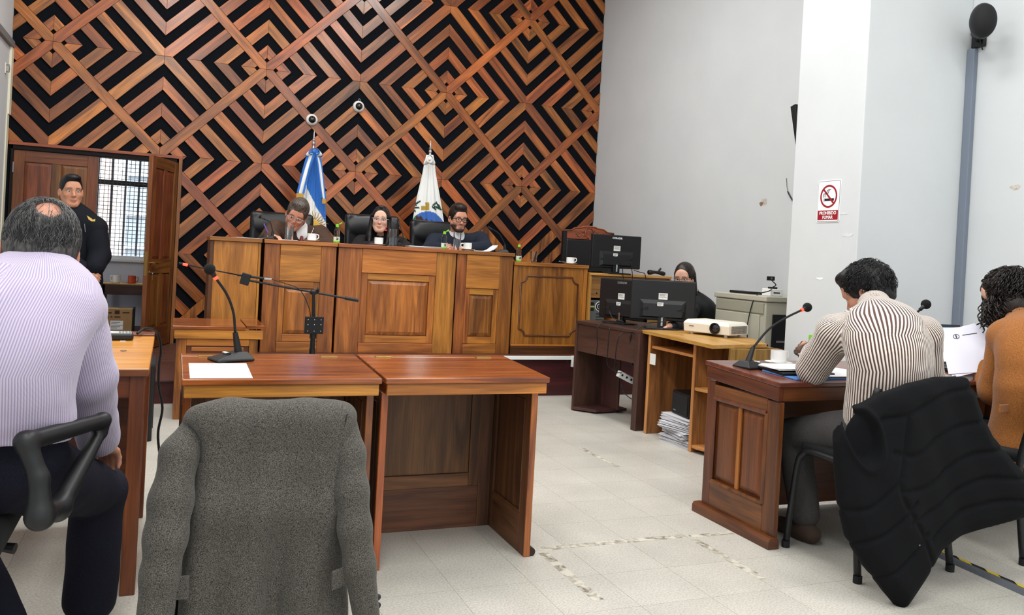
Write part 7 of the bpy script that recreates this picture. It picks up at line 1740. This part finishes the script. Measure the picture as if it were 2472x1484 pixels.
# stacking chair with black tube legs (man in stripes); copied for the woman
def stack_chair(label, x, y, rz):
    t = thing('stacking_chair', label, 'chair', (x, y, 0), rz, 'black stacking chairs')
    for s_ in (-1, 1):
        xx = s_*0.26
        build('front_leg', MB().tube(spline([(xx, 0.215, 0.012), (xx*0.93, 0.19, 0.36), (xx*0.9, 0.165, 0.435), (xx*0.88, 0.10, 0.455), (xx*0.88, -0.12, 0.45)], 6), 0.0155, 10), M_blk, t, smooth=True)
        build('rear_leg', MB().tube(spline([(xx, -0.215, 0.012), (xx*0.95, -0.17, 0.40), (xx*0.92, -0.20, 0.62), (xx*0.88, -0.235, 0.80)], 6), 0.0155, 10), M_blk, t, smooth=True)
        for yy in (0.215, -0.215): build('foot_cap', MB().cyl((xx, yy, 0.001), (xx, yy, 0.03), 0.018), M_blk_soft, t, smooth='auto')
    G = Solid(0.008); G.rbox((0, 0.0, 0.465), (0.22, 0.21, 0.03), None, 0.025, 0.02); V, Q = G.mesh(); mesh_obj('seat', V, Q, M_blk_soft, t)
    G = Solid(0.008); G.rbox((0, -0.215, 0.68), (0.21, 0.02, 0.14), None, 0.018, 0.02); V, Q = G.mesh(); mesh_obj('backrest', V, Q, M_blk_soft, t)
    return t
ch = stack_chair('black tube-legged chair under the man in stripes, draped with a vest', 2.908, 2.79, 0.0)
ch2 = copy_tree(ch); ch2.location = (3.80, 2.80, 0); ch2.rotation_euler = (0, 0, radians(10)); ch2['label'] = 'black tube-legged chair under the woman in the camel blazer'
# ------------------------------------------------------------------ tweed jacket on the chair in the foreground
YJ = 2.30
t = thing('jacket_chair', 'chair in the foreground hidden under a grey tweed jacket', 'chair', (at(650, 1000, YJ)[0], YJ, 0))
cx0 = t.location[0]
zb = at(650, 985, YJ)[2]
box('backrest', t, M_blk_soft, -0.20, 0.20, -0.015, 0.025, 0.50, zb-0.05, bev=0.015)
box('seat', t, M_blk_soft, -0.23, 0.23, 0.03, 0.46, 0.43, 0.48, bev=0.02)
for s_ in (-1, 1):
    build('rear_leg', MB().tube([(s_*0.22, -0.02, 0.0), (s_*0.21, 0.0, 0.5), (s_*0.19, 0.005, zb-0.08)], 0.014, 8), M_blk, t, smooth=True)
    build('front_leg', MB().tube([(s_*0.22, 0.44, 0.0), (s_*0.21, 0.42, 0.44)], 0.014, 8), M_blk, t, smooth=True)
jo = (cx0, YJ, 0.0)
jk = thing('tweed_jacket', 'grey speckled tweed jacket hung over the chair in the foreground', 'jacket', jo)
M_tweed = cloth_mat('tweed', (36, 35, 34), weave=520, noise=0.30, two=(80, 77, 72), bump=0.5, sheen=0.1, fleck=[(0.74, (120, 115, 104))])
def J(px, py, dy=0.0): return V3(at(px, py+(14 if py < 1060 else 6), YJ+dy))
G = Solid(0.0055)
# shoulder roll over the chair back, back panel falling towards the camera
G.cap(J(478, 1000, -0.01), J(560, 992, -0.02), 0.030, 0.033, 0.03); G.cap(J(560, 992, -0.02), J(740, 990, -0.02), 0.033, 0.033, 0.03); G.cap(J(740, 990, -0.02), J(828, 990, -0.01), 0.033, 0.030, 0.03)
for px0, px1, px2 in ((505, 500, 480), (560, 556, 550), (630, 628, 625), (700, 705, 712), (760, 760, 765), (806, 800, 800)):
    G.cap(J(px0, 1005, -0.025), J(px1, 1220, -0.035), 0.040, 0.040, 0.06); G.cap(J(px1, 1220, -0.035), J(px2, 1560, -0.05), 0.040, 0.045, 0.06)
# sleeves
for ch_, dys in (([(466, 1016, .028), (434, 1090, .046), (414, 1200, .053), (401, 1290, .051), (387, 1380, .046), (370, 1530, .038)], (-.015, -.05, -.085, -.11, -.125, -.14)), ([(842, 1010, .024), (846, 1090, .040), (850, 1180, .044), (857, 1270, .044), (868, 1360, .042), (892, 1530, .034)], (-.02, -.05, -.085, -.11, -.125, -.14))):
    G2 = Solid(0.0055)
    for (p0, p1, q0, q1) in zip(ch_[:-1], ch_[1:], dys[:-1], dys[1:]): G2.cap(J(p0[0], p0[1], q0), J(p1[0], p1[1], q1), p0[2], p1[2], 0.02)
    V, Q = G2.mesh(lambda P: (0.006*wav(P, 73, (18, 38), (1, 1, 0.35))).astype(np.float32)); mesh_obj('sleeve', V, Q, M_tweed, jk, jo, smooth_it=1)
def folds(P): 
    q = P-V3(jo); return (0.013*np.sin(q[:, 0]*40+2.5*np.sin(q[:, 2]*5)+1.0)*np.clip((0.80-q[:, 2])*2.2, 0.05, 1)+0.003*wav(P, 71, (20, 45), (1, 1, 0.3))).astype(np.float32)
seam = [J(650, y_, -0.07) for y_ in (955, 1050, 1200, 1400, 1560)]
for a, b in zip(seam[:-1], seam[1:]): G.cap(a+V3((0, -0.008, 0)), b+V3((0, -0.012, 0)), 0.006, 0.006, 0.004, 's')
V, Q = G.mesh(folds); mesh_obj('back_panel', V, Q, M_tweed, jk, jo, smooth_it=1)
build('collar_edge', MB().tube(spline([J(498, 972, -0.02)-V3(jo), J(560, 964, -0.03)-V3(jo), J(650, 963, -0.03)-V3(jo), J(740, 962, -0.03)-V3(jo), J(826, 962, -0.02)-V3(jo)], 6), 0.006, 6), M_tweed, jk, smooth=True)
for pts in (((452, 1006), (474, 1030), (486, 1065), (484, 1110)), ((838, 985), (826, 1040), (812, 1095), (806, 1150))):
    build('armhole_seam', MB().tube(spline([tuple(J(x, y_, -0.078 if x < 600 else -0.070)-V3(jo)) for x, y_ in pts], 5), 0.002, 5), plain('seam_dark', (40, 39, 38), rough=0.9), jk, smooth=True)
build('pocket_flap', MB().prism([(-0.024, -0.028), (0.022, -0.02), (0.018, 0.03), (-0.026, 0.022)], -0.008, 0.0, 'y'), M_tweed, jk, loc=tuple(J(820, 1388, -0.132)-V3(jo)), bev=0.003, rot=(0, 0, 0.3))
build('pocket_flap', MB().prism([(-0.022, -0.03), (0.02, -0.03), (0.02, 0.03), (-0.02, 0.026)], -0.008, 0.0, 'y'), M_tweed, jk, loc=tuple(J(436, 1410, -0.140)-V3(jo)), bev=0.003, rot=(0, 0, -0.2))
for k_, y_ in enumerate((1435, 1455)): build('cuff_button', MB().ball((0, 0, 0), (0.009, 0.006, 0.009), 12, 8), plain('button_dark', (34, 32, 32), rough=0.4), jk, loc=tuple(J(912, y_, -0.115)-V3(jo)), smooth=True)

# ------------------------------------------------------------------ black quilted vest on the right chair
YV = 2.50
vo = (at(2200, 1000, YV)[0], YV, 0.0)
vt = thing('quilted_vest', 'black quilted vest hung askew over the chair of the man in stripes', 'vest', vo)
def VP(px, py): q = at(px, py, YV); return (q[0]-vo[0], q[2])
outl = np.array([VP(*p) for p in ((2052, 968), (2090, 942), (2160, 918), (2240, 906), (2308, 906), (2324, 940), (2336, 990), (2352, 1040), (2390, 1098), (2430, 1150), (2463, 1194), (2452, 1214), (2385, 1232), (2330, 1252), (2270, 1275), (2218, 1308), (2182, 1350), (2142, 1393), (2112, 1425), (2098, 1432), (2070, 1396), (2032, 1340), (2002, 1280), (1991, 1200), (1990, 1120), (1993, 1060), (2008, 1010), (2030, 982))], np.float32)
def poly_sd(X, Z, P):
    d = np.full(np.broadcast(X, Z).shape, 9.0, np.float32); ins = np.zeros(d.shape, bool); n_ = len(P)
    for i in range(n_):
        a, b = P[i], P[(i+1) % n_]; e = b-a; L2 = float(e@e); t_ = np.clip(((X-a[0])*e[0]+(Z-a[1])*e[1])/L2, 0, 1)
        d = np.minimum(d, np.sqrt((X-a[0]-t_*e[0])**2+(Z-a[1]-t_*e[1])**2))
        c = ((a[1] <= Z) & (b[1] > Z)) | ((b[1] <= Z) & (a[1] > Z)); xi = a[0]+(Z-a[1])/(b[1]-a[1]+1e-9)*e[0]; ins ^= c & (X < xi)
    return np.where(ins, -d, d)
seams = [[(2075, 1000), (2140, 985), (2230, 945), (2320, 930)], [(2095, 1075), (2150, 1080), (2240, 1030), (2345, 1003)], [(2105, 1165), (2180, 1150), (2280, 1090), (2385, 1068)], [(2125, 1235), (2200, 1200), (2310, 1140), (2430, 1138)], [(2180, 1275), (2260, 1215), (2360, 1185), (2440, 1190)], [(1990, 1215), (2050, 1195), (2110, 1130)], [(2005, 1290), (2080, 1250), (2140, 1190)], [(2045, 1365), (2110, 1320), (2165, 1260)], [(2135, 985), (2120, 1080), (2105, 1165), (2150, 1260), (2180, 1345)]]
def vest_field(P):
    X = P[..., 0]; Yc = P[..., 1]; Z = P[..., 2]
    x2 = X[:, 0, :]; z2 = Z[:, 0, :]; sd = poly_sd(x2, z2, outl); inn = np.clip(-sd/0.05, 0, 1)
    th = 0.010+0.036*np.sqrt(inn)
    dm = np.full(sd.shape, 9.0, np.float32)
    for sm_ in seams:
        q = [VP(*p) for p in sm_]; q = [(a[0], a[2]) for a in spline([(p[0], 0, p[1]) for p in q], 4)]
        for a, b in zip(q[:-1], q[1:]):
            a = np.array(a); b = np.array(b); e = b-a; t_ = np.clip(((x2-a[0])*e[0]+(z2-a[1])*e[1])/float(e@e+1e-9), 0, 1); dm = np.minimum(dm, np.sqrt((x2-a[0]-t_*e[0])**2+(z2-a[1]-t_*e[1])**2))
    th = th-0.013*np.exp(-(dm/0.010)**2)+0.003*np.sin(x2*31+z2*17)*inn
    ac = VP(2036, 1040); ca, sa = cos(0.28), sin(0.28); u = (x2-ac[0])*ca+(z2-ac[1])*sa; v_ = -(x2-ac[0])*sa+(z2-ac[1])*ca
    el = np.sqrt((u/0.062)**2+(v_/0.115)**2); th = th-0.034*np.clip((1-el)/0.25, 0, 1)+0.012*np.exp(-((el-1.12)/0.14)**2)
    yc = -0.055-0.10*np.clip(0.75-z2, 0, 1)*0.9+0.02*np.sin(x2*9)
    d = np.abs(Yc-yc[:, None, :])-th[:, None, :]; return np.maximum(d, sd[:, None, :])*0.8
S_ = Solid(0.006); S_.fn(vest_field, 'u', 0.0, lo=(outl[:, 0].min(), -0.22, outl[:, 1].min()), hi=(outl[:, 0].max(), 0.04, outl[:, 1].max()))
V, Q = S_.mesh(); M_puff = cloth_mat('black_nylon', (10, 11, 14), weave=500, bump=0.1, noise=0.15, sheen=0.0, rough=0.85, spec=0.15); mesh_obj('quilted_shell', V, Q, M_puff, vt, smooth_it=2)
zp = [VP(2070, 1195), VP(2105, 1235), VP(2138, 1272)]
def vy(z): return -0.055-0.09*max(0, 0.75-z)-0.048
build('pocket_zip', MB().tube([(p[0], vy(p[1]), p[1]) for p in zp], 0.005, 6), M_blk, vt, smooth=True)
build('zip_pull', MB().tube([(zp[2][0], vy(zp[2][1])-0.004, zp[2][1]), (zp[2][0]+0.010, vy(zp[2][1])-0.008, zp[2][1]-0.022)], 0.004, 6), M_greytrim, vt, smooth='auto')
tp_ = VP(2098, 1432); build('bottom_zip_pull', MB().tube([(tp_[0], vy(tp_[1])+0.045, tp_[1]+0.01), (tp_[0]+0.002, vy(tp_[1])+0.045, max(0.02, tp_[1]-0.012))], 0.005, 6), M_steel, vt, smooth='auto')
print('vest tip z', tp_, 'zb', zb)

# ------------------------------------------------------------------ swivel chair of the man in lilac
A = V3(at(62, 1066, 2.08)); B = V3(at(248, 1014, 2.36)); C = V3(at(140, 1228, 2.16)); Dn = V3(at(96, 1246, 2.06))
so = (float(at(20, 1100, 2.36)[0])-0.06, 2.36, 0.0)
t = thing('swivel_chair', 'black swivel chair with looped armrests under the man in lilac', 'chair', so)
def L3(p): return tuple(V3(p)-V3(so))
G = Solid(0.005)
G.cap(L3(A), L3(B), 0.022, 0.019, 0.01); G.cap(L3(B), L3(B+V3((-0.005, 0.0, -0.03))), 0.020, 0.016, 0.01); G.cap(L3(B+V3((-0.005, 0, -0.03))), L3(C), 0.016, 0.024, 0.015); G.cap(L3(A), L3(A*0.5+Dn*0.5+V3((0.012, 0, 0))), 0.022, 0.020, 0.015); G.cap(L3(A*0.5+Dn*0.5+V3((0.012, 0, 0))), L3(Dn), 0.020, 0.028, 0.015); G.cap(L3(C), L3(Dn), 0.026, 0.026, 0.02)
V, Q = G.mesh(); mesh_obj('armrest', V, Q, M_blk, t, smooth_it=1)
Vm = V.copy(); Vm[:, 0] = -0.12-Vm[:, 0]-0.30; mesh_obj('armrest', Vm, Q[:, ::-1], M_blk, t, smooth_it=1)
zs = at(90, 1250, 2.36)[2]
G = Solid(0.009); G.rbox((-0.19, 0.06, zs-0.01), (0.27, 0.27, 0.045), None, 0.035, 0.02); V, Q = G.mesh(); mesh_obj('seat', V, Q, M_blk_soft, t)
G = Solid(0.009); G.rbox((-0.22, -0.26, zs+0.10), (0.24, 0.022, 0.11), None, 0.02, 0.02); V, Q = G.mesh(); V[:, 1] += 0.9*(V[:, 0]+0.22)**2; mesh_obj('backrest', V, Q, M_blk_soft, t)
build('tilt_lever', MB().tube([(0.02, -0.02, zs-0.05), (0.09, -0.04, zs-0.06)], [0.008, 0.014], 8), M_blk, t, smooth='auto')
build('column', MB().cyl((-0.17, 0.10, 0.10), (-0.17, 0.10, zs-0.03), 0.03), M_blk, t, smooth='auto')
for k_ in range(5): a = 2*pi*k_/5+0.35; build('base_arm', MB().tube([(-0.17, 0.10, 0.11), (-0.17+0.28*cos(a), 0.10+0.28*sin(a), 0.07)], [0.026, 0.02], 8), M_blk, t, smooth='auto'); build('caster', MB().ball((-0.17+0.28*cos(a), 0.10+0.28*sin(a), 0.03), 0.03, 10, 8), M_blk, t, smooth=True)
# black chair standing behind the yellow table
t = thing('black_stool', 'black stool half hidden behind the yellow table', 'stool', (-0.30, 5.75, 0))
for sx in (-0.2, 0.215):
    for sy in (-0.18, 0.2): build('leg', MB().tube([(sx, sy, 0), (sx, sy, 0.45)], 0.022, 10), M_blk, t, smooth='auto')
box('seat', t, M_blk_soft, -0.22, 0.24, -0.2, 0.24, 0.43, 0.48, bev=0.02)
